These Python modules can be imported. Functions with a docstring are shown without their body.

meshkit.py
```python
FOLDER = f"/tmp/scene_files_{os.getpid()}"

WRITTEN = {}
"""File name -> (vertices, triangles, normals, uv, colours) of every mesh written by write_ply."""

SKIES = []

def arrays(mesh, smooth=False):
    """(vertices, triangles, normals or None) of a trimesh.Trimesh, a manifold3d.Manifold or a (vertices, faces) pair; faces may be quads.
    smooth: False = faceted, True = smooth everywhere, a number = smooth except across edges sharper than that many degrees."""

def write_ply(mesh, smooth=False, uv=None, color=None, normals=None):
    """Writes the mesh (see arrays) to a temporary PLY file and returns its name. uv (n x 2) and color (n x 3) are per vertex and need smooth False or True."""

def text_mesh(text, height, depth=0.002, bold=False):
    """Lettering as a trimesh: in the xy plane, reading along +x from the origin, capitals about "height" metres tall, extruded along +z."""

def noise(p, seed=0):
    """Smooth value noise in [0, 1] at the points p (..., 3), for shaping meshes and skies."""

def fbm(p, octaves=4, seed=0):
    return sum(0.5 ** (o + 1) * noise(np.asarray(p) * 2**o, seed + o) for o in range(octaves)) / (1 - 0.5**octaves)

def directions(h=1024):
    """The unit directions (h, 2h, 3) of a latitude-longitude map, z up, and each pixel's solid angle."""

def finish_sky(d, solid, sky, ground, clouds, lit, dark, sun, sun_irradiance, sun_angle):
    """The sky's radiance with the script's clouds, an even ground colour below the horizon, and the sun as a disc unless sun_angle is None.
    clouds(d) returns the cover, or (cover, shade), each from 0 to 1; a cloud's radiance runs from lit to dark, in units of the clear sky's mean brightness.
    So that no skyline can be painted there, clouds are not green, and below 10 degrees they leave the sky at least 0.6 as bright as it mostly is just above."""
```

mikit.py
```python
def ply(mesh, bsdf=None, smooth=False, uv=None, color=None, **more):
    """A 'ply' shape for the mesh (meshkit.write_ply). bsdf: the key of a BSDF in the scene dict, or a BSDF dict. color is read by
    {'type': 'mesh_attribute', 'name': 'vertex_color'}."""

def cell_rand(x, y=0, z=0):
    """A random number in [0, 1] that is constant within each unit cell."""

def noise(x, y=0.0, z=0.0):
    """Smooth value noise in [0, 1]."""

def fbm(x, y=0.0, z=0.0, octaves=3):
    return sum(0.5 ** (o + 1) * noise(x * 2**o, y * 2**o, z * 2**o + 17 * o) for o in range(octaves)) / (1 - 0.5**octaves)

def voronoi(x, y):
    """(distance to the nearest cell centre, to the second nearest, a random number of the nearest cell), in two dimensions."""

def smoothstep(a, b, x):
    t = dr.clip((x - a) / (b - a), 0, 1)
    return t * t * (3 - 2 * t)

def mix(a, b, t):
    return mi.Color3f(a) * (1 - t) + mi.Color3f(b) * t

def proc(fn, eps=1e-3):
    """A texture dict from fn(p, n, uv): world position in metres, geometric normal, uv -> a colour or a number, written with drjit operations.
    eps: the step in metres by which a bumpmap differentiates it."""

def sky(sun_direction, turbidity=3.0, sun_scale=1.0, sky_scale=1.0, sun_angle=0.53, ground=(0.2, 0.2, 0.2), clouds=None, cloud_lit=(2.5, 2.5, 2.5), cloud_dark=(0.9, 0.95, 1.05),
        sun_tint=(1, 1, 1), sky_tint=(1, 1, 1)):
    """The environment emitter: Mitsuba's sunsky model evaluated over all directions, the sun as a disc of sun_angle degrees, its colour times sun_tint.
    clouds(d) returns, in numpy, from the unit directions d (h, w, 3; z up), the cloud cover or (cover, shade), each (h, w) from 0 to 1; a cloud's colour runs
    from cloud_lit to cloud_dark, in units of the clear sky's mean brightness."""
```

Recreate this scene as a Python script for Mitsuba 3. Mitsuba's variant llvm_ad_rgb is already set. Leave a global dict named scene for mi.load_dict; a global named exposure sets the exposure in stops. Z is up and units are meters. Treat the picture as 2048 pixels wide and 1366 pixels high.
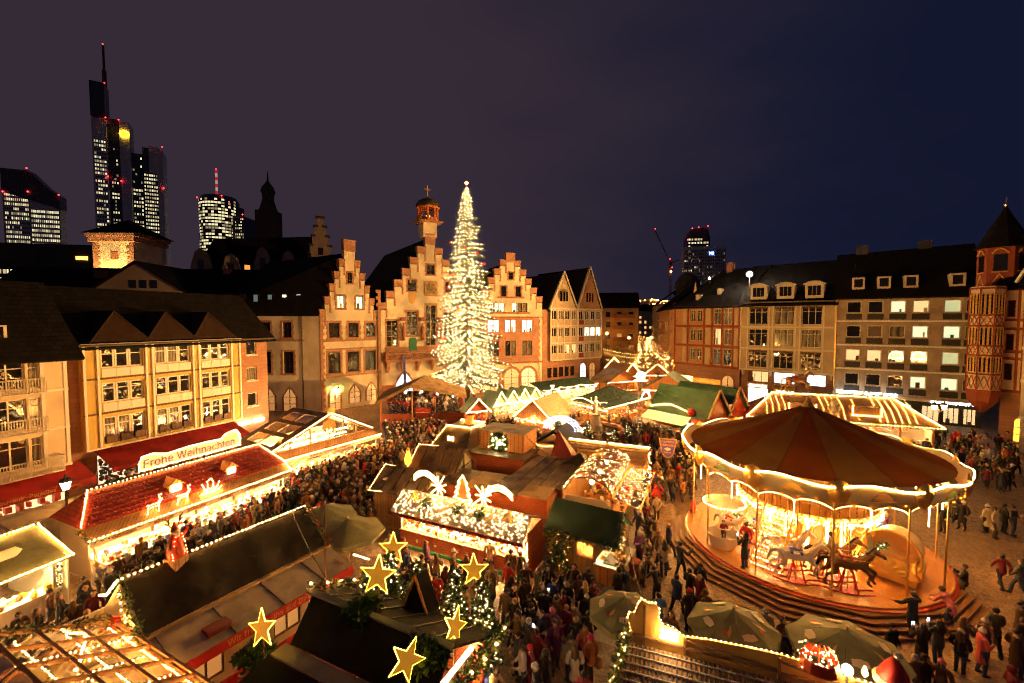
import math, random
import numpy as np, trimesh, manifold3d
import drjit as dr, mitsuba as mi
import mikit, meshkit
from mikit import noise, fbm, voronoi, cell_rand, smoothstep, mix
from shapely.geometry import Polygon

T = mi.ScalarTransform4f
scene, labels = {}, {}
rng = random.Random(7)
exposure = 2.55

# ---------------------------------------------------------------- camera, sky
scene['camera'] = {'type': 'perspective', 'fov': 2 * math.degrees(math.atan(1024 / 881.0)), 'fov_axis': 'x', 'near_clip': 0.2, 'far_clip': 9000.0,
    'to_world': T().look_at(origin=[0, 0, 12.5], target=[0, math.cos(math.radians(2.8)), 12.5 - math.sin(math.radians(2.8))], up=[0, 0, 1])}


def night_cloud(d):
    """One even deck of cloud: the glow of the towers' city to the left, deep blue to the right."""
    az = np.arctan2(d[..., 0], d[..., 1])
    n = meshkit.fbm(d * [2.2, 2.2, 5.0], 5, 3) - 0.5
    t = np.clip((az + 0.18 + 0.7 * n) / 0.95, 0, 1)
    t = t * t * (3 - 2 * t)
    t = np.where(np.abs(az) > 2.2, 0.5, t)
    return np.ones_like(az), t


SKY = 26
scene['sky'] = {**mikit.sky((0.2, -0.6, 0.5), turbidity=3, sun_scale=0.0, sky_scale=0.0011 * SKY, clouds=night_cloud, cloud_lit=(2.6, 1.8, 2.75), cloud_dark=(0.50, 0.66, 2.0), ground=(0.1, 0.06, 0.03)), 'sampling_weight': 25.0}

# ---------------------------------------------------------------- materials
def rgb(c): return {'type': 'rgb', 'value': [float(x) for x in c]}


def flat(key, c, rough=0.7, metal=0.0, spec=0.4, **k):
    scene['bsdf_' + key] = {'type': 'twosided', 'b': {'type': 'principled', 'base_color': c if isinstance(c, dict) else rgb(c), 'roughness': rough, 'metallic': metal, 'specular': spec, **k}}


def pfn(key, fn, rough=0.75, bump=None, scale=0.01, eps=2e-3, spec=0.4):
    b = {'type': 'principled', 'base_color': mikit.proc(fn), 'roughness': rough, 'specular': spec}
    if bump is not None:
        b = {'type': 'bumpmap', 'arbitrary': mikit.proc(bump, eps), 'scale': scale, 'b': b}
    scene['bsdf_' + key] = {'type': 'twosided', 'b': b}


def plaster(key, c, dirt=0.35, f=0.9, rough=0.85):
    def fn(p, n, uv):
        a = fbm(p.x * f, p.y * f, p.z * f * 0.6, 4)
        b = fbm(p.x * 4.1, p.y * 4.1, p.z * 1.3, 3)
        return mi.Color3f(*c) * (1 - dirt * smoothstep(0.35, 0.75, a) * 0.8 - 0.16 * (b - 0.5))
    pfn(key, fn, rough)


def stone(key, c1, c2, bw=0.62, bh=0.34):
    def fn(p, n, uv):
        u = p.x + 0.35 * p.y
        r = dr.floor(p.z / bh)
        k = cell_rand(u / bw + 0.5 * cell_rand(r, 3), r, 5)
        fx = (u / bw + 0.5 * cell_rand(r, 3)); fx = dr.abs(fx - dr.floor(fx) - 0.5)
        fz = dr.abs(p.z / bh - r - 0.5)
        j = dr.maximum(smoothstep(0.46, 0.495, fx), smoothstep(0.43, 0.49, fz))
        return mix(c1, c2, 0.65 * k + 0.35 * fbm(p.x * 5, p.y * 5, p.z * 5, 2)) * (1 - 0.3 * j)
    pfn(key, fn, 0.85)


def boards(key, c1, c2, axis='z', w=0.14, rough=0.6):
    def fn(p, n, uv):
        s = p.z if axis == 'z' else p.x * 0.9 + p.y * 0.43
        r = dr.floor(s / w)
        g = fbm(p.x * 3 + r * 7, p.y * 3, p.z * (14 if axis == 'z' else 3), 3)
        e = smoothstep(0.40, 0.49, dr.abs(s / w - r - 0.5))
        return mix(c1, c2, 0.5 * cell_rand(r, 2) + 0.5 * g) * (1 - 0.65 * e)
    pfn(key, fn, rough)


def cobble_h(p, n, uv):
    d1, d2, k = voronoi(p.x * 7.0, p.y * 7.0)
    return smoothstep(0.02, 0.28, d2 - d1) * (0.8 + 0.2 * k)


def cobble_c(p, n, uv):
    d1, d2, k = voronoi(p.x * 7.0, p.y * 7.0)
    g = fbm(p.x * 0.35, p.y * 0.35, 0.0, 4)
    return mix((0.16, 0.10, 0.06), (0.29, 0.19, 0.115), k) * (0.45 + 0.55 * smoothstep(0.0, 0.18, d2 - d1)) * (0.65 + 0.7 * g)


pfn('cobble', cobble_c, 0.5, cobble_h, 0.012, 4e-3, 0.5)


def slate_c(c1, c2, w=0.42, h=0.28):
    def fn(p, n, uv):
        u = p.x * n.y - p.y * n.x
        u = u / dr.maximum(dr.sqrt(n.x * n.x + n.y * n.y), 0.05)
        r = dr.floor(p.z / h)
        uu = u / w + 0.5 * r
        e = dr.maximum(smoothstep(0.40, 0.5, dr.abs(uu - dr.floor(uu) - 0.5)), smoothstep(0.34, 0.5, dr.abs(p.z / h - r - 0.5)))
        return mix(c1, c2, 0.6 * cell_rand(uu, r, 2) + 0.4 * fbm(p.x, p.y, p.z, 3)) * (1 - 0.45 * e)
    return fn


pfn('slate', slate_c((0.008, 0.007, 0.007), (0.018, 0.015, 0.013)), 0.85, spec=0.08)
pfn('tile_brown', slate_c((0.11, 0.045, 0.025), (0.20, 0.085, 0.045), 0.3, 0.2), 0.75)
pfn('tile_red', slate_c((0.15, 0.014, 0.012), (0.27, 0.028, 0.022), 0.26, 0.16), 0.6)
plaster('cream', (0.74, 0.60, 0.40), 0.25)
plaster('romer', (0.72, 0.62, 0.44), 0.42, 0.5)
plaster('ochre', (0.60, 0.44, 0.13), 0.2)
plaster('grey_beige', (0.42, 0.32, 0.22), 0.35, 1.6)
plaster('warm_beige', (0.52, 0.40, 0.24), 0.2)
plaster('orange_wall', (0.46, 0.24, 0.10), 0.2)
plaster('far_wall', (0.36, 0.27, 0.19), 0.3, 0.2)
stone('sandstone', (0.33, 0.165, 0.10), (0.43, 0.225, 0.135))
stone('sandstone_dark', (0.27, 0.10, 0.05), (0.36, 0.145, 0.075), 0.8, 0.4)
boards('wood_red', (0.25, 0.045, 0.018), (0.34, 0.075, 0.03))
boards('wood_brown', (0.22, 0.11, 0.045), (0.34, 0.18, 0.08), 'u')
boards('wood_orange', (0.45, 0.17, 0.05), (0.58, 0.25, 0.08), 'u', 0.2)
boards('deck', (0.50, 0.21, 0.05), (0.64, 0.30, 0.085), 'u', 0.16, 0.35)


def canvas(key, c, stain=0.4, rough=0.7, spec=0.4):
    def fn(p, n, uv):
        a = fbm(p.x * 1.7, p.y * 1.7, p.z * 1.1, 4)
        b = fbm(p.x * 9, p.y * 9, p.z * 3, 2)
        return mi.Color3f(*c) * (1 - stain * smoothstep(0.4, 0.72, a)) * (0.88 + 0.24 * b)
    pfn(key, fn, rough, lambda p, n, uv: fbm(p.x * 1.3, p.y * 1.3, p.z * 1.3, 3), 0.10, 2e-2, spec)


canvas('canvas_dark', (0.020, 0.016, 0.012), 0.5, 0.6, 0.2)
canvas('canvas_green', (0.16, 0.17, 0.09), 0.3)
canvas('canvas_dkgreen', (0.007, 0.030, 0.019), 0.4)
canvas('canvas_tan', (0.33, 0.21, 0.10), 0.4)
canvas('canvas_grey', (0.34, 0.29, 0.22), 0.35, 0.55)
canvas('roof_felt', (0.115, 0.075, 0.045), 0.5, 0.4)
canvas('black_felt', (0.009, 0.009, 0.010), 0.5, 0.8, 0.12)
canvas('mint', (0.22, 0.36, 0.26), 0.3)
canvas('awning', (0.32, 0.018, 0.02), 0.35)


def striped(c1, c2, n):
    """Sewn cloth panels of two colours, alternating with the panel round the pole."""
    cx, cy = 15.7, 23.2
    def fn(p, nn, uv):
        a = dr.atan2(p.y - cy, p.x - cx) / (2 * math.pi) * n
        k = dr.floor(a); odd = k - 2 * dr.floor(k / 2)
        seam = smoothstep(0.47, 0.495, dr.abs(a - k - 0.5))
        return mix(c1, c2, odd) * (1 - 0.35 * seam) * (0.8 + 0.4 * fbm(p.x * 1.5, p.y * 1.5, p.z * 1.5, 3))
    return fn


_cf = striped((0.17, 0.048, 0.018), (0.165, 0.09, 0.036), 16)
scene['bsdf_canopy'] = {'type': 'principledthin', 'base_color': mikit.proc(_cf), 'roughness': 0.8, 'diff_trans': 0.22}
pfn('foliage', lambda p, n, uv: mix((0.018, 0.04, 0.014), (0.05, 0.085, 0.028), fbm(p.x * 6, p.y * 6, p.z * 6, 2)), 0.7)
pfn('tree_needles', lambda p, n, uv: mix((0.018, 0.032, 0.008), (0.05, 0.07, 0.016), fbm(p.x * 2, p.y * 2, p.z * 2, 2)), 0.7)
scene['bsdf_pane'] = {'type': 'twosided', 'b': {'type': 'bumpmap', 'arbitrary': mikit.proc(lambda p, n, uv: fbm(p.x * 1.1, p.y * 1.1, p.z * 1.1, 2), 2e-2), 'scale': 0.05,
    'b': {'type': 'principled', 'base_color': rgb((0.012, 0.011, 0.012)), 'roughness': 0.04, 'specular': 0.9}}}
scene['bsdf_foil'] = {'type': 'thindielectric', 'int_ior': 1.35}
pfn('curtain', lambda p, n, uv: mix((0.07, 0.055, 0.04), (0.30, 0.25, 0.18), 0.5 + 0.5 * dr.sin((p.x * 0.8 + p.y * 0.6) * 34 + 3 * noise(p.x * 3, p.y * 3, p.z))) * (0.55 + 0.6 * noise(p.x * 0.9, p.y * 0.9, p.z * 0.5)), 0.12, spec=0.6)  # shading of the curtain folds is put into the colour
flat('shutter', (0.17, 0.12, 0.09), 0.7)
flat('white', (0.75, 0.70, 0.60), 0.5)
flat('offwhite', (0.62, 0.55, 0.42), 0.6)
flat('pale', (0.80, 0.76, 0.66), 0.45)
flat('black', (0.012, 0.012, 0.012), 0.5)
flat('char', (0.035, 0.032, 0.03), 0.6)
flat('brown', (0.11, 0.05, 0.022), 0.6)
flat('midbrown', (0.19, 0.09, 0.04), 0.6)
flat('timber', (0.06, 0.03, 0.018), 0.7)
flat('timber_red', (0.28, 0.06, 0.025), 0.7)
flat('trim_orange', (0.50, 0.19, 0.06), 0.7)
flat('gold', (0.85, 0.50, 0.12), 0.35, 0.75)
flat('goldpaint', (0.62, 0.37, 0.09), 0.45)
flat('brass', (0.75, 0.52, 0.20), 0.25, 1.0)
flat('red', (0.45, 0.02, 0.015), 0.5)
flat('redpaint', (0.40, 0.045, 0.02), 0.35)
flat('darkred', (0.16, 0.012, 0.012), 0.6)
flat('green', (0.03, 0.16, 0.06), 0.6)
flat('blue', (0.05, 0.07, 0.35), 0.5)
flat('purple', (0.13, 0.08, 0.30), 0.5)
flat('skyblue', (0.25, 0.42, 0.58), 0.5)
flat('grey', (0.30, 0.28, 0.26), 0.6)
flat('dkgrey', (0.10, 0.10, 0.10), 0.6)
flat('steel', (0.55, 0.53, 0.5), 0.35, 0.9)
flat('rust', (0.20, 0.07, 0.03), 0.8)
flat('bronze', (0.16, 0.13, 0.08), 0.5, 0.5)
flat('starboard', (0.42, 0.22, 0.04), 0.6)
flat('tower_grey', (0.80, 0.74, 0.72), 0.6)
flat('tower_dark', (0.10, 0.10, 0.11), 0.4)
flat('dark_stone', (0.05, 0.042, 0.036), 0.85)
flat('lampglow', (0.5, 0.45, 0.35), 0.5)
flat('yellow', (0.75, 0.55, 0.04), 0.5)
flat('bark', (0.10, 0.06, 0.035), 0.9)
flat('copper', (0.10, 0.085, 0.05), 0.55, 0.3)


# ---------------------------------------------------------------- mesh builder
class Fr:
    """A frame: x along a facade (left to right as seen from outside), y into the building, z up."""
    def __init__(s, x, y, deg=0.0, z=0.0, sx=1.0, sz=1.0):
        s.o = np.array([x, y, z], float); a = math.radians(deg); s.sx = sx
        s.r = np.array([[math.cos(a), -math.sin(a), 0], [math.sin(a), math.cos(a), 0], [0, 0, 1.0]]); s.r[:, 0] *= sx; s.r[:, 2] *= sz; s.deg = deg
    def __call__(s, v): return np.asarray(v, float) @ s.r.T + s.o
    def sub(s, x, y, deg=0.0, z=0.0):
        p = s([x, y, z]); return Fr(p[0], p[1], s.deg + deg, p[2], s.sx)


W0 = Fr(0, 0)


def between(x0, y0, x1, y1, z=0.0):
    return Fr(x0, y0, math.degrees(math.atan2(y1 - y0, x1 - x0)), z), math.hypot(x1 - x0, y1 - y0)


OCT = (np.array([[1, 0, 0], [-1, 0, 0], [0, 1, 0], [0, -1, 0], [0, 0, 1], [0, 0, -1.0]]), np.array([[0, 2, 4], [2, 1, 4], [1, 3, 4], [3, 0, 4], [2, 0, 5], [1, 2, 5], [3, 1, 5], [0, 3, 5]]))
BOXF = np.array([[0, 2, 1], [0, 3, 2], [4, 5, 6], [4, 6, 7], [0, 1, 5], [0, 5, 4], [1, 2, 6], [1, 6, 5], [2, 3, 7], [2, 7, 6], [3, 0, 4], [3, 4, 7]])
_SPH = {k: (lambda m: (np.array(m.vertices), np.array(m.faces)))(trimesh.creation.icosphere(subdivisions=k)) for k in (0, 1, 2)}


class M:
    def __init__(s): s.v, s.f, s.n = [], [], 0
    def add(s, v, f):
        v = np.asarray(v, float).reshape(-1, 3); s.v.append(v); s.f.append(np.asarray(f, int) + s.n); s.n += len(v); return s
    def box(s, x0, x1, y0, y1, z0, z1):
        return s.add([[x0, y0, z0], [x1, y0, z0], [x1, y1, z0], [x0, y1, z0], [x0, y0, z1], [x1, y0, z1], [x1, y1, z1], [x0, y1, z1]], BOXF)
    def hexa(s, b, t):
        """A block from four bottom and four top corners."""
        return s.add(list(b) + list(t), BOXF)
    def poly(s, pts):
        return s.add(pts, [[0, i, i + 1] for i in range(1, len(pts) - 1)])
    def slab(s, pts, t):
        """A flat polygon with thickness t along its normal."""
        p = np.asarray(pts, float); n = np.cross(p[1] - p[0], p[2] - p[0]); n = n / np.linalg.norm(n) * t
        k = len(p); f = [[0, i, i + 1] for i in range(1, k - 1)] + [[k, k + i + 1, k + i] for i in range(1, k - 1)]
        for i in range(k): j = (i + 1) % k; f += [[i, k + j, j], [i, k + i, k + j]]
        return s.add(np.vstack([p, p - n]), f)
    def beam(s, a, b, w, h=None, up=(0, 0, 1)):
        a, b = np.asarray(a, float), np.asarray(b, float); h = h or w; d = b - a; d /= np.linalg.norm(d) + 1e-12
        x = np.cross(d, up)
        if np.linalg.norm(x) < 1e-4: x = np.cross(d, (0, 1, 0))
        x /= np.linalg.norm(x); y = np.cross(x, d)
        c = [x * i * w / 2 + y * j * h / 2 for i, j in ((-1, -1), (1, -1), (1, 1), (-1, 1))]
        return s.add([a + q for q in c] + [b + q for q in c], BOXF)
    def tube(s, pts, r, n=6, cap=True):
        p = np.asarray(pts, float); r = np.broadcast_to(r, len(p)); t = np.gradient(p, axis=0); vs = []
        x = None
        for q, d, k in zip(p, t, r):
            d = d / (np.linalg.norm(d) + 1e-12)
            if x is None: x = np.cross(d, (0.13, 0.99, 0.05)) if abs(d[2]) > 0.9 else np.cross(d, (0, 0, 1))
            x = x - d * (x @ d); x = x / (np.linalg.norm(x) + 1e-12); y = np.cross(d, x); a = np.arange(n) * 2 * np.pi / n
            vs.append(q + k * (np.cos(a)[:, None] * x + np.sin(a)[:, None] * y))
        k = len(p); f = []
        for i in range(k - 1):
            for j in range(n):
                a, b, c, d = i * n + j, i * n + (j + 1) % n, (i + 1) * n + (j + 1) % n, (i + 1) * n + j; f += [[a, b, c], [a, c, d]]
        if cap: f += [[0, j + 1, j] for j in range(1, n - 1)] + [[(k - 1) * n, (k - 1) * n + j, (k - 1) * n + j + 1] for j in range(1, n - 1)]
        return s.add(np.vstack(vs), f)
    def lathe(s, prof, n=16, c=(0, 0, 0), a0=0.0, arc=None):
        m = n + 1 if arc else n; a = a0 + np.arange(m) * (arc or 2 * np.pi) / n; v = []
        for r, z in prof: v.append(np.stack([r * np.cos(a), r * np.sin(a), a * 0 + z], 1) + np.asarray(c))
        f = []
        for i in range(len(prof) - 1):
            for j in range(n):
                j2 = j + 1 if arc else (j + 1) % n; p, q, r_, t = i * m + j, i * m + j2, (i + 1) * m + j2, (i + 1) * m + j; f += [[p, q, r_], [p, r_, t]]
        return s.add(np.vstack(v), f)
    def prism(s, pts, y0, y1, holes=()):
        """A polygon in x-z, from y0 to y1."""
        m = trimesh.creation.extrude_polygon(Polygon(pts, holes), abs(y1 - y0), engine='earcut'); v = np.array(m.vertices)
        return s.add(np.stack([v[:, 0], min(y0, y1) + abs(y1 - y0) - v[:, 2], v[:, 1]], 1), m.faces)
    def plate(s, pts, z0, z1):
        m = trimesh.creation.extrude_polygon(Polygon(pts), z1 - z0, engine='earcut'); v = np.array(m.vertices); v[:, 2] += z0; return s.add(v, m.faces)
    def sph(s, c, r, k=1, sc=(1, 1, 1)):
        return s.add(_SPH[k][0] * r * np.asarray(sc) + np.asarray(c), _SPH[k][1])
    def bulbs(s, pts, r):
        p = np.asarray(pts, float).reshape(-1, 3); k = len(p); r = np.broadcast_to(r, k)
        v = (p[:, None] + OCT[0][None] * r[:, None, None]).reshape(-1, 3)
        return s.add(v, (OCT[1][None] + 6 * np.arange(k)[:, None, None]).reshape(-1, 3))
    def text(s, t, h, o, ex, ez, depth=0.03, bold=True, squeeze=1.0):
        """Lettering whose line runs along ex and stands along ez, its middle at o."""
        m = meshkit.text_mesh(t, h, depth, bold); v = np.array(m.vertices); v[:, 0] -= v[:, 0].max() / 2; ex, ez = np.asarray(ex, float), np.asarray(ez, float)
        return s.add(np.asarray(o, float) + v[:, :1] * squeeze * ex + v[:, 1:2] * ez + v[:, 2:3] * np.cross(ex, ez), m.faces)
    def arr(s, fr=None):
        v = np.vstack(s.v); return (fr(v) if fr else v), np.vstack(s.f)


_count = {}


def name_key(name, parent=None):
    k = (parent + '__' if parent else '') + name
    c = _count.get(k, 0); _count[k] = c + 1
    return k if c == 0 else f'{k}_{c:03d}'


def thing(name, label, cat, group=None):
    k = name_key(name); labels[k] = {'label': label, 'category': cat}
    if group: labels[k]['group'] = group
    return k


def put(name, m, mat, parent=None, fr=None, smooth=False, glow=None, weight=1.0, kind=None, label=None):
    """One shape entry; glow: the radiance of a lamp."""
    k = name_key(name, parent); v, f = m.arr(fr) if isinstance(m, M) else m
    d = mikit.ply((v, f), 'bsdf_' + mat, smooth)
    if glow is not None:
        a = 0.5 * np.linalg.norm(np.cross(v[f[:, 1]] - v[f[:, 0]], v[f[:, 2]] - v[f[:, 0]]), axis=1).sum()
        d['emitter'] = {'type': 'area', 'radiance': rgb(glow), 'sampling_weight': float(weight * a * sum(glow) / 3 + 1e-6)}
    scene[k] = d
    if kind or label: labels[k] = {**({'kind': kind} if kind else {}), **({'label': label} if label else {})}
    return k


def single(name, m, mat, label, cat, fr=None, smooth=False, group=None, glow=None):
    k = put(name, m, mat, None, fr, smooth, glow); labels[k] = {'label': label, 'category': cat, **({'group': group} if group else {})}; return k


WARM = np.array([1.0, 0.43, 0.085])
GOLD = np.array([1.0, 0.44, 0.07])
WHITE = np.array([1.0, 0.60, 0.23])


def along(pts, step, jit=0.0, sag=0.0):
    """Points every step metres along a polyline; each stretch may sag."""
    out = []
    for a, b in zip(pts[:-1], pts[1:]):
        a, b = np.asarray(a, float), np.asarray(b, float); n = max(1, int(round(np.linalg.norm(b - a) / step)))
        for i in range(n):
            t = i / n; q = a + (b - a) * t; q = q + np.array([0, 0, -4 * sag * t * (1 - t)])
            out.append(q + np.array([rng.uniform(-jit, jit) for _ in range(3)]))
    out.append(np.asarray(pts[-1], float)); return np.array(out)


def lights(label, pts, step=0.14, r=0.045, L=16.0, col=WARM, fr=None, sag=0.0, jit=0.01, cable=True, name='light_string', group=None, lines=None):
    """A string of lamps as one thing: its cable and its bulbs. lines: several polylines on one string."""
    t = thing(name, label, 'string lights', group); bm, cm = M(), M()
    for line in (lines or [pts]):
        line = np.asarray(line, float)
        if fr: line = fr(line)
        p = along(line, step * 1.3, jit, sag); bm.bulbs(p, r)
        if cable: cm.tube(along(line, max(step, 0.6), 0, sag) + [0, 0, r * 0.9], 0.012, 4)
    if cable: put('cable', cm, 'char', t)
    put('bulb', bm, 'lampglow', t, glow=col * L * 1.5, kind='stuff'); return t
# ---------------------------------------------------------------- the square
g = M()
g.poly([[-900, -60, 0], [1100, -60, 0], [1100, 2500, 0], [-900, 2500, 0]])
put('cobbled_square', g, 'cobble'); labels['cobbled_square'] = {'kind': 'structure'}


def band(pts, w, mat='pale_stone'):
    m = M()
    for a, b in zip(pts[:-1], pts[1:]):
        a, b = np.array(a, float), np.array(b, float); d = (b - a) / np.linalg.norm(b - a); nn = np.array([-d[1], d[0]]) * w / 2
        m.add([[*(a - nn), 0.005], [*(b - nn), 0.005], [*(b + nn), 0.005], [*(a + nn), 0.005]], [[0, 1, 2], [0, 2, 3]])
    return put('stone_strip', m, mat)


def pale_c(p, n, uv):
    d1, d2, k = voronoi(p.x * 9.0, p.y * 9.0)
    return mix((0.34, 0.30, 0.24), (0.48, 0.43, 0.36), k) * (0.6 + 0.4 * smoothstep(0.0, 0.16, d2 - d1))


pfn('pale_stone', pale_c, 0.6, cobble_h, 0.01, 4e-3)
for pts in ([(-1.2, 19.2), (2.2, 17.6), (4.8, 16.2)], [(4.0, 19.0), (5.6, 21.4), (8.6, 28.5)], [(-9.5, 26), (-6.2, 33)]):
    labels[band(pts, 0.7)] = {'kind': 'structure'}

# ---------------------------------------------------------------- house parts
def wall(m, x0, x1, z0, z1, holes=(), dep=0.25, y=0.0):
    """A wall face at y with rectangular openings and their reveals."""
    xs = sorted({x0, x1, *[min(max(h[i], x0), x1) for h in holes for i in (0, 1)]}); zs = sorted({z0, z1, *[min(max(h[i], z0), z1) for h in holes for i in (2, 3)]})
    for a, b in zip(xs[:-1], xs[1:]):
        for c, d in zip(zs[:-1], zs[1:]):
            mx, mz = (a + b) / 2, (c + d) / 2
            if not any(h[0] < mx < h[1] and h[2] < mz < h[3] for h in holes):
                m.poly([[a, y, c], [b, y, c], [b, y, d], [a, y, d]])
    for a, b, c, d in holes:
        e = y + dep
        m.poly([[a, y, c], [a, e, c], [b, e, c], [b, y, c]]); m.poly([[a, y, d], [b, y, d], [b, e, d], [a, e, d]])
        m.poly([[a, y, c], [a, y, d], [a, e, d], [a, e, c]]); m.poly([[b, y, c], [b, e, c], [b, e, d], [b, y, d]])
    return m


GLOWS = {'lit': (.14, .095, .042), 'cool': (.19, .22, .14), 'bright': (.9, .75, .5), 'dim': (.075, .032, .008), 'office': (.105, .145, .09), 'shop': (1.2, .85, .45), 'blue': (.32, .38, .42), 'yellow': (.5, .22, .015), 'green': (.05, .075, .04)}


def window(th, fr, x0, x1, z0, z1, pane='pane', nx=2, rows=(), dep=0.22, fm='white', bar=0.07, label=None, name='window', y=0.0, sill=None):
    m = M(); a, b = y + dep - 0.07, y + dep
    m.box(x0, x0 + bar, a, b, z0, z1); m.box(x1 - bar, x1, a, b, z0, z1)
    m.box(x0 + bar, x1 - bar, a, b, z0, z0 + bar); m.box(x0 + bar, x1 - bar, a, b, z1 - bar, z1)
    for i in range(1, nx):
        x = x0 + (x1 - x0) * i / nx; m.box(x - bar / 2, x + bar / 2, a + 0.004, b, z0 + bar, z1 - bar)
    for r in rows:
        z = z0 + (z1 - z0) * r; m.box(x0 + bar, x1 - bar, a + 0.02, b - 0.003, z - bar * 0.35, z + bar * 0.35)
    if sill: m.box(x0 - 0.08, x1 + 0.08, y - 0.09, y + 0.03, z0 - 0.1, z0 + 0.003)
    w = put(name, m, fm, th, fr, label=label)
    p = M().box(x0 + bar / 2, x1 - bar / 2, b - 0.012, b + 0.02, z0 + bar / 2, z1 - bar / 2)
    if pane in GLOWS: put('pane', p, 'white', w, fr, glow=GLOWS[pane], weight=0.15)
    else: put('pane', p, pane, w, fr)
    if pane in ('office', 'cool', 'bright', 'blue', 'lit'):   # what stands in the lit room, against the glass
        q = M(); W_ = x1 - x0
        for k in range(rng.randint(1, 3)):
            c = x0 + W_ * rng.uniform(0.2, 0.8); h = (z1 - z0) * rng.uniform(0.12, 0.45)
            q.box(c - 0.1, c + rng.uniform(0.05, 0.3), b - 0.06, b - 0.016, z0 + bar, z0 + bar + h); break
        if rng.random() < 0.4: q.box(x0 + bar, x0 + W_ * 0.22, b - 0.05, b - 0.014, z0 + bar, z1 - bar)
        put('furnishing', q, rng.choice(['char', 'green', 'offwhite', 'brown']), w, fr)
    return w


def shell(m, W, D, z0, z1, y0=0.0, front=False):
    """Side and back walls."""
    m.poly([[0, y0, z0], [0, y0, z1], [0, D, z1], [0, D, z0]]); m.poly([[W, y0, z0], [W, D, z0], [W, D, z1], [W, y0, z1]])
    m.poly([[0, D, z0], [0, D, z1], [W, D, z1], [W, D, z0]])
    return m


def saddle(x0, x1, y0, y1, ze, zr, oh=0.4, t=0.18, hipL=0.0, hipR=0.0):
    """A roof whose ridge runs along x; hips set the ridge ends back."""
    m = M(); ym = (y0 + y1) / 2; k = (zr - ze) / (ym - y0); e = ze - k * oh
    a, b, c, d = [x0 - oh, y0 - oh, e], [x1 + oh, y0 - oh, e], [x1 + oh, y1 + oh, e], [x0 - oh, y1 + oh, e]
    r, s = [x0 - oh * (hipL == 0) + hipL, ym, zr], [x1 + oh * (hipR == 0) - hipR, ym, zr]
    m.slab([a, b, s, r], t); m.slab([c, d, r, s], t)
    if hipL: m.slab([d, a, r], t)
    if hipR: m.slab([b, c, s], t)
    return m


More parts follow.
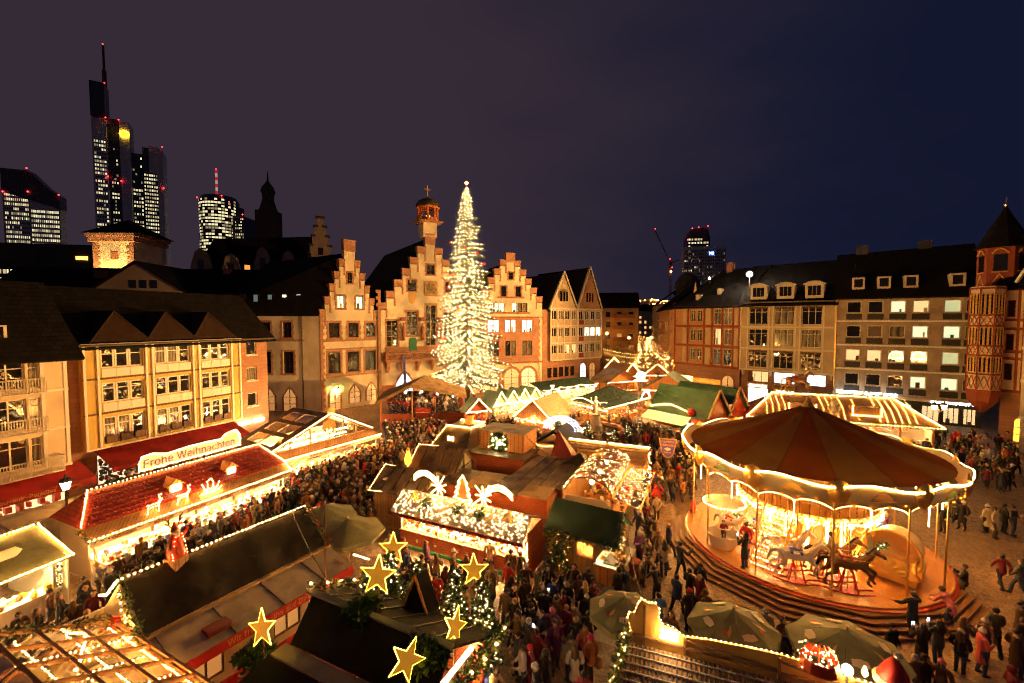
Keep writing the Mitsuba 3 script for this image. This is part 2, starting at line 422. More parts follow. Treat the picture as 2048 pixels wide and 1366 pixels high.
def gable_roof(x0, x1, y0, y1, ze, zr, oh=0.3, t=0.18):
    """A roof whose ridge runs along y, gables at front and back."""
    m = M(); xm = (x0 + x1) / 2; k = (zr - ze) / (xm - x0); e = ze - k * oh
    m.slab([[x0 - oh, y1, e], [x0 - oh, y0, e], [xm, y0, zr], [xm, y1, zr]], t); m.slab([[x1 + oh, y0, e], [x1 + oh, y1, e], [xm, y1, zr], [xm, y0, zr]], t)
    return m


# ---------------------------------------------------------------- left row: cream house and yellow bay house
fa = Fr(-27.7, 27.3, 65.8)
t = thing('cream_house', 'cream plastered house cut by the left edge, its three storeys over a red awning', 'house')
rowsA = (3.5, 5.85, 8.2, 10.45)
holes = []
for a, b in zip(rowsA[:-1], rowsA[1:]):
    for x0, x1 in ((-1.75, -1.2), (-3.3, -1.85), (-4.0, -3.4), (-8.2, -7.6), (-7.5, -6.1), (-6.0, -5.4)): holes.append((x0, x1, a + 0.25, b - 0.3))
m = wall(M(), -12, 0, 3.5, 10.45, holes); m.poly([[-12, 0, 3.5], [0, 0, 3.5], [0, 1.2, 3.5], [-12, 1.2, 3.5]])
put('wall', m, 'cream', t, fa)
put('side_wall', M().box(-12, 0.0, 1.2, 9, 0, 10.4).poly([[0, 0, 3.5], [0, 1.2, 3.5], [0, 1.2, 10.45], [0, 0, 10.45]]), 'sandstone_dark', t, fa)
for k, h in enumerate(holes): window(t, fa, *h, pane=['curtain', 'pane', 'pane'][k % 3], nx=1 if h[1] - h[0] < 1 else 2, rows=(0.72,))
for z in rowsA[:-1]: put('beam', M().box(-12, 0.02, -0.05, 0.06, z - 0.06, z + 0.1), 'white', t, fa)
for x in (-0.12, -1.15, -4.1, -5.2): put('post', M().box(x - 0.07, x + 0.09, -0.045, 0.05, 3.5, 10.45), 'white', t, fa)
for k, z in enumerate(rowsA[:-1]):   # balconies
    d = 1.0 if k == 0 else 0.28
    b = put('balcony', M().box(-4.1, -1.0 + 0.35 * (k == 0), -d, 0, z - 0.09, z), 'offwhite', t, fa)
    r = M(); x1 = -1.0 + 0.35 * (k == 0)
    for x in np.arange(-4.05, x1, 0.12): r.box(x, x + 0.03, -d, -d + 0.03, z, z + 0.8)
    r.box(-4.1, x1, -d - 0.01, -d + 0.04, z + 0.8, z + 0.86)
    for y in np.arange(-d + 0.12, -0.02, 0.12): r.box(x1 - 0.03, x1, y, y + 0.03, z, z + 0.8)
    r.box(x1 - 0.04, x1 + 0.01, -d, 0, z + 0.8, z + 0.86)
    put('railing', r, 'offwhite', b, fa)
put('roof', saddle(-14, 0.2, 0, 9, 10.6, 15.0, 0.5), 'slate', t, fa)
dm = put('dormer', M().box(-3.4, -2.2, 0.9, 3, 11.3, 12.2), 'offwhite', t, fa); put('pane', M().box(-3.25, -2.35, 0.86, 0.9, 11.4, 12.1), 'pane', dm, fa)
aw = put('awning', M().slab([[-9, -1.7, 2.75], [0.5, -1.7, 2.75], [0.5, 0.3, 3.45], [-9, 0.3, 3.45]], 0.05).box(-9, 0.5, -1.72, -1.68, 2.35, 2.76), 'awning', t, fa)
put('lettering', M().text('Souvenir-Paradies', 0.2, (-2.6, -1.725, 2.48), (1, 0, 0), (0, 0, 1), 0.006, True), 'goldpaint', aw, fa)
put('lettering', M().text('Römer', 0.16, (-0.6, -1.725, 2.5), (1, 0, 0), (0, 0, 1), 0.006), 'goldpaint', aw, fa)
for k in range(3): put('shop_window', M().box(-6.2 + 2.2 * k, -4.4 + 2.2 * k, 1.1, 1.15, 0.5, 2.3), 'offwhite', t, fa, glow=(.3, .17, .08), weight=0.4)
goods = M()
for k in range(60): x, z = rng.uniform(-6, -0.4), rng.uniform(0.5, 2.1); goods.box(x, x + rng.uniform(.1, .3), 0.6, 1.0, z, z + rng.uniform(.12, .35))
put('souvenirs', goods, 'redpaint', t, fa, kind='stuff')

pfn('dormer_tile', slate_c((0.022, 0.012, 0.008), (0.04, 0.02, 0.012), .3, .2), .8, spec=0.1)
fb = Fr(-29.36, 29.99, 65.8)
t = thing('bay_house', 'house with yellow panelled bay front in white posts over a red awning, three triangular dormers', 'house')
rowsB = (3.4, 5.86, 8.32, 10.78); wx = ((0.9, 3.65), (4.22, 6.98), (7.6, 10.2)); holes = []
for a, b in zip(rowsB[:-1], rowsB[1:]):
    for x0, x1 in wx: holes.append((x0 + 0.1, x1 - 0.1, a + (0.75 if a > 4 else 0.3), b - 0.28))
m = wall(M(), 0, 11.1, 3.4, 10.78, holes); m.poly([[0, 0, 3.4], [11.1, 0, 3.4], [11.1, 0.6, 3.4], [0, 0.6, 3.4]])
m.poly([[0, 0, 3.4], [0, 0.6, 3.4], [0, 0.6, 10.8], [0, 0, 10.8]]); m.poly([[11.1, 0, 3.4], [11.1, 0, 10.8], [11.1, 0.6, 10.8], [11.1, 0.6, 3.4]])
put('wall', m, 'ochre', t, fb)
for k, h in enumerate(holes):
    for i in range(3):
        w = (h[1] - h[0]) / 3; window(t, fb, h[0] + i * w + 0.02, h[0] + (i + 1) * w - 0.02, h[2], h[3], pane='curtain' if k in (1, 7, 0) and i != 2 else 'pane', nx=1, rows=(0.7,), bar=0.1)
for a in rowsB[:-1]:
    put('beam', M().box(-0.05, 11.15, -0.09, 0.0, a - 0.03, a + 0.09), 'brown' if a > 4 else 'white', t, fb)
    for x0, x1 in wx:
        if a > 4:
            for i in range(3): w = (x1 - x0 - 0.2) / 3; put('apron_panel', M().box(x0 + 0.12 + i * w, x0 + 0.08 + (i + 1) * w, -0.05, 0.02, a + 0.12, a + 0.72), 'white', t, fb)
        else:
            for i in range(3): w = (x1 - x0 - 0.2) / 3; put('window_guard', M().box(x0 + 0.2 + i * w, x0 + (i + 1) * w, -0.12, -0.08, a + 0.3, a + 0.85), 'brown', t, fb)
for x in (0.05, 0.8, 3.72, 4.15, 7.05, 7.52, 10.27, 11.02): put('post', M().box(x - 0.07, x + 0.07, -0.12, 0.01, 3.4, 10.78), 'white', t, fb)
put('cornice', M().box(-0.1, 11.2, -0.14, 0.05, 10.66, 10.84), 'white', t, fb)
hs = [(12.1, 13.1, z, z + 1.25) for z in (4.3, 6.75, 9.2)]
m = wall(M(), 11.1, 14.2, 0, 10.9, hs, 0.25, 0.6); wall(m, -1.9, 11.1, 0, 3.4, [(0.8, 10.4, 0.1, 2.9)], 0.5, 0.6); wall(m, -1.9, 0, 3.4, 10.9, (), 0, 0.6)
m.poly([[14.2, 0.6, 0], [14.2, 10, 0], [14.2, 10, 10.9], [14.2, 0.6, 10.9]])
put('stone_wall', m, 'sandstone', t, fb)
for h, p in zip(hs, ('pane', 'curtain', 'pane')): window(t, fb, *h, pane=p, nx=1, y=0.6, sill=True)
put('shop_front', M().box(0.8, 10.4, 1.1, 1.2, 0.1, 2.9), 'char', t, fb)
for k in range(5): put('shop_window', M().box(1.0 + 1.85 * k, 2.6 + 1.85 * k, 1.04, 1.1, 0.6, 2.7), 'offwhite', t, fb, glow=(.2, .15, .09) if k == 0 else (.12, .065, .028), weight=0.4)
goods = M()
for k in range(260): x, z = rng.uniform(1.0, 9.9), rng.uniform(0.5, 2.5); goods.box(x, x + rng.uniform(.05, .15), 0.7, 1.02, z, z + rng.uniform(.05, .2))
put('displayed_goods', goods, 'brown', t, fb, kind='stuff')
for mt, s in (('green', 2), ('offwhite', 3), ('red', 4)):
    goods = M(); r2 = random.Random(s)
    for k in range(130): x, z = r2.uniform(1.0, 9.9), r2.uniform(0.5, 2.5); goods.sph((x, r2.uniform(.5, .9), z), r2.uniform(.05, .14), 0)
    put('displayed_goods', goods, mt, t, fb, kind='stuff')
rf = put('roof', saddle(-2, 14.2, 0.3, 10, 10.95, 15.0, 0.5), 'slate', t, fb)
put('gutter', M().tube([[-2.3, -0.25, 10.72], [14.5, -0.25, 10.72]], 0.09, 6), 'copper', t, fb)
for c in (2.25, 5.6, 8.9):
    m = M(); m.poly([[c - 1.75, -0.1, 10.95], [c + 1.75, -0.1, 10.95], [c, 0.9, 13.1]]); m.slab([[c - 1.9, -0.15, 10.9], [c, 0.85, 13.2], [c, 4.0, 13.2]], .1); m.slab([[c + 1.9, -0.15, 10.9], [c, 4.0, 13.2], [c, 0.85, 13.2]], .1)
    put('dormer', m, 'dormer_tile', t, fb)
aw = put('awning', M().slab([[0.6, -1.9, 2.35], [10.6, -1.9, 2.35], [10.6, 0.6, 3.3], [0.6, 0.6, 3.3]], 0.05).box(0.6, 10.6, -1.93, -1.88, 2.05, 2.36), 'awning', t, fb)
put('lettering', M().text('Souvenirs   Geschenke   Souvenirs', 0.17, (5.6, -1.94, 2.12), (1, 0, 0), (0, 0, 1), 0.006), 'goldpaint', aw, fb)
put('downpipe', M().tube([[-0.9, 0.5, 10.7], [-0.9, 0.5, 0]], 0.07, 6), 'copper', t, fb)

# the lit signs on the corner stone wall
for x in (11.6, 13.0): single('lit_sign_box', M().box(x - 0.5, x + 0.55, 0.28, 0.5, 2.75, 3.05), 'white', f'{"left" if x < 12 else "right"} of two white lit sign boxes on the sandstone corner house', 'sign', fb, glow=(3, 2.2, 1.2))

# ---------------------------------------------------------------- stepped gables
def stepped(th, fr, W, ze, rise, n, top, wall_mat, holes, cap='sandstone', dep=0.3, D=0.7):
    """The gable above ze: n steps each side, each with a proud stone cap and a hanging corbel strip."""
    hw = 0.8; st = (W / 2 - hw) / n
    levels = [(i * st, W - i * st, ze + (i - 1) * rise + (0 if i else 0), ze + i * rise) for i in range(1, n + 1)]
    m = M(); wall(m, 0, W, ze - 0.001, ze + 0.0, (), 0)
    for i, (a, b, z0, z1) in enumerate(levels):
        hh = [(max(h[0], a), min(h[1], b), max(h[2], z0), min(h[3], z1)) for h in holes if h[3] > z0 and h[2] < z1]
        wall(m, a, b, z0, z1, hh, dep)
        m.poly([[a, 0, z0], [a, 0, z1], [a, D, z1], [a, D, z0]]); m.poly([[b, 0, z0], [b, D, z0], [b, D, z1], [b, 0, z1]])
        m.poly([[a, 0, z1], [b, 0, z1], [b, D, z1], [a, D, z1]]); m.poly([[a, D, z0], [a, D, z1], [b, D, z1], [b, D, z0]])
    c = W / 2; m.box(c - hw, c + hw, 0.0, D, levels[-1][3], top)
    put('gable', m, wall_mat, th, fr)
    for i in range(n):
        zt = ze + i * rise + 0.95; s0, s1 = i * st, (i + 1) * st
        for x0, x1, inner in ((s0, s1, s1), (W - s1, W - s0, W - s1)):
            q = M().box(x0 - 0.06, x1 + 0.06, -0.1, D + 0.08, zt - 0.85, zt).box(x0 - 0.12, x1 + 0.12, -0.16, D + 0.12, zt, zt + 0.16)
            q.box(inner - 0.11, inner + 0.11, -0.07, 0.02, zt - 1.9, zt - 0.853); q.box(inner - 0.15, inner + 0.15, -0.1, 0.02, zt - 2.1, zt - 1.903)
            put('step_cap', q, cap, th, fr)
    put('finial_block', M().box(c - hw - 0.06, c + hw + 0.06, -0.1, D + 0.05, top - 1.5, top).box(c - hw - 0.14, c + hw + 0.14, -0.18, D + 0.12, top, top + 0.18), cap, th, fr)


def arch_pts(x0, x1, z0, z1, pointed=False, n=9):
    c, w = (x0 + x1) / 2, (x1 - x0) / 2; h = min(w * (1.35 if pointed else 1.0), z1 - z0); zs = z1 - h; out = []
    for i in range(n):
        a = math.pi * i / (n - 1); x = c + w * math.cos(a); s = math.sin(a)
        out.append((x, zs + h * (s if not pointed else (1 - abs(math.cos(a)) ** 1.35))))
    return [(x0, z0), (x1, z0)] + out


def arch(th, fr, x0, x1, z0, z1, pane='pane', pointed=True, name='arched_window', trim='sandstone', y=0.0, ring=0.22):
    """A door or window arch: a proud stone ring with a glazed opening inside."""
    o = arch_pts(x0 - ring, x1 + ring, z0, z1 + ring, pointed); i = arch_pts(x0, x1, z0 + 0.003, z1, pointed)
    k = put(name, M().prism([*o], y - 0.09, y + 0.02, [i[::-1]]), trim, th, fr)
    p = M().prism(i, y - 0.025, y - 0.004)
    if pane in GLOWS: put('pane', p, 'white', k, fr, glow=GLOWS[pane], weight=0.15)
    else: put('pane', p, pane, k, fr)
    b = M(); c = (x0 + x1) / 2; b.box(c - 0.05, c + 0.05, y - 0.06, y - 0.028, z0, z1 - 0.05)
    for f in (0.3, 0.6): b.box(x0, x1, y - 0.055, y - 0.03, z0 + (z1 - z0) * f - 0.03, z0 + (z1 - z0) * f + 0.03)
    put('glazing_bar', b, 'brown', k, fr); return k


def surround(th, fr, x0, x1, z0, z1, mat='sandstone', w=0.2, y=0.0, toothed=True):
    m = M(); m.box(x0 - w, x1 + w, y - 0.05, y + 0.003, z1, z1 + w); m.box(x0 - w * 1.3, x1 + w * 1.3, y - 0.1, y + 0.003, z0 - w, z0)
    n = max(2, int((z1 - z0) / 0.4)); h = (z1 - z0) / n
    for i in range(n):
        e = w * (1.4 if i % 2 and toothed else 1.0)
        m.box(x0 - e, x0, y - 0.045, y + 0.003, z0 + i * h, z0 + (i + 1) * h); m.box(x1, x1 + e, y - 0.045, y + 0.003, z0 + i * h, z0 + (i + 1) * h)
    put('window_surround', m, mat, th, fr)


# --- left stepped house
fl = Fr(-25.9, 59.5, 47.0)
t = thing('stepped_gable_house', 'cream house with stepped gable left of the town hall, showing its dark left side', 'house')
W = 8.7
up = [(2.35, 3.5, 14.1, 15.9), (5.2, 6.35, 14.1, 15.9), (4.0, 4.7, 17.7, 19.2)]
h2 = [(x, x + 1.5, 10.05, 12.1) for x in (1.2, 4.0, 6.7)]; h1 = [(x, x + 1.75, 5.1, 8.0) for x in (1.0, 3.8, 6.45)]
m = wall(M(), 0, W, 0, 12.85, h2 + h1, 0.3); put('wall', m, 'romer', t, fl)
stepped(t, fl, W, 12.85, 1.76, 5, 23.6, 'romer', up)
for h, p in zip(up, ('cool', 'cool', 'pane')):
    window(t, fl, *h, pane=p, nx=2, fm='timber', dep=0.25); surround(t, fl, *h)
for h in h2: window(t, fl, *h, pane='pane', nx=2, rows=(.5,), fm='timber', dep=.28); surround(t, fl, *h, w=.3)
for h in h1: window(t, fl, *h, pane='pane', nx=2, rows=(.6,), fm='timber', dep=.28); surround(t, fl, *h, w=.28, toothed=False)
put('string_course', M().box(-0.1, W, -0.14, 0.0, 9.5, 9.75), 'sandstone', t, fl)
put('frieze', M().box(0.7, W - 0.1, -0.06, -0.003, 8.32, 8.55).box(0.7, W - .1, -.12, -.003, 4.55, 4.78), 'sandstone', t, fl)
q = M()
for i in range(30): z = 0.45 * i; e = 0.55 if i % 2 else 0.35; q.box(-0.06, e, -0.06, 0.0, z, z + 0.44); q.box(-0.06, 0, 0, e, z, z + .44)
put('quoin', q, 'sandstone', t, fl, kind='stuff')
for x, p in ((1.1, 'dim'), (4.0, 'dim'), (6.6, 'dim')): arch(t, fl, x, x + 1.5, 0.6 if x > 2 else 0.02, 3.2, p, True, 'arched_window' if x > 2 else 'arched_door')
fs = Fr(-36.4, 60.2, -3.8)   # side wall
hs = [(x, x + 1.3, 10.1, 12.2) for x in (2.2, 5.2)] + [(x, x + 1.5, 5.2, 8.2) for x in (2.0, 5.2)]
put('side_wall', wall(M(), -6, 10.5, 0, 13.2, hs, .3), 'romer', t, fs)
for h in hs: window(t, fs, *h, pane='pane', nx=2, fm='timber', dep=.28); surround(t, fs, *h, w=.25)
for x in (2.2, 5.2): arch(t, fs, x, x + 1.7, .1, 3.2, 'dim', True)
put('side_course', M().box(-6, 8.3, -.1, 0, 9.6, 9.85), 'sandstone', t, fs)
put('downpipe', M().tube([[8.0, -.1, 13], [8.0, -.1, 0]], .08, 6), 'copper', t, fs)
rp = [np.array(fs([-6, -.3, 13.1])), np.array(fs([10.4, -.3, 13.1])), np.array(fl([W / 2, .4, 22.0])), np.array(fl([W / 2 - 4, 20, 22.0]))]
rp2 = [np.array(fl([W + .2, .4, 13.2])), np.array(fl([W + .2, 22, 13.2])), rp[3], rp[2]]
rm = M().slab(rp, .2).slab(rp2, .2); rm.slab([rp[0], rp[3], fs([-6, 14, 13.1])], .2)
put('roof', rm, 'slate', t)
for i in range(6):
    c = rp[0] + (rp[1] - rp[0]) * (0.18 + 0.12 * i) + (rp[3] - rp[0]) * 0.16 * (1 - .0 * i); c = np.array([c[0], 60.2 + 1.2, 14.6]); f2 = Fr(c[0], c[1] - .7, -3.8, 14.6)
    k = put('roof_window', M().box(-.4, .4, 0, 2.2, 0, 1.5), 'slate', t, f2); put('pane', M().box(-.28, .28, -.03, 0, .25, 1.35), 'pale' if i > 3 else 'pane', k, f2, glow=(.3, .36, .22) if i > 3 else ((.02, .025, .02) if i > 1 else None), weight=.1)

# --- town hall with bell turret
fm_ = Fr(-19.97, 65.9, 33.0)
t = thing('town_hall', 'cream town hall with tallest stepped gable, clock, balcony and bell turret behind the lit tree', 'town hall')
W = 16.7; cx = [2.1, 5.3, 8.4, 11.5, 14.6]
tops = [12.4, 13.8, 14.9, 13.8, 12.4]
hb = [(c - .85, c + .85, 8.4 if i % 2 == 0 else 10.1, z) for i, (c, z) in enumerate(zip(cx, tops))]
mid = [(h[0], h[1], h[2], min(h[3], 14.0)) for h in hb]
put('wall', wall(M(), 0, W, 0, 14.0, mid, .35), 'romer', t, fm_)
upr = [(7.7, 9.1, 19.7, 21.3), (4.6, 5.9, 17.0, 18.7), (10.9, 12.2, 17.0, 18.7), (hb[2][0], hb[2][1], 14.0, 14.9)]
stepped(t, fm_, W, 14.0, 1.78, 6, 25.9, 'romer', upr)
put('portal_surround', M().box(.9, 15.8, -.045, -.003, 7.6, 8.35), 'sandstone', t, fm_)
for i, h in enumerate(hb): window(t, fm_, *h, pane='pane', nx=2, rows=(.2, .4, .6, .8), fm='goldpaint', dep=.28, bar=.06); surround(t, fm_, *h, w=.26, toothed=False)
for h in upr[:3]: window(t, fm_, *h, pane='pane', nx=2, rows=(.5,), fm='timber', dep=.28); surround(t, fm_, *h, w=.22)
for x in (5.3, 11.5): put('balcony_door', M().prism([(x - .65, 7.7), (x + .65, 7.7), (x + .65, 9.4), (x + .4, 9.75), (x - .4, 9.75), (x - .65, 9.4)], -.06, -.01), 'green', t, fm_)
ck = put('clock', M().box(7.25, 9.5, -.12, -.01, 16.3, 18.65), 'sandstone', t, fm_)
put('dial', M().add(np.array([[8.38 + .98 * math.cos(a), -.15, 17.47 + .98 * math.sin(a)] for a in np.arange(24) * math.pi / 12] + [[8.38, -.15, 17.47]]), [[i, (i + 1) % 24, 24] for i in range(24)]), 'bronze', ck, fm_)
q = M()
for i in range(12): a = i * math.pi / 6; q.beam([8.38 + .72 * math.cos(a), -.18, 17.47 + .72 * math.sin(a)], [8.38 + .93 * math.cos(a), -.18, 17.47 + .93 * math.sin(a)], .09, .03)
q.tube([[8.38 + 1.0 * math.cos(a), -.17, 17.47 + 1.0 * math.sin(a)] for a in np.arange(25) * math.pi / 12], .045, 5); q.tube([[8.38 + .6 * math.cos(a), -.17, 17.47 + .6 * math.sin(a)] for a in np.arange(25) * math.pi / 12], .03, 5)
q.beam([8.38, -.2, 17.47], [8.65, -.2, 16.85], .08, .03); q.beam([8.38, -.2, 17.47], [8.05, -.2, 18.2], .07, .03)
put('hands_and_hours', q, 'gold', ck, fm_)
sh = [(4.75, 15.9), (5.0, 15.2), (5.3, 14.95), (5.6, 15.2), (5.85, 15.9), (5.85, 16.7), (4.75, 16.7)]
put('coat_of_arms', M().prism(sh, -.12, -.01), 'goldpaint', t, fm_)
for x in (3.75, 6.85, 9.95, 13.05):
    f3 = M().lathe([(.05, 0), (.3, .05), (.28, .25), (.17, .4)], 8, (x, -.3, 9.3)).lathe([(.17, .4), (.24, .9), (.2, 1.4), (.27, 1.9), (.22, 2.2), (.09, 2.3), (.14, 2.45), (.13, 2.62), (.02, 2.74)], 8, (x, -.3, 9.3)).box(x - .38, x + .38, -.55, 0, 12.35, 12.9)
    put('statue', f3, 'sandstone_dark', t, fm_, 40)
b = put('balcony', M().box(.7, 16, -1.2, 0, 6.3, 6.55).box(.7, 16, -1.3, 0, 6.15, 6.3), 'sandstone', t, fm_)
q = M().box(.7, 16, -1.22, -1.05, 7.45, 7.65).box(.68, .9, -1.24, 0, 6.55, 7.65).box(15.8, 16.02, -1.24, 0, 6.55, 7.65)
for i in range(50):
    x = .95 + i * .3; q.beam([x, -1.12, 6.55], [x + .28, -1.12, 7.45], .07); q.beam([x + .28, -1.12, 6.55], [x, -1.12, 7.45], .07)
put('parapet', q, 'sandstone_dark', b, fm_)
for x in (1.2, 3.5, 6.0, 8.4, 10.8, 13.2, 15.5): put('corbel', M().hexa([[x - .15, -.15, 4.5], [x + .15, -.15, 4.5], [x + .15, 0, 4.5], [x - .15, 0, 4.5]], [[x - .32, -1.1, 6.15], [x + .32, -1.1, 6.15], [x + .32, 0, 6.15], [x - .32, 0, 6.15]]), 'sandstone', b, fm_)
for x in (3.9, 10.5): arch(t, fm_, x - 1.35, x + 1.35, 0.02, 4.4, 'blue' if x < 5 else 'dim', True, 'portal', ring=.4)
arch(t, fm_, 7.2, 8.4, .4, 3.2, 'pane', True); arch(t, fm_, 13.4, 15.2, .4, 3.6, 'blue', True)
put('base_course', M().box(0, 2.3, -.05, 0, 0, 2.6).box(5.6, 8.6, -.05, 0, 0, .5), 'sandstone_dark', t, fm_)
put('roof', gable_roof(0.2, W - .2, .5, 24, 14.2, 25.6, .1), 'slate', t, fm_)
fT = Fr(fm_.o[0], fm_.o[1], 33.0, 6.7, 1, .75)
c = (W / 2, .9, 0)
tu = put('bell_turret', M().box(W / 2 - 1.15, W / 2 + 1.15, -.1, 2.0, 25.2, 28.2), 'romer', t, fT)
put('base_cornice', M().box(W / 2 - 1.9, W / 2 + 1.9, -.9, 2.7, 28.2, 28.5), 'sandstone', tu, fT)
q = M()
for i in range(8): a = math.pi / 8 + i * math.pi / 4; q.tube([[c[0] + 1.5 * math.cos(a), .9 + 1.5 * math.sin(a), 28.5], [c[0] + 1.5 * math.cos(a), .9 + 1.5 * math.sin(a), 31.4]], .2, 6)
q.lathe([(1.85, 31.3), (1.95, 31.5), (1.85, 31.75), (.1, 31.76)], 8, (c[0], .9, 0), math.pi / 8); q.lathe([(1.62, 28.5), (1.62, 29.3), (1.5, 29.3), (1.5, 28.5)], 8, (c[0], .9, 0), math.pi / 8)
put('lantern_arcade', q, 'trim_orange', tu, fT)
put('bell', M().lathe([(.02, 30.9), (.3, 30.8), (.4, 30.2), (.6, 29.8), (.55, 29.75)], 12, (c[0], .9, 0)), 'bronze', tu, fT, 40)
put('lantern_lamp', M().sph((c[0], .9, 29.45), .16, 1), 'lampglow', tu, fT, glow=WARM * 60, weight=.3)
put('dome', M().lathe([(1.9, 31.77), (1.8, 32.3), (1.45, 32.9), (.85, 33.3), (.25, 33.5), (.1, 33.9)], 16, (c[0], .9, 0)), 'copper', tu, fT, 40)
put('cross', M().beam([c[0], .9, 33.7], [c[0], .9, 36.3], .14).beam([c[0] - .55, .9, 35.4], [c[0] + .55, .9, 35.4], .12), 'goldpaint', tu, fT)
q = M()
for i in range(34): z = .5 * i; q.box(-.05 - .3 * (i % 2), .35, -.13, 0, z, z + .49)
put('quoin', q, 'sandstone', t, fm_, kind='stuff')
put('downpipe', M().tube([[-.2, -.25, 14], [-.2, -.25, .1]], .1, 6), 'copper', t, fm_)
for x, dx in ((3.05, 0), (10.2, 1)):
    single('hanging_flag', M().tube([[x, -1.2, 5.9], [x + .05, -1.9, 7.4]], .04, 5).slab([[x + .02, -1.75, 7.1], [x + .3, -1.75, 7.0], [x + .75, -1.35, 2.6], [x + .2, -1.4, 2.5]], .02), 'blue' if not dx else 'darkred', 'long blue flag hanging from the town hall balcony left of the portal' if not dx else 'dark red flag hanging from the town hall balcony behind the lit tree', 'flag', fm_)

# --- right stepped house, red sandstone storeys
fr_ = Fr(-5.95, 75.0, 23.0)
t = thing('stepped_gable_house', 'stepped gable house right of the lit tree with red stone storeys and bright white windows', 'house')
W = 12.3
u3 = [(x, x + .95, 13.9, 15.5) for x in (2.1, 3.1, 4.1)] + [(x, x + .95, 13.9, 15.5) for x in (6.5, 7.5, 8.5)]
u4 = [(4.4, 5.4, 16.6, 18.4), (7.2, 8.2, 16.6, 18.4), (5.8, 6.7, 19.6, 20.8)]
r2 = [(x, x + .95, 10.4, 12.5) for x in (2.0, 3.05, 5.2, 6.25, 8.4, 9.45)]; r3 = [(x, x + .95, 6.2, 8.8) for x in (2.0, 3.05, 5.2, 6.25, 8.4, 9.45)]
put('gable_wall', wall(M(), 0, W, 13.0, 15.6, u3, .3), 'romer', t, fr_); put('stone_wall', wall(M(), 0, W, 5.0, 13.0, r2 + r3, .3), 'sandstone', t, fr_); put('ground_wall', wall(M(), 0, W, 0, 5.0, (), .3, .12), 'romer', t, fr_)
stepped(t, fr_, W, 15.6, 1.55, 5, 24.0, 'romer', u4)
for k, h in enumerate(u3): window(t, fr_, *h, pane='cool' if k < 4 else 'curtain', nx=1, fm='timber', rows=(.5,))
for k, h in enumerate(u4): window(t, fr_, *h, pane='pane', nx=1, fm='timber'); surround(t, fr_, *h)
for k, h in enumerate(r2): window(t, fr_, *h, pane='bright', nx=2, rows=(.5,), fm='char', bar=.05)
for k, h in enumerate(r3): window(t, fr_, *h, pane='curtain' if k > 2 else 'pane', nx=2, rows=(.65,), fm='char', bar=.05)
put('string_course', M().box(-.1, W + .1, -.15, 0, 12.9, 13.1).box(-.1, W + .1, -.18, .1, 4.85, 5.1), 'sandstone_dark', t, fr_)
put('sill_course', M().box(1.6, 10, -.13, 0, 13.6, 13.87).box(3.8, 8.8, -.12, 0, 16.3, 16.58), 'sandstone_dark', t, fr_)
for x in (1.0, 5.0, 8.2): arch(t, fr_, x, x + 2.9, .02, 3.9, 'dim' if x < 8 else 'lit', False, 'arched_window', y=.12, ring=.45)
q = M()
for i in range(26): z = .6 * i; q.box(W - .35 - .25 * (i % 2), W + .06, -.06, 0, z, z + .59)
put('quoin', q, 'romer', t, fr_, kind='stuff')
put('roof', gable_roof(.2, W - .2, .5, 20, 15.6, 22.6, .1), 'slate', t, fr_)
put('side_wall', M().box(W - .3, W, .3, 18, 0, 15.5), 'romer', t, fr_)

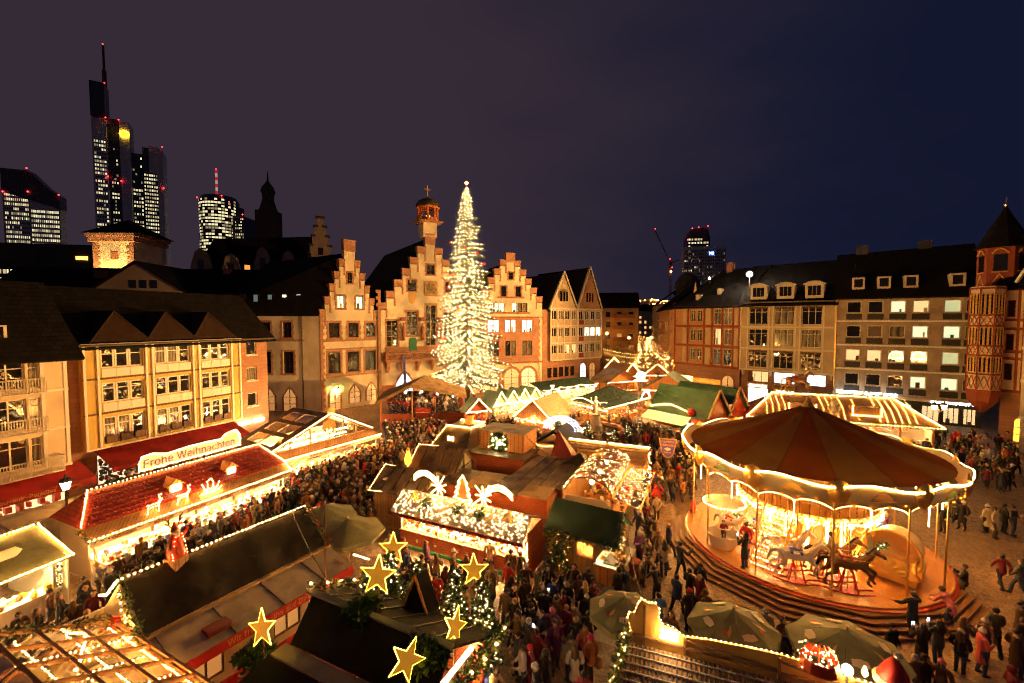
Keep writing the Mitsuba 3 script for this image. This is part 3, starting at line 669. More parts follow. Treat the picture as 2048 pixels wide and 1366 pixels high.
# --- the two pointed gables
ff = Fr(5.34, 79.8, 36.0)
for j, (x0, x1, za, lab) in enumerate(((2.04, 9.0, 21.4, 'left of the two pointed gable houses, pale grid of narrow windows, tip lower'), (9.0, 15.8, 22.8, 'right of the two pointed gable houses, beside the street, three windows lit white'))):
    t = thing('pointed_gable_house', lab, 'house'); z0s = (5.0, 8.2, 11.4)
    xs = np.linspace(x0 + .15, x1 - .15, 5); holes = [(xs[i] + .28, xs[i + 1] - .12, z + 1.15, z + 2.85) for z in z0s for i in range(4)]
    gw = [((x0 + x1) / 2 + d, (x0 + x1) / 2 + d + .4, 16.0, 17.8) for d in (-.95, -.2, .55)]
    mat = 'warm_beige' if j == 0 else 'orange_wall'
    put('wall', wall(M(), x0, x1, 5, 14.6, holes, .3), 'warm_beige', t, ff)
    put('gable', M().prism([(x0, 14.6), (x1, 14.6), ((x0 + x1) / 2, za)], .06, .5), mat, t, ff)
    for k, h in enumerate(holes):
        lit = 'bright' if j == 1 and 5 <= k <= 7 else ('lit' if j == 0 and k in (2, 3) else ('curtain' if k % 2 else 'pane'))
        window(t, ff, *h, pane=lit, nx=2, fm='pale', bar=.08)
        put('apron_panel', M().box(h[0] - .05, h[1] + .05, -.05, 0, h[2] - .95, h[2] - .1), 'timber_red' if j == 1 and k % 4 == 0 else 'warm_beige', t, ff)
    for x in xs: put('post', M().box(x - .07, x + .17, -.1, 0, 5, 14.6), 'offwhite', t, ff)
    for z in (5, 8.2, 11.4, 14.6): put('beam', M().box(x0, x1, -.13, 0, z - .12, z + .12), 'offwhite', t, ff)
    q = M()
    for h in gw: q.box(h[0], h[1], .0, .055, h[2], h[3])
    put('gable_window', q, 'pane', t, ff)
    q = M(); c = (x0 + x1) / 2
    q.beam([x0 - .15, -.05, 14.4], [c, -.05, za + .15], .22, .3, (0, 1, 0)); q.beam([x1 + .15, -.05, 14.4], [c, -.05, za + .15], .22, .3, (0, 1, 0)); put('verge', q, 'offwhite', t, ff)
    put('roof', gable_roof(x0, x1, 0, 16, 14.5, za, .2), 'slate', t, ff)
    put('ground_wall', M().box(x0 - (2.0 if j == 0 else 0), x1, .25, 14, 0, 14.5 if False else 5.0), 'sandstone', t, ff)
    put('body_wall', M().box(x0 - (2.0 if j == 0 else 0), x1, .5, 14, 5, 14.4), 'sandstone', t, ff)
    for i in range(5 if j == 0 else 2):
        x = x0 - .4 + 1.45 * i if j == 0 else x0 + 1.0 + 2.6 * i
        if j == 0: put('ground_window', M().box(x, x + .95, .17, .25, 1.8, 3.6), 'pane', t, ff)
        else: arch(t, ff, x, x + 1.5, .05, 4.0, 'blue' if i == 0 else 'dim', False, 'arched_door', y=.25)
# ---------------------------------------------------------------- north side: orange corner house, beige house, office house
fo = Fr(27.9, 75.4, -56.2)
t = thing('corner_house', 'orange corner house at the street mouth with red timbers and yellow-green panels', 'house')
W = 11.3; rows = (5.2, 8.35, 11.5, 14.6); holes = []
for a in rows[:-1]:
    for x0, x1 in ((2.9, 3.8), (4.1, 5.0)): holes.append((x0, x1, a + .75, a + 2.6))
    for x0, x1 in ((7.0, 8.3), (8.7, 10.0)): holes.append((x0, x1, a + .3, a + 2.75))
put('wall', wall(M(), 0, W, 5.2, 14.6, holes, .25), 'orange_wall', t, fo)
for k, h in enumerate(holes): window(t, fo, *h, pane={2: 'shop', 6: 'lit', 7: 'shutter', 10: 'curtain', 11: 'curtain'}.get(k, 'pane') if k != 2 else 'curtain', nx=2, rows=(.75,), bar=.06)
for x in (0, 2.5, 5.4, 6.8, 8.45, 10.2, 11.2): put('post', M().box(x - .12, x + .12, -.09, 0, 5.2, 14.6), 'timber_red', t, fo)
for z in rows: put('beam', M().box(-.1, W + .1, -.12, 0, z - .18, z + .14), 'timber_red', t, fo)
for a in rows[:-1]:
    for x0, x1 in ((1.5, 2.2), (5.7, 6.5), (10.4, 11.0)): put('panel', M().box(x0, x1, -.05, 0, a + .25, a + 2.85), 'warm_beige', t, fo)
put('ground_wall', wall(M(), 0, W, 0, 5.2, [(1, 3.5, .1, 3.2), (8.6, 10.4, 0.1, 3.0)], .4, .15), 'sandstone', t, fo)
put('shop_window', M().box(1, 3.5, .5, .55, .1, 3.2), 'offwhite', t, fo, glow=(.5, .3, .12), weight=.3)
arch(t, fo, 8.6, 10.4, .05, 3.9, 'dim', False, 'arched_door', y=.15)
fo2 = Fr(30.3, 85.0, -104)
hs = [(x, x + .9, a + .8, a + 2.5) for a in rows[:-1] for x in (1.5, 4.2, 6.8)]
put('street_wall', wall(M(), 0, 9.3, 0, 14.6, hs, .25), 'orange_wall', t, fo2)
for h in hs: window(t, fo2, *h, pane='pane', nx=1)
p0, p1 = fo([0, -.4, 14.5]), fo([W, -.4, 14.5])
put('roof', M().slab([p0, p1, fo([W, 8, 21.2]), fo([3.5, 8, 21.0])], .2).slab([fo2([-.5, -.4, 14.5]), p0, fo([3.5, 8, 21.0])], .2).slab([fo([W, 16, 14.5]), fo2([-.5, -.4, 14.5]), fo([3.5, 8, 21.0]), fo([W, 8, 21.2])], .2), 'slate', t)
for x, z in ((3.0, 15.7), (6.2, 16.6)): put('roof_window', M().box(x, x + .6, 1.2 if z < 16 else 2.2, 3, z, z + 1.0), 'offwhite', t, fo)
put('chimney', M().box(4.6, 5.6, 7.4, 8.4, 20.3, 22.2), 'sandstone_dark', t, fo)
put('finial_post', M().hexa([[1, 3.2, 15.5], [1.7, 3.2, 15.5], [1.7, 3.9, 15.5], [1, 3.9, 15.5]], [[1.3, 3.5, 19.0], [1.4, 3.5, 19.0], [1.4, 3.6, 19.0], [1.3, 3.6, 19.0]]), 'goldpaint', t, fo)

fbg = Fr(34.2, 66.0, -40.4)
t = thing('beige_house', 'beige house with white post grid, lit shops below and three curved dormers', 'house')
W = 11.56; rows = (5.2, 8.35, 11.5, 14.65); bays = ((1.15, 3.6), (4.4, 6.85), (7.7, 10.05)); holes = []
for a in rows[:-1]:
    for b in bays: holes.append((*b, a + .35, a + 2.85))
put('wall', wall(M(), 0, W, 5.2, 14.65, holes, .3).poly([[0, 0, 5.2], [W, 0, 5.2], [W, 1, 5.2], [0, 1, 5.2]]).poly([[W, 0, 5.2], [W, 1, 5.2], [W, 1, 14.6], [W, 0, 14.6]]), 'warm_beige', t, fbg)
for k, h in enumerate(holes):
    window(t, fbg, *h, pane='curtain' if k in (4, 5, 7) else 'pane', nx=3, rows=(.72,), fm='offwhite', bar=.09)
    if k in (0, 1, 2, 6, 7, 8):
        q = M(); n = 12
        for i in range(n): x = h[0] + (h[1] - h[0]) * i / n; q.box(x + .03, x + (h[1] - h[0]) / n - .03, -.06, .08, h[3] - .26 - .07 * (i % 2), h[3] + .04)
        put('blind_fringe', q, 'brown', t, fbg)
for x in (.07, 1.0, 3.75, 4.25, 7.0, 7.55, 10.2, 11.49): put('post', M().box(x - .09, x + .09, -.1, 0, 5.2, 14.65), 'offwhite', t, fbg)
for z in rows: put('beam', M().box(-.05, W + .05, -.13, 0, z - .12, z + .1), 'offwhite', t, fbg)
for x in (.4, 4.0, 7.3, 11.2): put('bracket', M().hexa([[x - .12, .7, 4.3], [x + .12, .7, 4.3], [x + .12, .9, 4.3], [x - .12, .9, 4.3]], [[x - .14, -.05, 5.1], [x + .14, -.05, 5.1], [x + .14, .9, 5.1], [x - .14, .9, 5.1]]), 'offwhite', t, fbg)
sh = [(1.0, 3.7, 3.3, 4.9), (4.4, 7.0, 3.3, 4.9), (7.8, 10.6, 3.3, 4.9), (1.0, 3.7, .1, 2.4), (4.4, 7.0, .1, 2.4), (7.8, 10.6, .1, 2.4)]
put('ground_wall', wall(M(), 0, W, 0, 5.2, sh, .3, .9), 'sandstone', t, fbg)
for h, p in zip(sh, ('lit', 'blue', 'blue', 'shop', 'shop', 'lit')): window(t, fbg, *h, pane=p, nx=3, fm='brown', y=.9, bar=.06, name='shop_window')
put('shop_fascia', M().box(1.0, 3.7, .75, .88, 2.45, 3.1), 'pale', t, fbg); put('shop_sign', M().text('Souvenirs', .36, (2.35, .74, 2.6), (1, 0, 0), (0, 0, 1), .04), 'white', t, fbg, glow=(1.3, 1.1, .8), weight=.2)
k = put('gold_fascia', M().box(4.3, 7.1, .75, .88, 2.5, 3.2), 'goldpaint', t, fbg); put('lettering', M().text('GOLDANKAUF', .26, (5.7, .74, 2.72), (1, 0, 0), (0, 0, 1), .02, squeeze=.9), 'brown', k, fbg)
put('roof', M().slab([[-.3, -.5, 14.6], [W + .2, -.5, 14.6], [W + .2, 9, 21.4], [-.3, 9, 21.3]], .2).slab([[W + .2, 18, 14.6], [-.3, 18, 14.6], [-.3, 9, 21.3], [W + .2, 9, 21.4]], .2), 'slate', t, fbg)
put('snow_guard', M().box(.2, W, -.2, -.12, 14.95, 15.15), 'copper', t, fbg)
for x, p in ((2.2, 'pane'), (5.6, 'pane'), (9.0, 'pane')):
    d = put('dormer', M().prism([(x - 1.05, 15.5), (x + 1.05, 15.5), (x + 1.1, 17.35), (x + .6, 17.62), (x, 17.72), (x - .6, 17.62), (x - 1.1, 17.35)], .5, 4.5), 'offwhite', t, fbg)
    put('hood', M().tube([[x - 1.3, .4, 17.4], [x - .6, .4, 17.72], [x, .4, 17.82], [x + .6, .4, 17.72], [x + 1.3, .4, 17.4]], .1, 6), 'offwhite', d, fbg)
    for i in range(3): put('pane', M().box(x - .72 + .5 * i, x - .28 + .5 * i, .44, .5, 15.9, 17.2), 'pane', d, fbg)

fg = Fr(43.0, 58.5, -36.8)
t = thing('office_house', 'plain grey-beige house of four window rows with dark aprons, five rooms lit pale green', 'office building')
W = 13.8; cols = (1.85, 4.0, 6.15, 8.25, 11.0, 12.85); rows = (4.1, 7.2, 10.3, 13.4); holes = [(c - .75, c + .75, z, z + 1.5) for z in rows for c in cols]
put('wall', wall(M(), 0, W, 2.95, 15.35, holes, .25), 'grey_beige', t, fg)
kinds = {3: 'office', 4: 'office', 5: 'office', 6: 'lit', 7: 'lit', 8: 'lit', 9: 'lit', 10: 'green', 15: 'office', 16: 'office', 17: 'office', 13: 'shutter', 20: 'office', 21: 'lit', 22: 'green', 14: 'curtain'}
for k, h in enumerate(holes):
    window(t, fg, *h, pane=kinds.get(k, 'pane'), nx=1, fm='offwhite', bar=.1, dep=.18)
    put('dark_apron', M().box(h[0] - .05, h[1] + .05, -.03, 0, h[2] - .85, h[2] - .12), 'char', t, fg)
for k in (8, 9):   # garlands of lamps inside two windows
    h = holes[k]; q = M(); a = np.arange(13) * math.pi / 12; c = (h[0] + h[1]) / 2
    q.bulbs([[c + .6 * math.cos(b), .06, h[2] + .75 + .6 * math.sin(b)] for b in a] + [[h[0] + .1 + .13 * i, .06, h[2] + .5 + .06 * math.sin(i)] for i in range(11)], .05)
    put('window_lamps', q, 'lampglow', t, fg, glow=WHITE * 5, weight=.2, kind='stuff')
for z in (6.15, 9.25, 12.35): put('band', M().box(-.05, W, -.06, 0, z - .1, z + .1), 'pale', t, fg)
put('canopy', M().box(-.1, W, -1.0, .1, 2.7, 2.95), 'pale', t, fg); put('fascia', M().box(0, W, -.05, .1, 2.2, 2.7), 'char', t, fg)
put('sign', M().text('EINSTEIN & FREUNDE', .42, (3.3, -1.0, 2.96), (1, 0, 0), (0, 0, 1), .05), 'white', t, fg, glow=(1.2, 1.2, 1.05), weight=.3)
put('sign', M().text('GASTHAUS SEIT 1998', .3, (11.6, -1.0, 2.6), (1, 0, 0), (0, 0, 1), .05), 'white', t, fg, glow=(1.2, 1.2, 1.05), weight=.3)
sh = [(8.7, 10.3, .2, 2.1), (10.6, 12.0, .2, 2.1), (12.3, 13.4, .2, 2.1), (1, 3, .2, 2.1), (3.4, 5.4, .2, 2.1), (5.8, 7.8, .2, 2.1)]
put('ground_wall', wall(M(), 0, W, 0, 2.2, sh, .3, .05), 'char', t, fg)
for h in sh: window(t, fg, *h, pane='lit', nx=3, fm='brown', y=.05, name='shop_window')
put('roof', M().slab([[-.2, -.4, 15.3], [W, -.4, 15.3], [W, 7.5, 22.2], [-.2, 7.5, 21.9]], .2).slab([[W, 15, 15.3], [-.2, 15, 15.3], [-.2, 7.5, 21.9], [W, 7.5, 22.2]], .2), 'slate', t, fg)
for x in (2.2, 4.75, 7.3, 11.4):
    d = put('roof_window', M().prism([(x - .65, 16.5), (x + .65, 16.5), (x + .65, 18.0), (x - .65, 18.0)], .35, 3.2, [[(x - .45, 16.72), (x - .45, 17.8), (x + .45, 17.8), (x + .45, 16.72)]]), 'offwhite', t, fg); put('pane', M().box(x - .46, x + .46, .6, .65, 16.7, 17.82), 'pane', d, fg)
put('downpipe', M().tube([[.0, -.12, 15.2], [.0, -.12, .1]], .08, 6), 'brass', t, fg)
for x, y in ((2, 7.2), (8.5, 7.3)): put('chimney', M().box(x, x + 1.3, y, y + .8, 21.2, 23.0), 'dark_stone', t, fg)

# --- half-timbered turret house
t = thing('turret_house', 'red half-timbered house with corner oriel and dark pointed turret at the right edge', 'house')
ft = Fr(49.9, 45.3, -62.0)
put('wall', wall(M(), 0, 4.6, 5.2, 15.8, [(.6, 1.2, z, z + 1.7) for z in (6.4, 9.4, 12.8)] + [(2.0, 3.7, z, z + 1.6) for z in (9.6, 12.9)] + [(2.0, 3.7, 6.6, 8.2)], .2), 'cream', t, ft)
for z in (9.6, 12.9, 6.6): window(t, ft, 2.0, 3.7, z, z + 1.6, nx=3, fm='goldpaint', dep=.15)
for z in (6.4, 9.4, 12.8): window(t, ft, .6, 1.2, z, z + 1.7, nx=1, fm='timber_red', dep=.15)
q = M()
for x in (0, .35, 1.45, 1.85, 3.85, 4.5): q.box(x - .1, x + .1, -.06, 0, 5.2, 15.8)
for z in (5.3, 8.6, 9.3, 11.6, 12.5, 15.6): q.box(0, 4.6, -.075, 0, z - .14, z + .14)
for z in (5.45, 8.75, 11.75):
    for x in (2.0, 2.9): q.beam([x, -.05, z], [x + .8, -.05, z + .7], .1, .06, (0, 1, 0)); q.beam([x + .8, -.06, z], [x, -.06, z + .7], .1, .06, (0, 1, 0))
put('timber_frame', q, 'timber_red', t, ft)
put('stone_base', M().box(.3, 4.6, .6, 6, 0, 5.2), 'sandstone', t, ft)
oc = np.array([48.7, 45.3]); R = 1.3
def octr(r, z0, z1, m): return m.lathe([(r, z0), (r, z1)], 8, (oc[0], oc[1], 0), math.pi / 8)
o = put('oriel', octr(R, 5.2, 15.9, M()), 'cream', t)
q = M()
for z in (5.3, 7.0, 8.9, 9.9, 11.9, 13.0, 15.7): q.lathe([(R + .05, z - .09), (R + .07, z + .09)], 8, (oc[0], oc[1], 0), math.pi / 8)
for i in range(8):
    a = math.pi / 8 + i * math.pi / 4; q.tube([[oc[0] + (R + .05) * math.cos(a), oc[1] + (R + .05) * math.sin(a), 5.2], [oc[0] + (R + .05) * math.cos(a), oc[1] + (R + .05) * math.sin(a), 15.8]], .07, 4)
    b = a + math.pi / 4
    for z0, z1 in ((5.5, 6.8), (8.95, 9.8), (11.98, 12.9)):
        for s in (0, .5):
            f0, f1 = .08 + s * .9, .08 + s * .9 + .4
            A = lambda f, z: [oc[0] + (R + .03) * (math.cos(a) * (1 - f) + math.cos(b) * f), oc[1] + (R + .03) * (math.sin(a) * (1 - f) + math.sin(b) * f), z]
            q.beam(A(f0, z0), A(f1, z1), .05); q.beam(A(f1, z0), A(f0, z1), .05)
put('oriel_frame', q, 'timber_red', o)
for i in range(8):
    a = math.pi / 8 + i * math.pi / 4; b = a + math.pi / 4
    for z0, z1 in ((7.2, 8.8), (10.0, 11.8), (13.1, 15.2)):
        for s in range(3):
            f = .2 + .3 * s; A = lambda g, z, r: [oc[0] + (R + r) * (math.cos(a) * (1 - g) + math.cos(b) * g), oc[1] + (R + r) * (math.sin(a) * (1 - g) + math.sin(b) * g), z]
            w = put('oriel_window', M().poly([A(f - .09, z0, .02), A(f + .09, z0, .02), A(f + .09, z1 - .2, .02), A(f, z1, .02), A(f - .09, z1 - .2, .02)]), 'pane', o)
            if math.sin((a + b) / 2) < .5: put('frame', M().tube([A(f - .11, z0, .05), A(f - .11, z1 - .2, .05), A(f, z1 + .03, .05), A(f + .11, z1 - .2, .05), A(f + .11, z0, .05)], .05, 4), 'goldpaint', w)
put('oriel_foot', M().lathe([(.2, 2.9), (.5, 3.3), (1.2, 4.2), (R + .05, 5.2)], 8, (oc[0], oc[1], 0), math.pi / 8), 'timber_red', t)
tc = np.array([51.9, 46.9])
put('turret', M().lathe([(1.95, 15.7), (1.95, 20.0), (2.1, 20.1)], 6, (tc[0], tc[1], 0), .1), 'timber_red', t)
q = M(); r = M()
for i in range(6):
    a = .1 + i * math.pi / 3; b = a + math.pi / 3; A = lambda g, z, e: [tc[0] + (1.97 + e) * (math.cos(a) * (1 - g) + math.cos(b) * g), tc[1] + (1.97 + e) * (math.sin(a) * (1 - g) + math.sin(b) * g), z]
    q.poly([A(.25, 17.6, .02), A(.75, 17.6, .02), A(.75, 19.3, .02), A(.25, 19.3, .02)]); r.tube([A(.2, 19.4, .08), A(.35, 19.75, .08), A(.5, 19.9, .08), A(.65, 19.75, .08), A(.8, 19.4, .08)], .1, 5)
    r.tube([A(.2, 17.5, .06), A(.8, 17.5, .06)], .07, 4); r.beam(A(.2, 16.2, .03), A(.5, 17.3, .03), .1); r.beam(A(.8, 16.2, .03), A(.5, 17.3, .03), .1)
put('turret_window', q, 'pane', t); put('turret_trim', r, 'goldpaint', t)
put('spire', M().lathe([(2.3, 20.0), (1.75, 20.9), (1.2, 22.1), (.55, 23.4), (.1, 24.4)], 8, (tc[0], tc[1], 0), .1), 'slate', t)
put('finial', M().lathe([(.1, 24.3), (.2, 24.6), (.07, 24.8), (.05, 25.3), (.0, 25.5)], 8, (tc[0], tc[1], 0)), 'steel', t)
put('roof', saddle(0, 9, -.2, 8, 15.9, 19.5, .3), 'slate', t, ft)
for i, x in enumerate((1.4, 2.9)):
    arch(t, ft, x, x + .9, .2, 2.6, 'yellow' if i == 0 else 'dim', False, 'arched_door', y=.6)
put('tavern_sign', M().box(2.0, 4.4, .2, .32, 2.9, 3.4), 'char', t, ft)

fc = Fr(47.9, 41.2, -75.0)
t = thing('gabled_house', 'pale house with white glazing bars cut by the right edge, its gable above', 'house')
holes = [(x, x + 1.1, z, z + 1.9) for z in (4.6, 7.6, 10.7, 13.6) for x in (.6, 2.4, 4.2)]
put('wall', wall(M(), 0, 9, 3.2, 16, holes, .15), 'cream', t, fc)
for h in holes: window(t, fc, *h, nx=3, rows=(.25, .5, .75), fm='pale', bar=.06, dep=.1)
for z in (3.3, 6.8, 9.9, 13.0): put('beam', M().box(0, 9, -.15, 0, z - .15, z + .12), 'pale', t, fc)
put('side_wall', M().box(0, 9, .2, 8, 0, 16), 'cream', t, fc)
put('roof', M().slab([[-.3, -.6, 15.9], [9, -.6, 15.9], [9, 4, 21], [-.3, 4, 21]], .2).prism([(-.1, 16), (3.0, 16), (1.4, 19.5)], -.5, 3.0), 'slate', t, fc)
put('gable_trim', M().beam([-.4, -.65, 16], [1.4, -.65, 19.6], .3, .2).beam([3.2, -.65, 16], [1.4, -.65, 19.6], .3, .2), 'pale', t, fc)

# ---------------------------------------------------------------- behind the left row
def far_block(name, lab, cat, x0, x1, y, d, h, mat='far_wall', group=None):
    t = thing(name, lab, cat, group); put('wall', M().box(x0, x1, y, y + d, 0, h), mat, t); return t


f = Fr(-58.5, 62.0, 4)
t = thing('gable_house', 'dim house with low white gable and three small windows behind the bay house roof', 'house')
put('gable', M().prism([(0, 0), (11.5, 0), (11.5, 16.9), (5.9, 20.6), (0, 17.4)], 0, .5), 'far_wall', t, f)
for x in (4.6, 6.0, 7.4): put('window', M().box(x, x + .95, -.06, -.005, 17.0, 18.1), 'pane', t, f)
put('roof', gable_roof(-.3, 11.8, -.5, 14, 16.9, 20.8, .5), 'slate', t, f)
t = thing('long_roof_house', 'long unlit house whose black roof runs behind the bay house to the left edge', 'house')
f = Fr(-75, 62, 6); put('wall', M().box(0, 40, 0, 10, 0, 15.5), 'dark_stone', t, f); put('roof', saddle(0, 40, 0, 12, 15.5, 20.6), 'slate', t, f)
put('chimney', M().box(12, 14, 4, 5.5, 17.5, 20), 'sandstone_dark', t, f); put('chimney', M().box(30, 31, 5, 6, 17.5, 20.6), 'sandstone_dark', t, f)

# floodlit stone tower
t = thing('stone_tower', 'floodlit square stone tower with dark pyramid roof left of the skyscraper', 'tower')
f = Fr(-86.6, 92, 0)
put('shaft', M().box(0, 8.3, 0, 8, 0, 29.2), 'romer', t, f)
q = M()
for x in (0, 8.3):
    for i in range(26): z = 14 + .55 * i; e = .9 if i % 2 else 1.4; q.box(x - (e if x else .1), x + (.1 if x else e), -.12, 0, z, z + .53)
put('quoin', q, 'sandstone', t, f, kind='stuff')
put('cornice', M().box(-.6, 8.9, -.6, 8.6, 28.6, 29.7).box(-.9, 9.2, -.9, 8.9, 29.7, 30.3), 'sandstone', t, f)
put('window', M().box(3.5, 5.0, -.1, 0, 25, 26.6).box(2.2, 6.0, -.15, 0, 17.6, 22.6), 'sandstone_dark', t, f)
put('relief', M().prism([(2.6, 18), (5.6, 18), (5.6, 22.2), (2.6, 22.2)], -.22, -.16), 'romer', t, f)
put('roof', M().add([[-1.4, -1.4, 30.3], [9.7, -1.4, 30.3], [9.7, 9.4, 30.3], [-1.4, 9.4, 30.3], [4.15, 4, 34.0]], [[0, 1, 4], [1, 2, 4], [2, 3, 4], [3, 0, 4], [0, 2, 1], [0, 3, 2]]), 'slate', t, f)
for x in (1.5, 6.8): single('floodlight', M().box(x - .5, x + .5, -5.3, -4.9, 15.6, 16.0), 'char', f'{"left" if x < 3 else "right"} floodlight at the foot of the stone tower', 'lamp', f, glow=np.array([1, .6, .2]) * 330)


def tower(t, faces, mat_frame='tower_dark'):
    """Window grids on tower faces: (frame, x0, x1, z0, z1, columns, rows, lit share, bands that are all lit)."""
    lit, midw, dimw, dark = M(), M(), M(), M()
    for fr, x0, x1, z0, z1, nc, nr, share, rowf in faces:
        for r in range(nr):
            za, zb = z0 + (z1 - z0) * (r + .28) / nr, z0 + (z1 - z0) * (r + .80) / nr; k = rowf(r / nr)
            run = 0
            for c in range(nc):
                if run <= 0: state = rng.random() < share * k; run = rng.randint(1, 4)
                run -= 1
                xa, xb = x0 + (x1 - x0) * (c + .12) / nc, x0 + (x1 - x0) * (c + rng.uniform(.6, .9)) / nc
                tgt = (lit, lit, midw, midw, dimw)[rng.randrange(5)] if state else (dark if rng.random() < .9 else dimw)
                v = fr(np.array([[xa, -.12, za], [xb, -.12, za], [xb, -.12, zb], [xa, -.12, zb]])); tgt.add(v, [[0, 1, 2], [0, 2, 3]])
    if lit.n: put('lit_window', lit, 'white', t, glow=(.17, .155, .09), weight=0, kind='stuff')
    if midw.n: put('lit_window', midw, 'white', t, glow=(.105, .082, .042), weight=0, kind='stuff')
    if dimw.n: put('dim_window', dimw, 'white', t, glow=(.035, .033, .02), weight=0, kind='stuff')
    if dark.n: put('dark_window', dark, 'pane', t, kind='stuff')


RED = (2.2, .05, .07)
def beacons(t, pts, r):
    for p in pts: put('red_beacon', M().bulbs([p], r * .62), 'red', t, glow=RED, weight=.0)


# far-left office tower
t = thing('office_tower', 'broad office tower of bright window rows with slanted dark crown at the far left', 'skyscraper')
f = Fr(-542.6, 481.7, 22.0, 0, .42)
put('body', M().prism([(-10, 0), (99, 0), (99, 135), (40, 150), (40, 172), (-10, 172)], 0, 12), 'tower_grey', t, f)
put('crown', M().prism([(-12, 150), (101, 136), (101, 150), (72, 160), (42, 175), (-12, 175)], -1, 13), 'tower_dark', t, f)
tower(t, [(f, -8, 39, 20, 150, 12, 26, .85, lambda q: 1.1 if q > .9 else .8), (f, 42, 98, 20, 134, 14, 22, .9, lambda q: 1.2 if q > .55 else .55)])
q = M()
for x in (-10, 40, 99): q.box(x - 1, x + 1, -.6, 0, 0, 172 if x < 50 else 136)
for i in range(18): x = -9 + 2.8 * i; q.box(x, x + .7, -1.6, -1, 151, 174)
put('mullion', q, 'grey', t, f)
beacons(t, [f(p) for p in ([40, -2, 177], [101, -2, 151], [-8, -2, 150], [40, -2, 152])], 1.6)

# tall tower with the antenna
t = thing('skyscraper', 'tallest skyscraper with stepped tops, red-lit antenna and yellow emblem', 'skyscraper')
f = Fr(-411, 440, 30.8, 0, .65)
put('left_wing', M().box(0, 17, 0, 18, 0, 210).box(1, 15, 2, 16, 210, 245), 'tower_grey', t, f)
put('atrium_strip', M().box(17, 32, 2.0, 18, 0, 213), 'tower_dark', t, f)
put('middle_wing', M().box(32, 44, 0, 20, 0, 211), 'tower_grey', t, f)
put('right_wing', M().box(44, 66, 4, 24, 0, 183).box(58, 82, 3, 26, 0, 190), 'tower_dark', t, f)
put('edge_pier', M().box(77, 84, 0, 26, 0, 190).box(66, 78, 2.5, 3, 165, 192), 'tower_grey', t, f)
put('dark_top', M().box(-.3, 16.5, -.5, 17, 212, 245.5), 'tower_dark', t, f)
mast = M().tube([f([15, 8, 245]), f([15, 8, 285])], 1.0, 6); mast.tube([f([15, 8, 245]), f([15, 8, 261])], 1.8, 6)
put('antenna', mast, 'rust', t)
tower(t, [(f, 2, 16, 20, 190, 5, 44, .65, lambda q: .2 if .25 < q < .5 else 1), (f.sub(0, 2), 20, 29, 30, 185, 3, 42, .45, lambda q: 1 if q > .3 else .3), (f.sub(0, 3.9), 45, 57.5, 10, 180, 4, 42, .8, lambda q: .35 if .42 < q < .55 else (1.15 if q < .8 else .3)), (f.sub(0, 2.9), 59, 76.5, 10, 164, 6, 40, .8, lambda q: .3 if .42 < q < .55 else 1.15)])
c = f([38, -1, 199]); ex = f.r @ [1 / f.sx, 0, 0]
ring = [c + ex * 3.6 * math.cos(a) + np.array([0, 0, 3.3 * math.sin(a)]) for a in np.arange(7) * math.pi / 3]
put('emblem', M().tube(ring, .65, 5), 'yellow', t, glow=(1.3, .75, .03), weight=0)
beacons(t, [f(p) for p in ([15, 7, 286], [15, 6, 248], [17, -1, 212], [32, -1, 212], [17, -1, 155], [32, -1, 152], [17, -1, 95], [32, -1, 92], [84, -1, 192], [84, -1, 150], [84, -1, 95], [84, -1, 68])], 1.2)

# round tower with red-white mast
t = thing('skyscraper', 'round glass skyscraper with red and white mast, bright window rows', 'skyscraper')
c = np.array([-393.0, 600.0])
put('round_core', M().lathe([(23, 0), (23, 171), (20, 176), (0, 177)], 24, (c[0], c[1], 0)), 'tower_dark', t)
put('square_wing', M().box(c[0] + 12, c[0] + 37, c[1] - 8, c[1] + 30, 0, 150).box(c[0] + 12, c[0] + 21, c[1] - 10, c[1] + 20, 0, 166), 'tower_dark', t)
lit, dm = M(), M()
for r in range(40):
    z = 8 + 4.1 * r
    for i in range(18):
        a = math.pi * (1.02 + .96 * i / 18); b = a + math.pi * .96 / 18 * .85
        if rng.random() < .72:
            (lit if rng.random() < .6 else dm).add([[c[0] + 23.15 * math.cos(a), c[1] + 23.15 * math.sin(a), z], [c[0] + 23.15 * math.cos(b), c[1] + 23.15 * math.sin(b), z], [c[0] + 23.15 * math.cos(b), c[1] + 23.15 * math.sin(b), z + 2.5], [c[0] + 23.15 * math.cos(a), c[1] + 23.15 * math.sin(a), z + 2.5]], [[0, 1, 2], [0, 2, 3]])
put('lit_window', lit, 'white', t, glow=(.17, .15, .08), weight=0, kind='stuff'); put('dim_window', dm, 'white', t, glow=(.05, .04, .02), weight=0, kind='stuff')
tower(t, [(Fr(c[0] + 24, c[1] - 8.1), 1, 13, 20, 148, 5, 32, .45, lambda q: 1)])
m1, m2 = M(), M()
for i in range(8): (m1 if i % 2 else m2).tube([[c[0] - 3, c[1], 176 + 4.6 * i], [c[0] - 3, c[1], 180.6 + 4.6 * i]], 1.5, 6)
put('mast', m1, 'red', t, glow=(.08, .003, .003), weight=0); put('mast', m2, 'white', t, glow=(.06, .05, .05), weight=0)
beacons(t, [[c[0] - 3, c[1], 214], [c[0] - 20, c[1] - 14, 173], [c[0] + 15, c[1] - 18, 174], [c[0] + 36, c[1] - 9, 152], [c[0] + 20, c[1] - 11, 168]], 1.7)

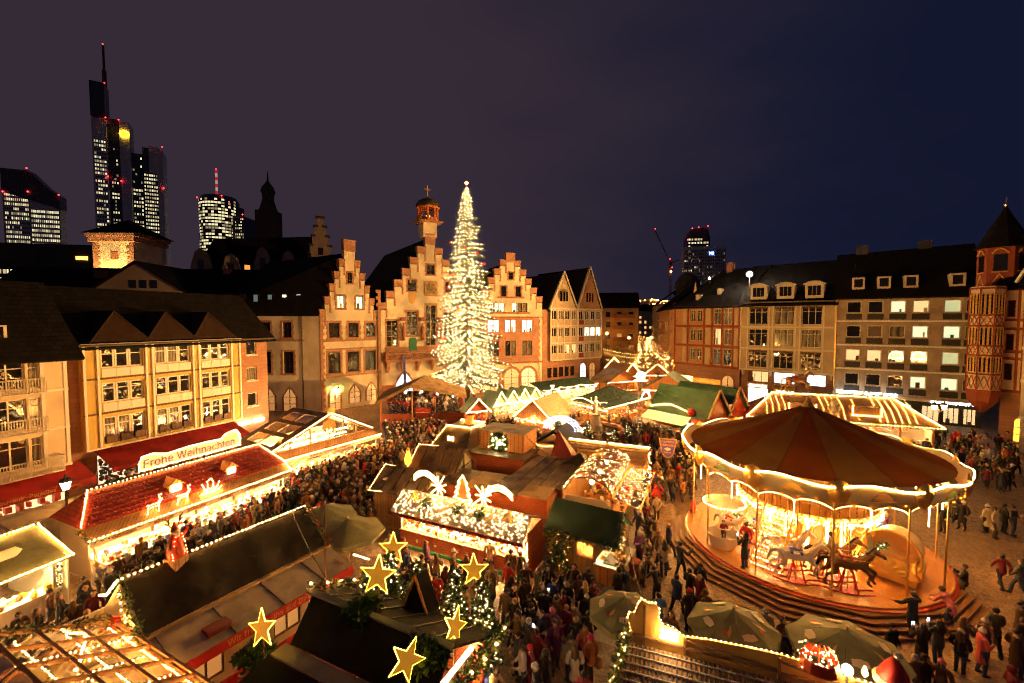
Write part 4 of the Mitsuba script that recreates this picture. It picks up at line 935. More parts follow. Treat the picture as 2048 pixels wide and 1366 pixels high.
for lab, x, y, w, h, lit in (('small dark block tower right of the tallest skyscraper, lower windows lit', -435, 600, 22, 85, 1), ('plain dark block tower left of the round skyscraper', -340, 520, 17, 102, 0)):
    t = thing('office_tower', lab, 'skyscraper'); put('body', M().box(x, x + w, y, y + 20, 0, h), 'tower_grey', t); tower(t, [(Fr(x, y), 1, w - 1, 10, h * (.55 if not lit else .95), 5, 14, .75, lambda q: 1)])
t = thing('office_block', 'long low office block with yellow sign before the far-left tower', 'office building')
f = Fr(-250, 215, 12); put('body', M().box(0, 56, 0, 20, 0, 50), 'dark_stone', t, f)
put('sign', M().box(33, 38, -.3, -.05, 42.5, 44.3), 'yellow', t, f, glow=(1, .45, .05), weight=.0)
tower(t, [(f, 1, 10, 30, 38, 6, 2, .9, lambda q: 1)])

# dark old town-hall wing with its slender tower
t = thing('slender_tower', 'slender dark tower with domed lantern top in silhouette', 'tower')
x, y = -72.0, 132.0
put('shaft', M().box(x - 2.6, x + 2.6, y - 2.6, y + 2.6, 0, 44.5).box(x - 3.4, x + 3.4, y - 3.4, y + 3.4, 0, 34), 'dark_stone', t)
put('lantern', M().lathe([(2.9, 44.4), (2.5, 45), (2.0, 46.5), (1.6, 48), (1.7, 49.5), (2.1, 50.2), (1.7, 51.4), (.8, 52.6), (.3, 53.4), (.14, 55.5), (0, 56.8)], 8, (x, y, 0)), 'dark_stone', t)
t = thing('dark_wing_house', 'long dark old wing with stepped gable and pale dormer gables behind the stepped houses', 'town hall')
f = Fr(-58.0, 92, 26.0)
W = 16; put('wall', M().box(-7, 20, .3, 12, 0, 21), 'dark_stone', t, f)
q = [(0 + 8, 0)]
gp = [(13.2, 14)]; z = 20.5; x = 13.2
for i in range(6): gp += [(x, z + 2.1), (x + .5, z + 2.1)]; x += .5; z += 2.1
gp += [(x, z + 2), (x + 1.4, z + 2)]; x += 1.4
for i in range(6): gp += [(x, z), (x + .5, z)]; x += .5; z -= 2.1
gp += [(x, 14)]
put('stepped_gable', M().prism(gp, -.2, .5), 'far_wall', t, f)
q = M()
for i, (a, b) in enumerate(zip(gp[:-1], gp[1:])):
    if abs(a[1] - b[1]) < .01: q.box(a[0] - .25, b[0] + .25, -.4, .8, a[1], a[1] + .45)
put('coping', q, 'dark_stone', t, f)
put('gable_window', M().box(16.4, 17.4, -.28, -.205, 27, 28.6).box(16, 18, -.28, -.205, 21.5, 24), 'pane', t, f)
put('roof', M().slab([[-7.5, -.2, 20], [20, -.2, 20], [17, 10, 32.8], [-4.5, 10, 30.5]], .3).slab([[-7.5, 20, 20], [-7.5, -.2, 20], [-4.5, 10, 30.5]], .3), 'slate', t, f)
for x, h in ((-5.4, 27), (-.2, 26.4), (5.5, 28), (10.4, 27.6)):
    d = put('dormer_gable', M().prism([(x - 1.9, 20), (x + 1.9, 20), (x + 1.6, h - 3.4), (x + .9, h - .8), (x, h), (x - .9, h - .8), (x - 1.6, h - 3.4)], -.3, 4), 'far_wall', t, f); put('window', M().box(x - .5, x + .5, -.38, -.305, h - 4.4, h - 2.4), 'pane', d, f)
put('lit_window', M().box(2.2, 3.2, -.3, -.25, 22.8, 24), 'white', t, f, glow=(.2, .07, .01), weight=0)

# ---------------------------------------------------------------- street to the north
k = 0
for lab, x0, y0, deg, W, D, h, mat in (('plain apartment house with balconies behind the pointed gables', 24.0, 118, -8, 9.5, 9, 16.0, 'orange_wall'), ('second house along the left side of the market street', 33.8, 118.5, 75, 24, 12, 16, 'far_wall'), ('third, paler house along the left side of the market street', 40.2, 143.5, 72, 32, 12, 17, 'far_wall'), ('far house closing the view of the market street', 62, 260, 0, 40, 14, 18, 'far_wall')):
    t = thing('street_house', lab, 'house'); f = Fr(x0, y0, deg)
    nc = int(W / 3); holes = [(1 + c * 3, 2.3 + c * 3, z, z + 1.6) for c in range(nc) for z in (4.2, 7.3, 10.4, 13.2) if z < h - 2]
    put('wall', shell(wall(M(), 0, W, 0, h, holes, .25), W, D, 0, h), mat, t, f)
    for i, hh in enumerate(holes):
        if k == 0: window(t, f, *hh, pane='dim' if rng.random() < .2 else 'pane', nx=1, fm='offwhite')
    if k: put('lit_window', (lambda m: [m.box(a, b, .2, .25, c, d) for a, b, c, d in holes if rng.random() < .4] and m)(M().box(1, 2.3, .2, .25, 4.2, 5.8)), 'white', t, f, glow=(.15, .08, .025), weight=.02, kind='stuff')
    put('roof', saddle(-.2, W + .2, -.2, D, h, h + 4.0, .3), 'slate', t, f)
    if k == 0:
        for z in (7.0, 10.1, 13.0): put('balcony', M().box(3, 8.5, -1.2, 0, z, z + .15).box(3, 8.5, -1.22, -1.15, z, z + 1.0), 'sandstone_dark', t, f)
    k += 1
for lab, x0, y0, deg, h, mat, D in (('first house along the right side of the market street beyond the orange corner house', 38.5, 116, -104, 15, 'orange_wall', 10), ('second house along the right side of the market street', 46.5, 146, -104.5, 17, 'far_wall', 12)):
    t = thing('street_house', lab, 'house'); f = Fr(x0, y0, deg); holes = [(1 + c * 3, 2.3 + c * 3, z, z + 1.6) for c in range(8) for z in (4.2, 7.3, 10.4)]
    put('wall', shell(wall(M(), 0, 26, 0, h, holes, .25), 26, D, 0, h), mat, t, f); put('roof', saddle(-.2, 26.2, -.2, D, h, h + 4.5), 'slate', t, f)
    put('pane', (lambda m: [m.box(a, b, .2, .25, c, d) for a, b, c, d in holes] and m)(M()), 'pane', t, f, kind='stuff')
    put('lit_window', (lambda m: [m.box(a, b, .1, .19, c, d) for a, b, c, d in holes if rng.random() < .3] and m)(M().box(1, 2.3, .1, .19, 4.2, 5.8)), 'white', t, f, glow=(.16, .1, .035), weight=.02, kind='stuff')
t = thing('domed_tower', 'small dark domed turret behind the orange corner house', 'tower')
put('drum', M().lathe([(2.6, 0), (2.6, 20), (3.0, 20.2), (2.8, 21.5), (1.8, 23), (.2, 23.8), (.1, 25)], 12, (42, 106, 0)), 'dark_stone', t)
for i, (lab, x, y, w, h) in enumerate((('low lit hotel roof far down the street', 95, 420, 46, 32), ('farther low block with a lit roof terrace', 150, 470, 40, 33), ('far low block at the right end of the distant roofs', 118, 380, 25, 26))):
    t = thing('far_block', lab, 'building'); put('wall', M().box(x, x + w, y, y + 15, 0, h), 'far_wall', t)
    put('roof_lights', M().bulbs([[x + w * rng.random(), y - .3, h + rng.uniform(-1.5, .6)] for _ in range(26)], .55), 'lampglow', t, glow=WARM * 5, weight=0, kind='stuff')
t = thing('hotel_tower', 'tall pale hotel slab right of the crane with a small blue sign', 'skyscraper')
f = Fr(166, 430, -14)
put('slab', M().box(0, 38, 0, 20, 0, 83), 'tower_grey', t, f)
q = M()
for i in range(26): x = .6 + 1.45 * i; q.box(x, x + .5, -.35, 0, 4, 80)
put('fin', q, 'grey', t, f, kind='stuff'); tower(t, [(f, 1, 37, 6, 80, 20, 24, .05, lambda q_: 1)])
scene['hotel_flood_beam'] = {'type': 'spot', 'to_world': T().look_at(origin=[172, 392, 24], target=[184, 428, 56], up=[0, 0, 1]), 'intensity': rgb((95, 85, 82)), 'cutoff_angle': 60.0, 'beam_width': 30.0, 'sampling_weight': 8.0}
single('slab_floodlight', M().sph((172, 391.6, 24), .8, 1), 'lampglow', 'lit floodlight at the foot of the tall pale hotel slab', 'lamp', glow=(1.2, 1, .8))
put('sign', M().text('N2', 2.4, (25, -.5, 75), (1, 0, 0), (0, 0, 1), .2), 'blue', t, f, glow=(.3, .6, 4), weight=0)
t = thing('office_tower', 'office tower with bright top floors behind the hotel slab', 'skyscraper')
f = Fr(205, 520, -10)
put('body', M().box(0, 25, 0, 22, 0, 108).prism([(0, 108), (25, 108), (22, 120), (4, 118)], 0, 22), 'tower_dark', t, f); tower(t, [(f, 1, 24, 80, 108, 7, 7, .85, lambda q_: 1)])
beacons(t, [f(p) for p in ([5, -1, 119], [12, -1, 120], [22, -1, 121], [0, -1, 106])], 1.3)
t = thing('tower_crane', 'thin tower crane with red lamps left of the hotel slab', 'crane')
q = M(); X, Y = 150.0, 420.0
for dx in (-.8, .8):
    for dy in (-.8, .8): q.beam([X + dx, Y + dy, 0], [X + dx, Y + dy, 68], .25)
for i in range(22): s = 1 if i % 2 else -1; q.beam([X - .8 * s, Y - .8, i * 3], [X + .8 * s, Y - .8, i * 3 + 3], .18)
put('mast', q, 'rust', t)
put('jib', M().beam([X, Y, 66], [X - 14, Y + 4, 98], .8).beam([X, Y, 66], [X + 7, Y - 2, 69], 1.0).box(X - 1.2, X + 1.2, Y - 1.2, Y + 1.2, 62, 66), 'rust', t)
beacons(t, [[X - 14, Y + 3, 99], [X - 1, Y - 1.5, 70], [X + 1, Y - 1.5, 62]], 1.0)
put('cab_lamp', M().bulbs([[X, Y - 1.6, 58]], 1.1), 'lampglow', t, glow=GOLD * 4, weight=0)
# ---------------------------------------------------------------- market stalls, near
def goods(th, fr, x0, x1, y0, y1, z, n, mats=('red', 'offwhite', 'gold', 'brown', 'green', 'skyblue'), h=(.08, .3), w=(.08, .25)):
    ms = {k: M() for k in mats}
    for _ in range(n):
        m = ms[rng.choice(mats)]; x, y, a, b, c = rng.uniform(x0, x1), rng.uniform(y0, y1), rng.uniform(*w), rng.uniform(*w), rng.uniform(*h)
        if rng.random() < .6: m.box(x, x + a, y, y + b, z, z + c)
        else: m.sph((x, y, z + a * .5), a * .5, 0)
    for k, m in ms.items():
        if m.n: put('goods', m, k, th, fr, kind='stuff')


def hanging(th, fr, x0, x1, y, z0, z1, n, mats=('red', 'gold', 'offwhite', 'brown', 'pale')):
    ms = {k: M() for k in mats}
    for _ in range(n):
        m = ms[rng.choice(mats)]; x, z, a = rng.uniform(x0, x1), rng.uniform(z0, z1), rng.uniform(.05, .16)
        m.box(x - a / 2, x + a / 2, y, y + .07, z - a, z + a) if rng.random() < .6 else m.sph((x, y, z), a * .7, 0)
    for k, m in ms.items():
        if m.n: put('hanging_goods', m, k, th, fr, kind='stuff')


def greenery(m, pts, r, per=70, size=.13):
    """Fir sprigs round a path: thin leaf-shaped blades."""
    p = along(pts, .1); n = int(len(p) * .1 * per); v, f = [], []
    for i in range(n):
        q = p[rng.randrange(len(p))]; d = np.array([rng.gauss(0, 1) for _ in range(3)]); d /= np.linalg.norm(d); e = np.cross(d, [rng.gauss(0, 1) for _ in range(3)]); e /= np.linalg.norm(e) + 1e-9
        a = q + d * r * rng.uniform(.1, .7); b = a + d * size * rng.uniform(.6, 1.3); c = (a + b) / 2
        v += [a, c + e * size * .22, b, c - e * size * .22]; f += [[4 * i, 4 * i + 1, 4 * i + 2], [4 * i, 4 * i + 2, 4 * i + 3]]
    return m.add(v, f)


def counter(th, fr, x0, x1, y, d, z=1.0, mat='wood_red', skirt=None):
    put('counter', M().box(x0, x1, y, y + .06, .05, z), mat, th, fr)
    put('counter_top', M().box(x0 - .05, x1 + .05, y - .1, y + d, z, z + .05), 'wood_brown', th, fr)
    if skirt: put('skirting', M().box(x0 - .03, x1 + .03, y - .12, y - .003, 0, .16), skirt, th, fr)


def lamp(th, fr, x0, x1, y, z, L=14, col=WHITE, w=.12):
    k = put('lamp_tube', M().box(x0, x1, y, y + w, z, z + .06), 'lampglow', th, fr, glow=col * L * 2.5); return k


def box_walls(th, fr, x0, x1, y0, y1, z0, z1, mat, sides='blr'):
    m = M()
    if 'b' in sides: m.box(x0, x1, y1 - .06, y1, z0, z1)
    if 'l' in sides: m.box(x0, x0 + .06, y0, y1 - .06, z0, z1)
    if 'r' in sides: m.box(x1 - .06, x1, y0, y1 - .06, z0, z1)
    if 'f' in sides: m.box(x0 + .06, x1 - .06, y0, y0 + .06, z0, z1)
    return put('side_wall', m, mat, th, fr)


def posts(th, fr, xs, y, z0, z1, mat='offwhite', w=.1):
    for x in xs: put('post', M().box(x - w / 2, x + w / 2, y, y + w, z0, z1), mat, th, fr)


# --- A: long stall with the red tiled roof
fA = Fr(-19.44, 20.11, 65.4)
t = thing('market_stall', 'long sausage-and-sweets stall with red tiled hip roof and two small dormers', 'market stall')
rm = saddle(-.15, 10.3, .75, 3.6, 2.85, 3.95, .15, .08, .75, .6)
put('roof', rm, 'tile_red', t, fA)
q = M()   # courses of roof shingles, proud of the roof plane
for r in range(7):
    f0 = r / 7; y = .62 + 1.55 * f0; z = 2.78 + 1.15 * f0
    xa, xb = -.25 + .75 * f0 + .06, 10.4 - .6 * f0 - .06; n = int((xb - xa) / .22)
    for i in range(n): x = xa + (xb - xa) * i / n; q.hexa([[x, y, z + .012], [x + .2, y, z + .012], [x + .2, y + .22, z + .165], [x, y + .22, z + .165]], [[x, y - .01, z + .04], [x + .2, y - .01, z + .04], [x + .2, y + .22, z + .18], [x, y + .22, z + .18]])
put('shingle', q, 'tile_red', t, fA, kind='stuff')
for x in (3.9, 7.0):
    d = put('dormer', M().prism([(x - .33, 2.95), (x + .33, 2.95), (x + .33, 3.4), (x, 3.65), (x - .33, 3.4)], .95, 2.2), 'wood_orange', t, fA)
    put('dormer_roof', M().slab([[x - .45, .85, 3.34], [x, .85, 3.72], [x, 2.3, 3.72], [x - .45, 2.3, 3.34]], .05).slab([[x + .45, .85, 3.34], [x + .45, 2.3, 3.34], [x, 2.3, 3.72], [x, .85, 3.72]], .05), 'trim_orange', d, fA)
    put('pane', M().box(x - .24, x + .24, .9, .94, 3.0, 3.38), 'white', d, fA, glow=WHITE * (9 if x < 5 else 4.5))
put('shelf_roof', M().slab([[-.35, -.15, 2.28], [10.3, -.15, 2.28], [10.3, .75, 2.66], [-.35, .75, 2.66]], .05), 'wood_brown', t, fA)
put('fascia', M().box(-.3, 10.2, -.2, -.15, 2.0, 2.28), 'offwhite', t, fA)
for i, w_ in enumerate(('Glühwein', 'Mandeln', 'Bratapfel', 'Crêpes', 'Waffeln', 'Punsch')): put('lettering', M().text(w_, .16, (1.0 + 1.65 * i, -.205, 2.07), (1, 0, 0), (0, 0, 1), .006), 'timber_red', t, fA)
put('gutter_board', M().box(-.2, 10.2, .7, .75, 2.66, 2.86), 'offwhite', t, fA)
put('counter', M().box(.2, 10.0, -.30, -.23, .1, 1.05), 'pale', t, fA)
put('counter_top', M().box(.1, 10.1, -.55, 1.3, 1.05, 1.1), 'white', t, fA)
q = M()
for i in range(10): x = .3 + i * 1.0; q.beam([x, -.32, .1], [x, -.32, 1.02], .07); q.beam([x, -.34, .9 if i % 2 else .15], [x + 1.0, -.34, .15 if i % 2 else .9], .07)
put('timber_braces', q, 'brown', t, fA)
put('step_board', M().box(0, 10, -1.1, -.35, .0, .12), 'green', t, fA)
box_walls(t, fA, 0, 10.2, .8, 3.5, .05, 2.85, 'offwhite', 'blr'); posts(t, fA, (.1, 2.6, 5.1, 7.6, 10.1), .3, 1.1, 2.3)
lamp(t, fA, .4, 9.9, .9, 2.45, 22); lamp(t, fA, .4, 9.9, -.05, 2.16, 26, w=.05)
goods(t, fA, .2, 9.9, -.5, .9, 1.1, 300, ('offwhite', 'pale', 'red', 'brown', 'gold', 'skyblue'))
hanging(t, fA, .3, 9.9, 1.6, 1.5, 2.3, 130, ('pale', 'offwhite', 'red', 'gold'))
lights('string of white bulbs along the ridge of the long red-roofed stall', [(.6, 2.17, 4.02), (9.7, 2.17, 4.02)], fr=fA)
lights('string of bulbs down the left hip of the long red-roofed stall', [(.6, 2.15, 4.0), (-.28, .62, 2.86)], fr=fA, step=.11)
lights('string of bulbs down the right hip of the long red-roofed stall', [(9.7, 2.17, 4.0), (10.4, .6, 2.86), (10.35, -.15, 2.36)], fr=fA, step=.11)
lights('string of bulbs along the front edge of the long red-roofed stall', [(-.3, -.2, 2.34), (10.3, -.2, 2.34)], fr=fA, step=.13)
q = M(); greenery(q, [fA([-.3, -.2, 2.3]), fA([-.35, .7, 2.65])], .14); greenery(q, [fA([-.3, -.22, 2.28]), fA([10.3, -.22, 2.28])], .09, 60, .1); put('garland', q, 'foliage', t, kind='stuff')


def deer_figure(label, fr, x, y, z, s, flip=1, L=18):
    """A reindeer drawn in bulbs on a wire frame."""
    P = lambda a, b: (x + a * s * flip, y, z + b * s)
    ln = [[P(-.5, 0), P(-.42, .5), P(-.5, .75), P(.3, .75), P(.55, 1.1), P(.72, 1.05), P(.6, .9), P(.42, .6), P(.4, 0)], [P(-.42, .5), P(.35, .5)], [P(.55, 1.1), P(.45, 1.5)], [P(.5, 1.3), P(.66, 1.5)]]
    return lights(label, None, step=.075, r=.03, L=L, fr=fr, lines=ln, name='light_figure')


def sleigh_figure(label, fr, x, y, z, s, L=18):
    P = lambda a, b: (x + a * s, y, z + b * s)
    ln = [[P(-.8, .9), P(-.6, .3), P(.5, .3), P(.75, .75)], [P(-.9, 0), P(.7, 0), P(.95, .25)], [P(-.4, 0), P(-.4, .3)], [P(.3, 0), P(.3, .3)], [P(-.3, .35), P(-.35, 1.1), P(0, 1.3), P(.2, .9), P(.15, .4)]]
    return lights(label, None, step=.075, r=.03, L=L, fr=fr, lines=ln, name='light_figure')


deer_figure('leftmost white reindeer light figure on the shelf roof of the long red-roofed stall', fA, 2.5, .3, 2.5, .55)
deer_figure('second white reindeer light figure, before the bright sleigh on the long red-roofed stall', fA, 3.9, .3, 2.5, .55)
sleigh_figure('white sleigh light figure with rider on the long red-roofed stall', fA, 5.4, .3, 2.55, .6, 40)

# the banner sign behind it
t = thing('banner_sign', 'long curved white sign reading Frohe Weihnachten behind the red-roofed stall, outlined in bulbs', 'sign')
fS = Fr(*fA([3.2, 3.1, 0])[:2], 66.5)
top = [(0, 4.45), (.15, 4.8), (.7, 4.85), (1.4, 4.65), (2.6, 4.75), (3.8, 4.75), (4.6, 4.7), (4.9, 5.0), (5.6, 5.1), (5.9, 4.7)]
put('board', M().prism([(0, 4.0), (5.9, 4.0)] + top[::-1], 0, .06), 'pale', t, fS)
put('lettering', M().text('Frohe Weihnachten', .46, (2.85, -.01, 4.12), (1, 0, 0), (0, 0, 1), .02, False, .92), 'purple', t, fS)
posts(t, fS, (.6, 3, 5.4), .06, 0, 4.2, 'brown', .08)
lights('outline of bulbs round the Frohe Weihnachten sign', [(a, -.04, b) for a, b in [(0, 4.0)] + top + [(5.9, 4.0), (0, 4.0)]], fr=fS, step=.1, L=12)

# --- B: sausage stall with clear gable
fB = Fr(-17.85, 31.92, 58.0)
t = thing('sausage_stall', 'big brightly lit sausage stall with open timber gable and skylights in its dark roof', 'market stall')
W, ze, zr, xm = 8.9, 2.75, 4.75, 5.0
q = M(); g2 = M()
# left slope with three skylight strips
for i in range(3):
    f0, f1 = .16 + .27 * i, .36 + .27 * i
    A = lambda f, y: [xm * f - .3 * (1 - f), y, ze - .1 + (zr - ze + .1) * f]
    g2.slab([A(f0, .7), A(f1, .7), A(f1, 4.3), A(f0, 4.3)], .03)
put('skylight', g2, 'foil', t, fB)
A = lambda f, y: [xm * f - .3 * (1 - f), y, ze - .1 + (zr - ze + .1) * f]
m = M(); prev = 0
for f0, f1 in ((0, .16), (.36, .43), (.63, .70), (.90, 1.0)): m.slab([A(f0, -.3), A(f1, -.3), A(f1, 5.0), A(f0, 5.0)], .06)
for f0, f1 in ((.16, .36), (.43, .63), (.70, .90)):
    m.slab([A(f0, -.3), A(f1, -.3), A(f1, .7), A(f0, .7)], .06); m.slab([A(f0, 4.3), A(f1, 4.3), A(f1, 5.0), A(f0, 5.0)], .06); m.slab([A(f0, 2.4), A(f1, 2.4), A(f1, 2.6), A(f0, 2.6)], .06)
m.slab([[W + .3, -.3, ze - .1], [W + .3, 5, ze - .1], [xm, 5, zr], [xm, -.3, zr]], .06)
put('roof', m, 'roof_felt', t, fB)
q = M().beam([-.3, -.3, ze - .1], [xm, -.3, zr], .12, .2, (0, 1, 0)).beam([W + .3, -.3, ze - .1], [xm, -.3, zr], .12, .2, (0, 1, 0)); q.box(-.2, W + .2, -.1, .05, ze - .25, ze - .1)
for x in (1.6, 3.3, 5.0, 6.4, 7.7): q.box(x - .05, x + .05, -.05, .05, ze - .1, ze + (zr - ze) * (x / xm if x <= xm else (W - x) / (W - xm)) - .05)
put('gable_frame', q, 'wood_brown', t, fB)
put('shelf_roof', M().slab([[-.4, -1.3, 2.25], [W + .4, -1.3, 2.25], [W + .3, 0, 2.6], [-.3, 0, 2.6]], .06), 'wood_brown', t, fB)
put('fascia', M().box(-.4, W + .4, -1.36, -1.3, 1.95, 2.27), 'pale', t, fB)
put('lettering', M().text('Bratwurst  Rindswurst  Grillspiess', .17, (4.2, -1.365, 2.03), (1, 0, 0), (0, 0, 1), .006), 'timber_red', t, fB)
put('counter', M().box(-.3, W + .3, -1.5, -1.42, .1, 1.1), 'pale', t, fB); put('counter_top', M().box(-.4, W + .4, -1.8, -.3, 1.1, 1.16), 'white', t, fB)
box_walls(t, fB, 0, W, .05, 4.9, .05, 2.6, 'offwhite', 'bl'); posts(t, fB, (-.25, 2.0, 4.4, 6.8, W + .2), -1.0, 1.1, 2.3, 'wood_brown')
lamp(t, fB, .2, W - .2, -1.2, 2.12, 34); lamp(t, fB, .8, W - 1.0, 1.6, 2.75, 34); lamp(t, fB, 1.5, W - 2, .3, 2.75, 20)
put('grill', M().lathe([(.05, 1.0), (.9, 1.05), (.95, 1.2), (.85, 1.25)], 16, (4.5, 1.8, 0)), 'char', t, fB); put('grill_hood', M().lathe([(.9, 2.0), (.5, 2.4), (.18, 2.7), (.16, 3.6)], 12, (4.5, 1.8, 0)), 'steel', t, fB)
goods(t, fB, -.2, W, -1.7, -.6, 1.16, 220, ('offwhite', 'red', 'brown', 'gold')); hanging(t, fB, .8, W - .8, .3, 2.8, 3.5, 90, ('offwhite', 'gold', 'brown', 'green'))
for i, s in enumerate(((2.3, .6), (6.6, .5))): deer_figure(f'{"left" if i == 0 else "right"} dark deer cutout standing on the shelf roof of the sausage stall', fB, s[0], -.7, 2.45, s[1], L=.05)
lights('string of bulbs up the left gable edge of the sausage stall', [(-.3, -.38, ze), (xm, -.38, zr + .1)], fr=fB, step=.09, r=.05)
lights('string of bulbs down the right gable edge of the sausage stall', [(xm, -.38, zr + .1), (W + .3, -.38, ze)], fr=fB, step=.09, r=.05)
lights('string of bulbs along the front edge of the sausage stall', [(-.4, -1.38, 2.3), (W + .4, -1.38, 2.3)], fr=fB, step=.1, r=.045)
put('gable_sign', M().prism([(xm - .7, 3.6), (xm + .6, 3.6), (xm + .5, 4.1), (xm, 4.35), (xm - .6, 4.1)], -.15, -.1), 'wood_orange', t, fB)
put('pig_cutout', M().add(*(lambda m: (m.v[0], m.f[0]))(M().sph((xm, -.35, zr + .35), .28, 1, (1.5, .4, 1)))).box(xm - .3, xm - .2, -.38, -.32, zr + .02, zr + .2).box(xm + .2, xm + .3, -.38, -.32, zr + .02, zr + .2), 'goldpaint', t, fB)

# --- C: stall cut by the left edge
fC = Fr(-19.3, 18.25, 72.0)
t = thing('market_stall', 'bakery stall with mossy felt roof and lit eaves cut by the left edge', 'market stall')
put('roof', M().slab([[-9, -.2, 2.35], [.4, -.2, 2.35], [.4, 2.2, 3.3], [-9, 2.2, 3.3]], .08).slab([[.4, 4.6, 2.35], [-9, 4.6, 2.35], [-9, 2.2, 3.3], [.4, 2.2, 3.3]], .08), 'canvas_green', t, fC)
put('gable', M().prism([(-.1, .1), (4.3, .1), (4.3, 2.4), (2.15, 3.2), (-.1, 2.4)], -.3, -.24), 'pale', t, Fr(-19.3, 18.25, 162.0).sub(0, 0))
put('counter', M().box(-9, .1, .3, .36, .1, 1.0), 'pale', t, fC); put('counter_top', M().box(-9, .2, .1, .9, 1.0, 1.05), 'white', t, fC); posts(t, fC, (-.05, -2, -4), .2, 1.05, 2.4)
lamp(t, fC, -7, -.2, .6, 2.2, 22); goods(t, fC, -7, 0, .15, .8, 1.05, 90, ('offwhite', 'brown', 'gold', 'pale')); hanging(t, fC, -7, 0, 1.2, 1.4, 2.1, 60)
lights('string of bulbs along the front eave of the mossy-roofed bakery stall', [(-9, -.25, 2.4), (.4, -.25, 2.4)], fr=fC, step=.1)
lights('string of bulbs along the ridge of the mossy-roofed bakery stall', [(.42, -.2, 2.4), (.42, 2.2, 3.38), (-9, 2.2, 3.38)], fr=fC, step=.1)
put('shop_sign', M().prism([(-3.4, 2.9), (-1.0, 2.9), (-.8, 3.1), (-1.0, 3.3), (-3.4, 3.3), (-3.6, 3.1)], .6, .65), 'pale', t, fC); put('lettering', M().text('Backhaus', .22, (-2.2, .59, 3.0), (1, 0, 0), (0, 0, 1), .01), 'timber_red', t, fC)
q = M(); greenery(q, [fC([.1, .2, 2.3]), fC([.1, .2, .8])], .13); put('garland', q, 'foliage', t, kind='stuff')

t = thing('storage_container', 'pale grey storage container behind the red-roofed stall below the street lamp', 'container')
fK = Fr(-24.0, 20.6, 63.0)
put('box', M().box(0, 4.8, 0, 2.2, .1, 2.5), 'canvas_grey', t, fK)
q = M()
for i in range(17): q.box(.1 + .28 * i, .22 + .28 * i, -.04, 0, .2, 2.4)
put('rib', q, 'canvas_grey', t, fK, kind='stuff'); put('roof_sheet', M().box(-.05, 4.85, -.06, 2.26, 2.5, 2.56), 'canvas_grey', t, fK)
q = M().box(-.06, 0, .1, 1.05, .2, 2.4).box(-.06, 0, 1.15, 2.1, .2, 2.4); put('door_leaf', q, 'canvas_grey', t, fK)

# --- D: clear-roofed stall in the left foreground
fD = Fr(-12.55, 13.45, -27.0)
t = thing('glass_roof_stall', 'foreground stall with clear panel roof cut by the lower left corner, bulbs and snowflakes inside', 'market stall')
m = M(); b = M(); A = lambda x, f: [x, -2.6 * f, 3.0 + 1.25 * f]; B = lambda x, f: [x, -2.6 - 2.6 * f, 4.25 - 1.25 * f]
for S in (A, B):
    for i in range(6):
        for j in range(3): m.slab([S(i * 1.15 + .04, j / 3 + .02), S(i * 1.15 + 1.11, j / 3 + .02), S(i * 1.15 + 1.11, (j + 1) / 3 - .02), S(i * 1.15 + .04, (j + 1) / 3 - .02)], .012)
    for i in range(7): b.beam(S(i * 1.15, 0), S(i * 1.15, 1), .07, .1)
    for j in range(4): b.beam(S(0, j / 3), S(6.9, j / 3), .07, .09)
put('roof_frame', b, 'midbrown', t, fD); put('roof_pane', m, 'foil', t, fD, kind='stuff')
put('gable_frame', M().beam([0, 0, 3.0], [0, -5.2, 3.0], .12).beam([0, -2.6, 3.0], [0, -2.6, 4.25], .08).beam([6.9, 0, 3], [6.9, -5.2, 3], .12), 'midbrown', t, fD)
box_walls(t, fD, 0, 6.9, -5.2, -.05, .05, 2.9, 'wood_orange', 'blr')
put('inner_floor', M().box(.1, 6.8, -5.1, -.12, .02, .12), 'deck', t, fD)
put('shelf', M().box(.1, 6.8, -1.0, -.12, 1.6, 1.66).box(.1, 6.8, -1.1, -.12, .9, .96), 'wood_brown', t, fD)
goods(t, fD, .2, 6.6, -.95, -.2, 1.66, 90); goods(t, fD, .2, 6.6, -1.0, -.2, .96, 90)
lights('straight string of bulbs under the clear roof, along its right eave', [(.3, -.25, 3.05), (6.8, -.25, 3.05)], fr=fD, step=.1, r=.035)
lights('second string of bulbs under the clear roof, parallel to its right eave', [(.3, -1.2, 3.45), (6.8, -1.2, 3.45)], fr=fD, step=.11, r=.035)
lights('third string of bulbs under the clear roof, near its ridge', [(.3, -2.2, 3.9), (6.8, -2.2, 3.9)], fr=fD, step=.11, r=.035)
lights('slanting strings of bulbs crossing under the clear roof', None, fr=fD, step=.11, r=.03, lines=[[(x, -.3, 2.95), (x + .5, -2.5, 3.95)] for x in (1.1, 2.5, 3.9, 5.2)] + [[(x, -3, 3.9), (x, -5, 3.0)] for x in (.8, 2.2, 3.6)])
for k, (x, f) in enumerate(((2.2, .35), (1.0, .75), (3.4, .7), (4.7, .35))):
    q = M()
    for a in range(6):
        c, s = math.cos(a * math.pi / 3), math.sin(a * math.pi / 3); P = lambda r, o=0: [x + r * c - o * s, -2.6 * f + (r * s + o * c) * .9, 2.93 + 1.25 * f - (r * s + o * c) * .43]
        q.beam(P(0), P(.3), .035, .015); q.beam(P(.16), P(.26, .1), .03, .012); q.beam(P(.16), P(.26, -.1), .03, .012)
    single('snowflake', q, 'white', ('white snowflake ornament nearest the right eave of the clear roof', 'white snowflake ornament at the left end of the clear roof', 'white snowflake ornament in the middle of the clear roof', 'white snowflake ornament at the lower end of the clear roof')[k], 'ornament', fD)
q = M(); greenery(q, [fD([0, 0, 3.05]), fD([-.02, -2.6, 4.3])], .16, 90); greenery(q, [fD([-.02, -2.6, 4.3]), fD([0, -5.2, 3.05])], .14, 80); put('garland', q, 'foliage', t, kind='stuff')
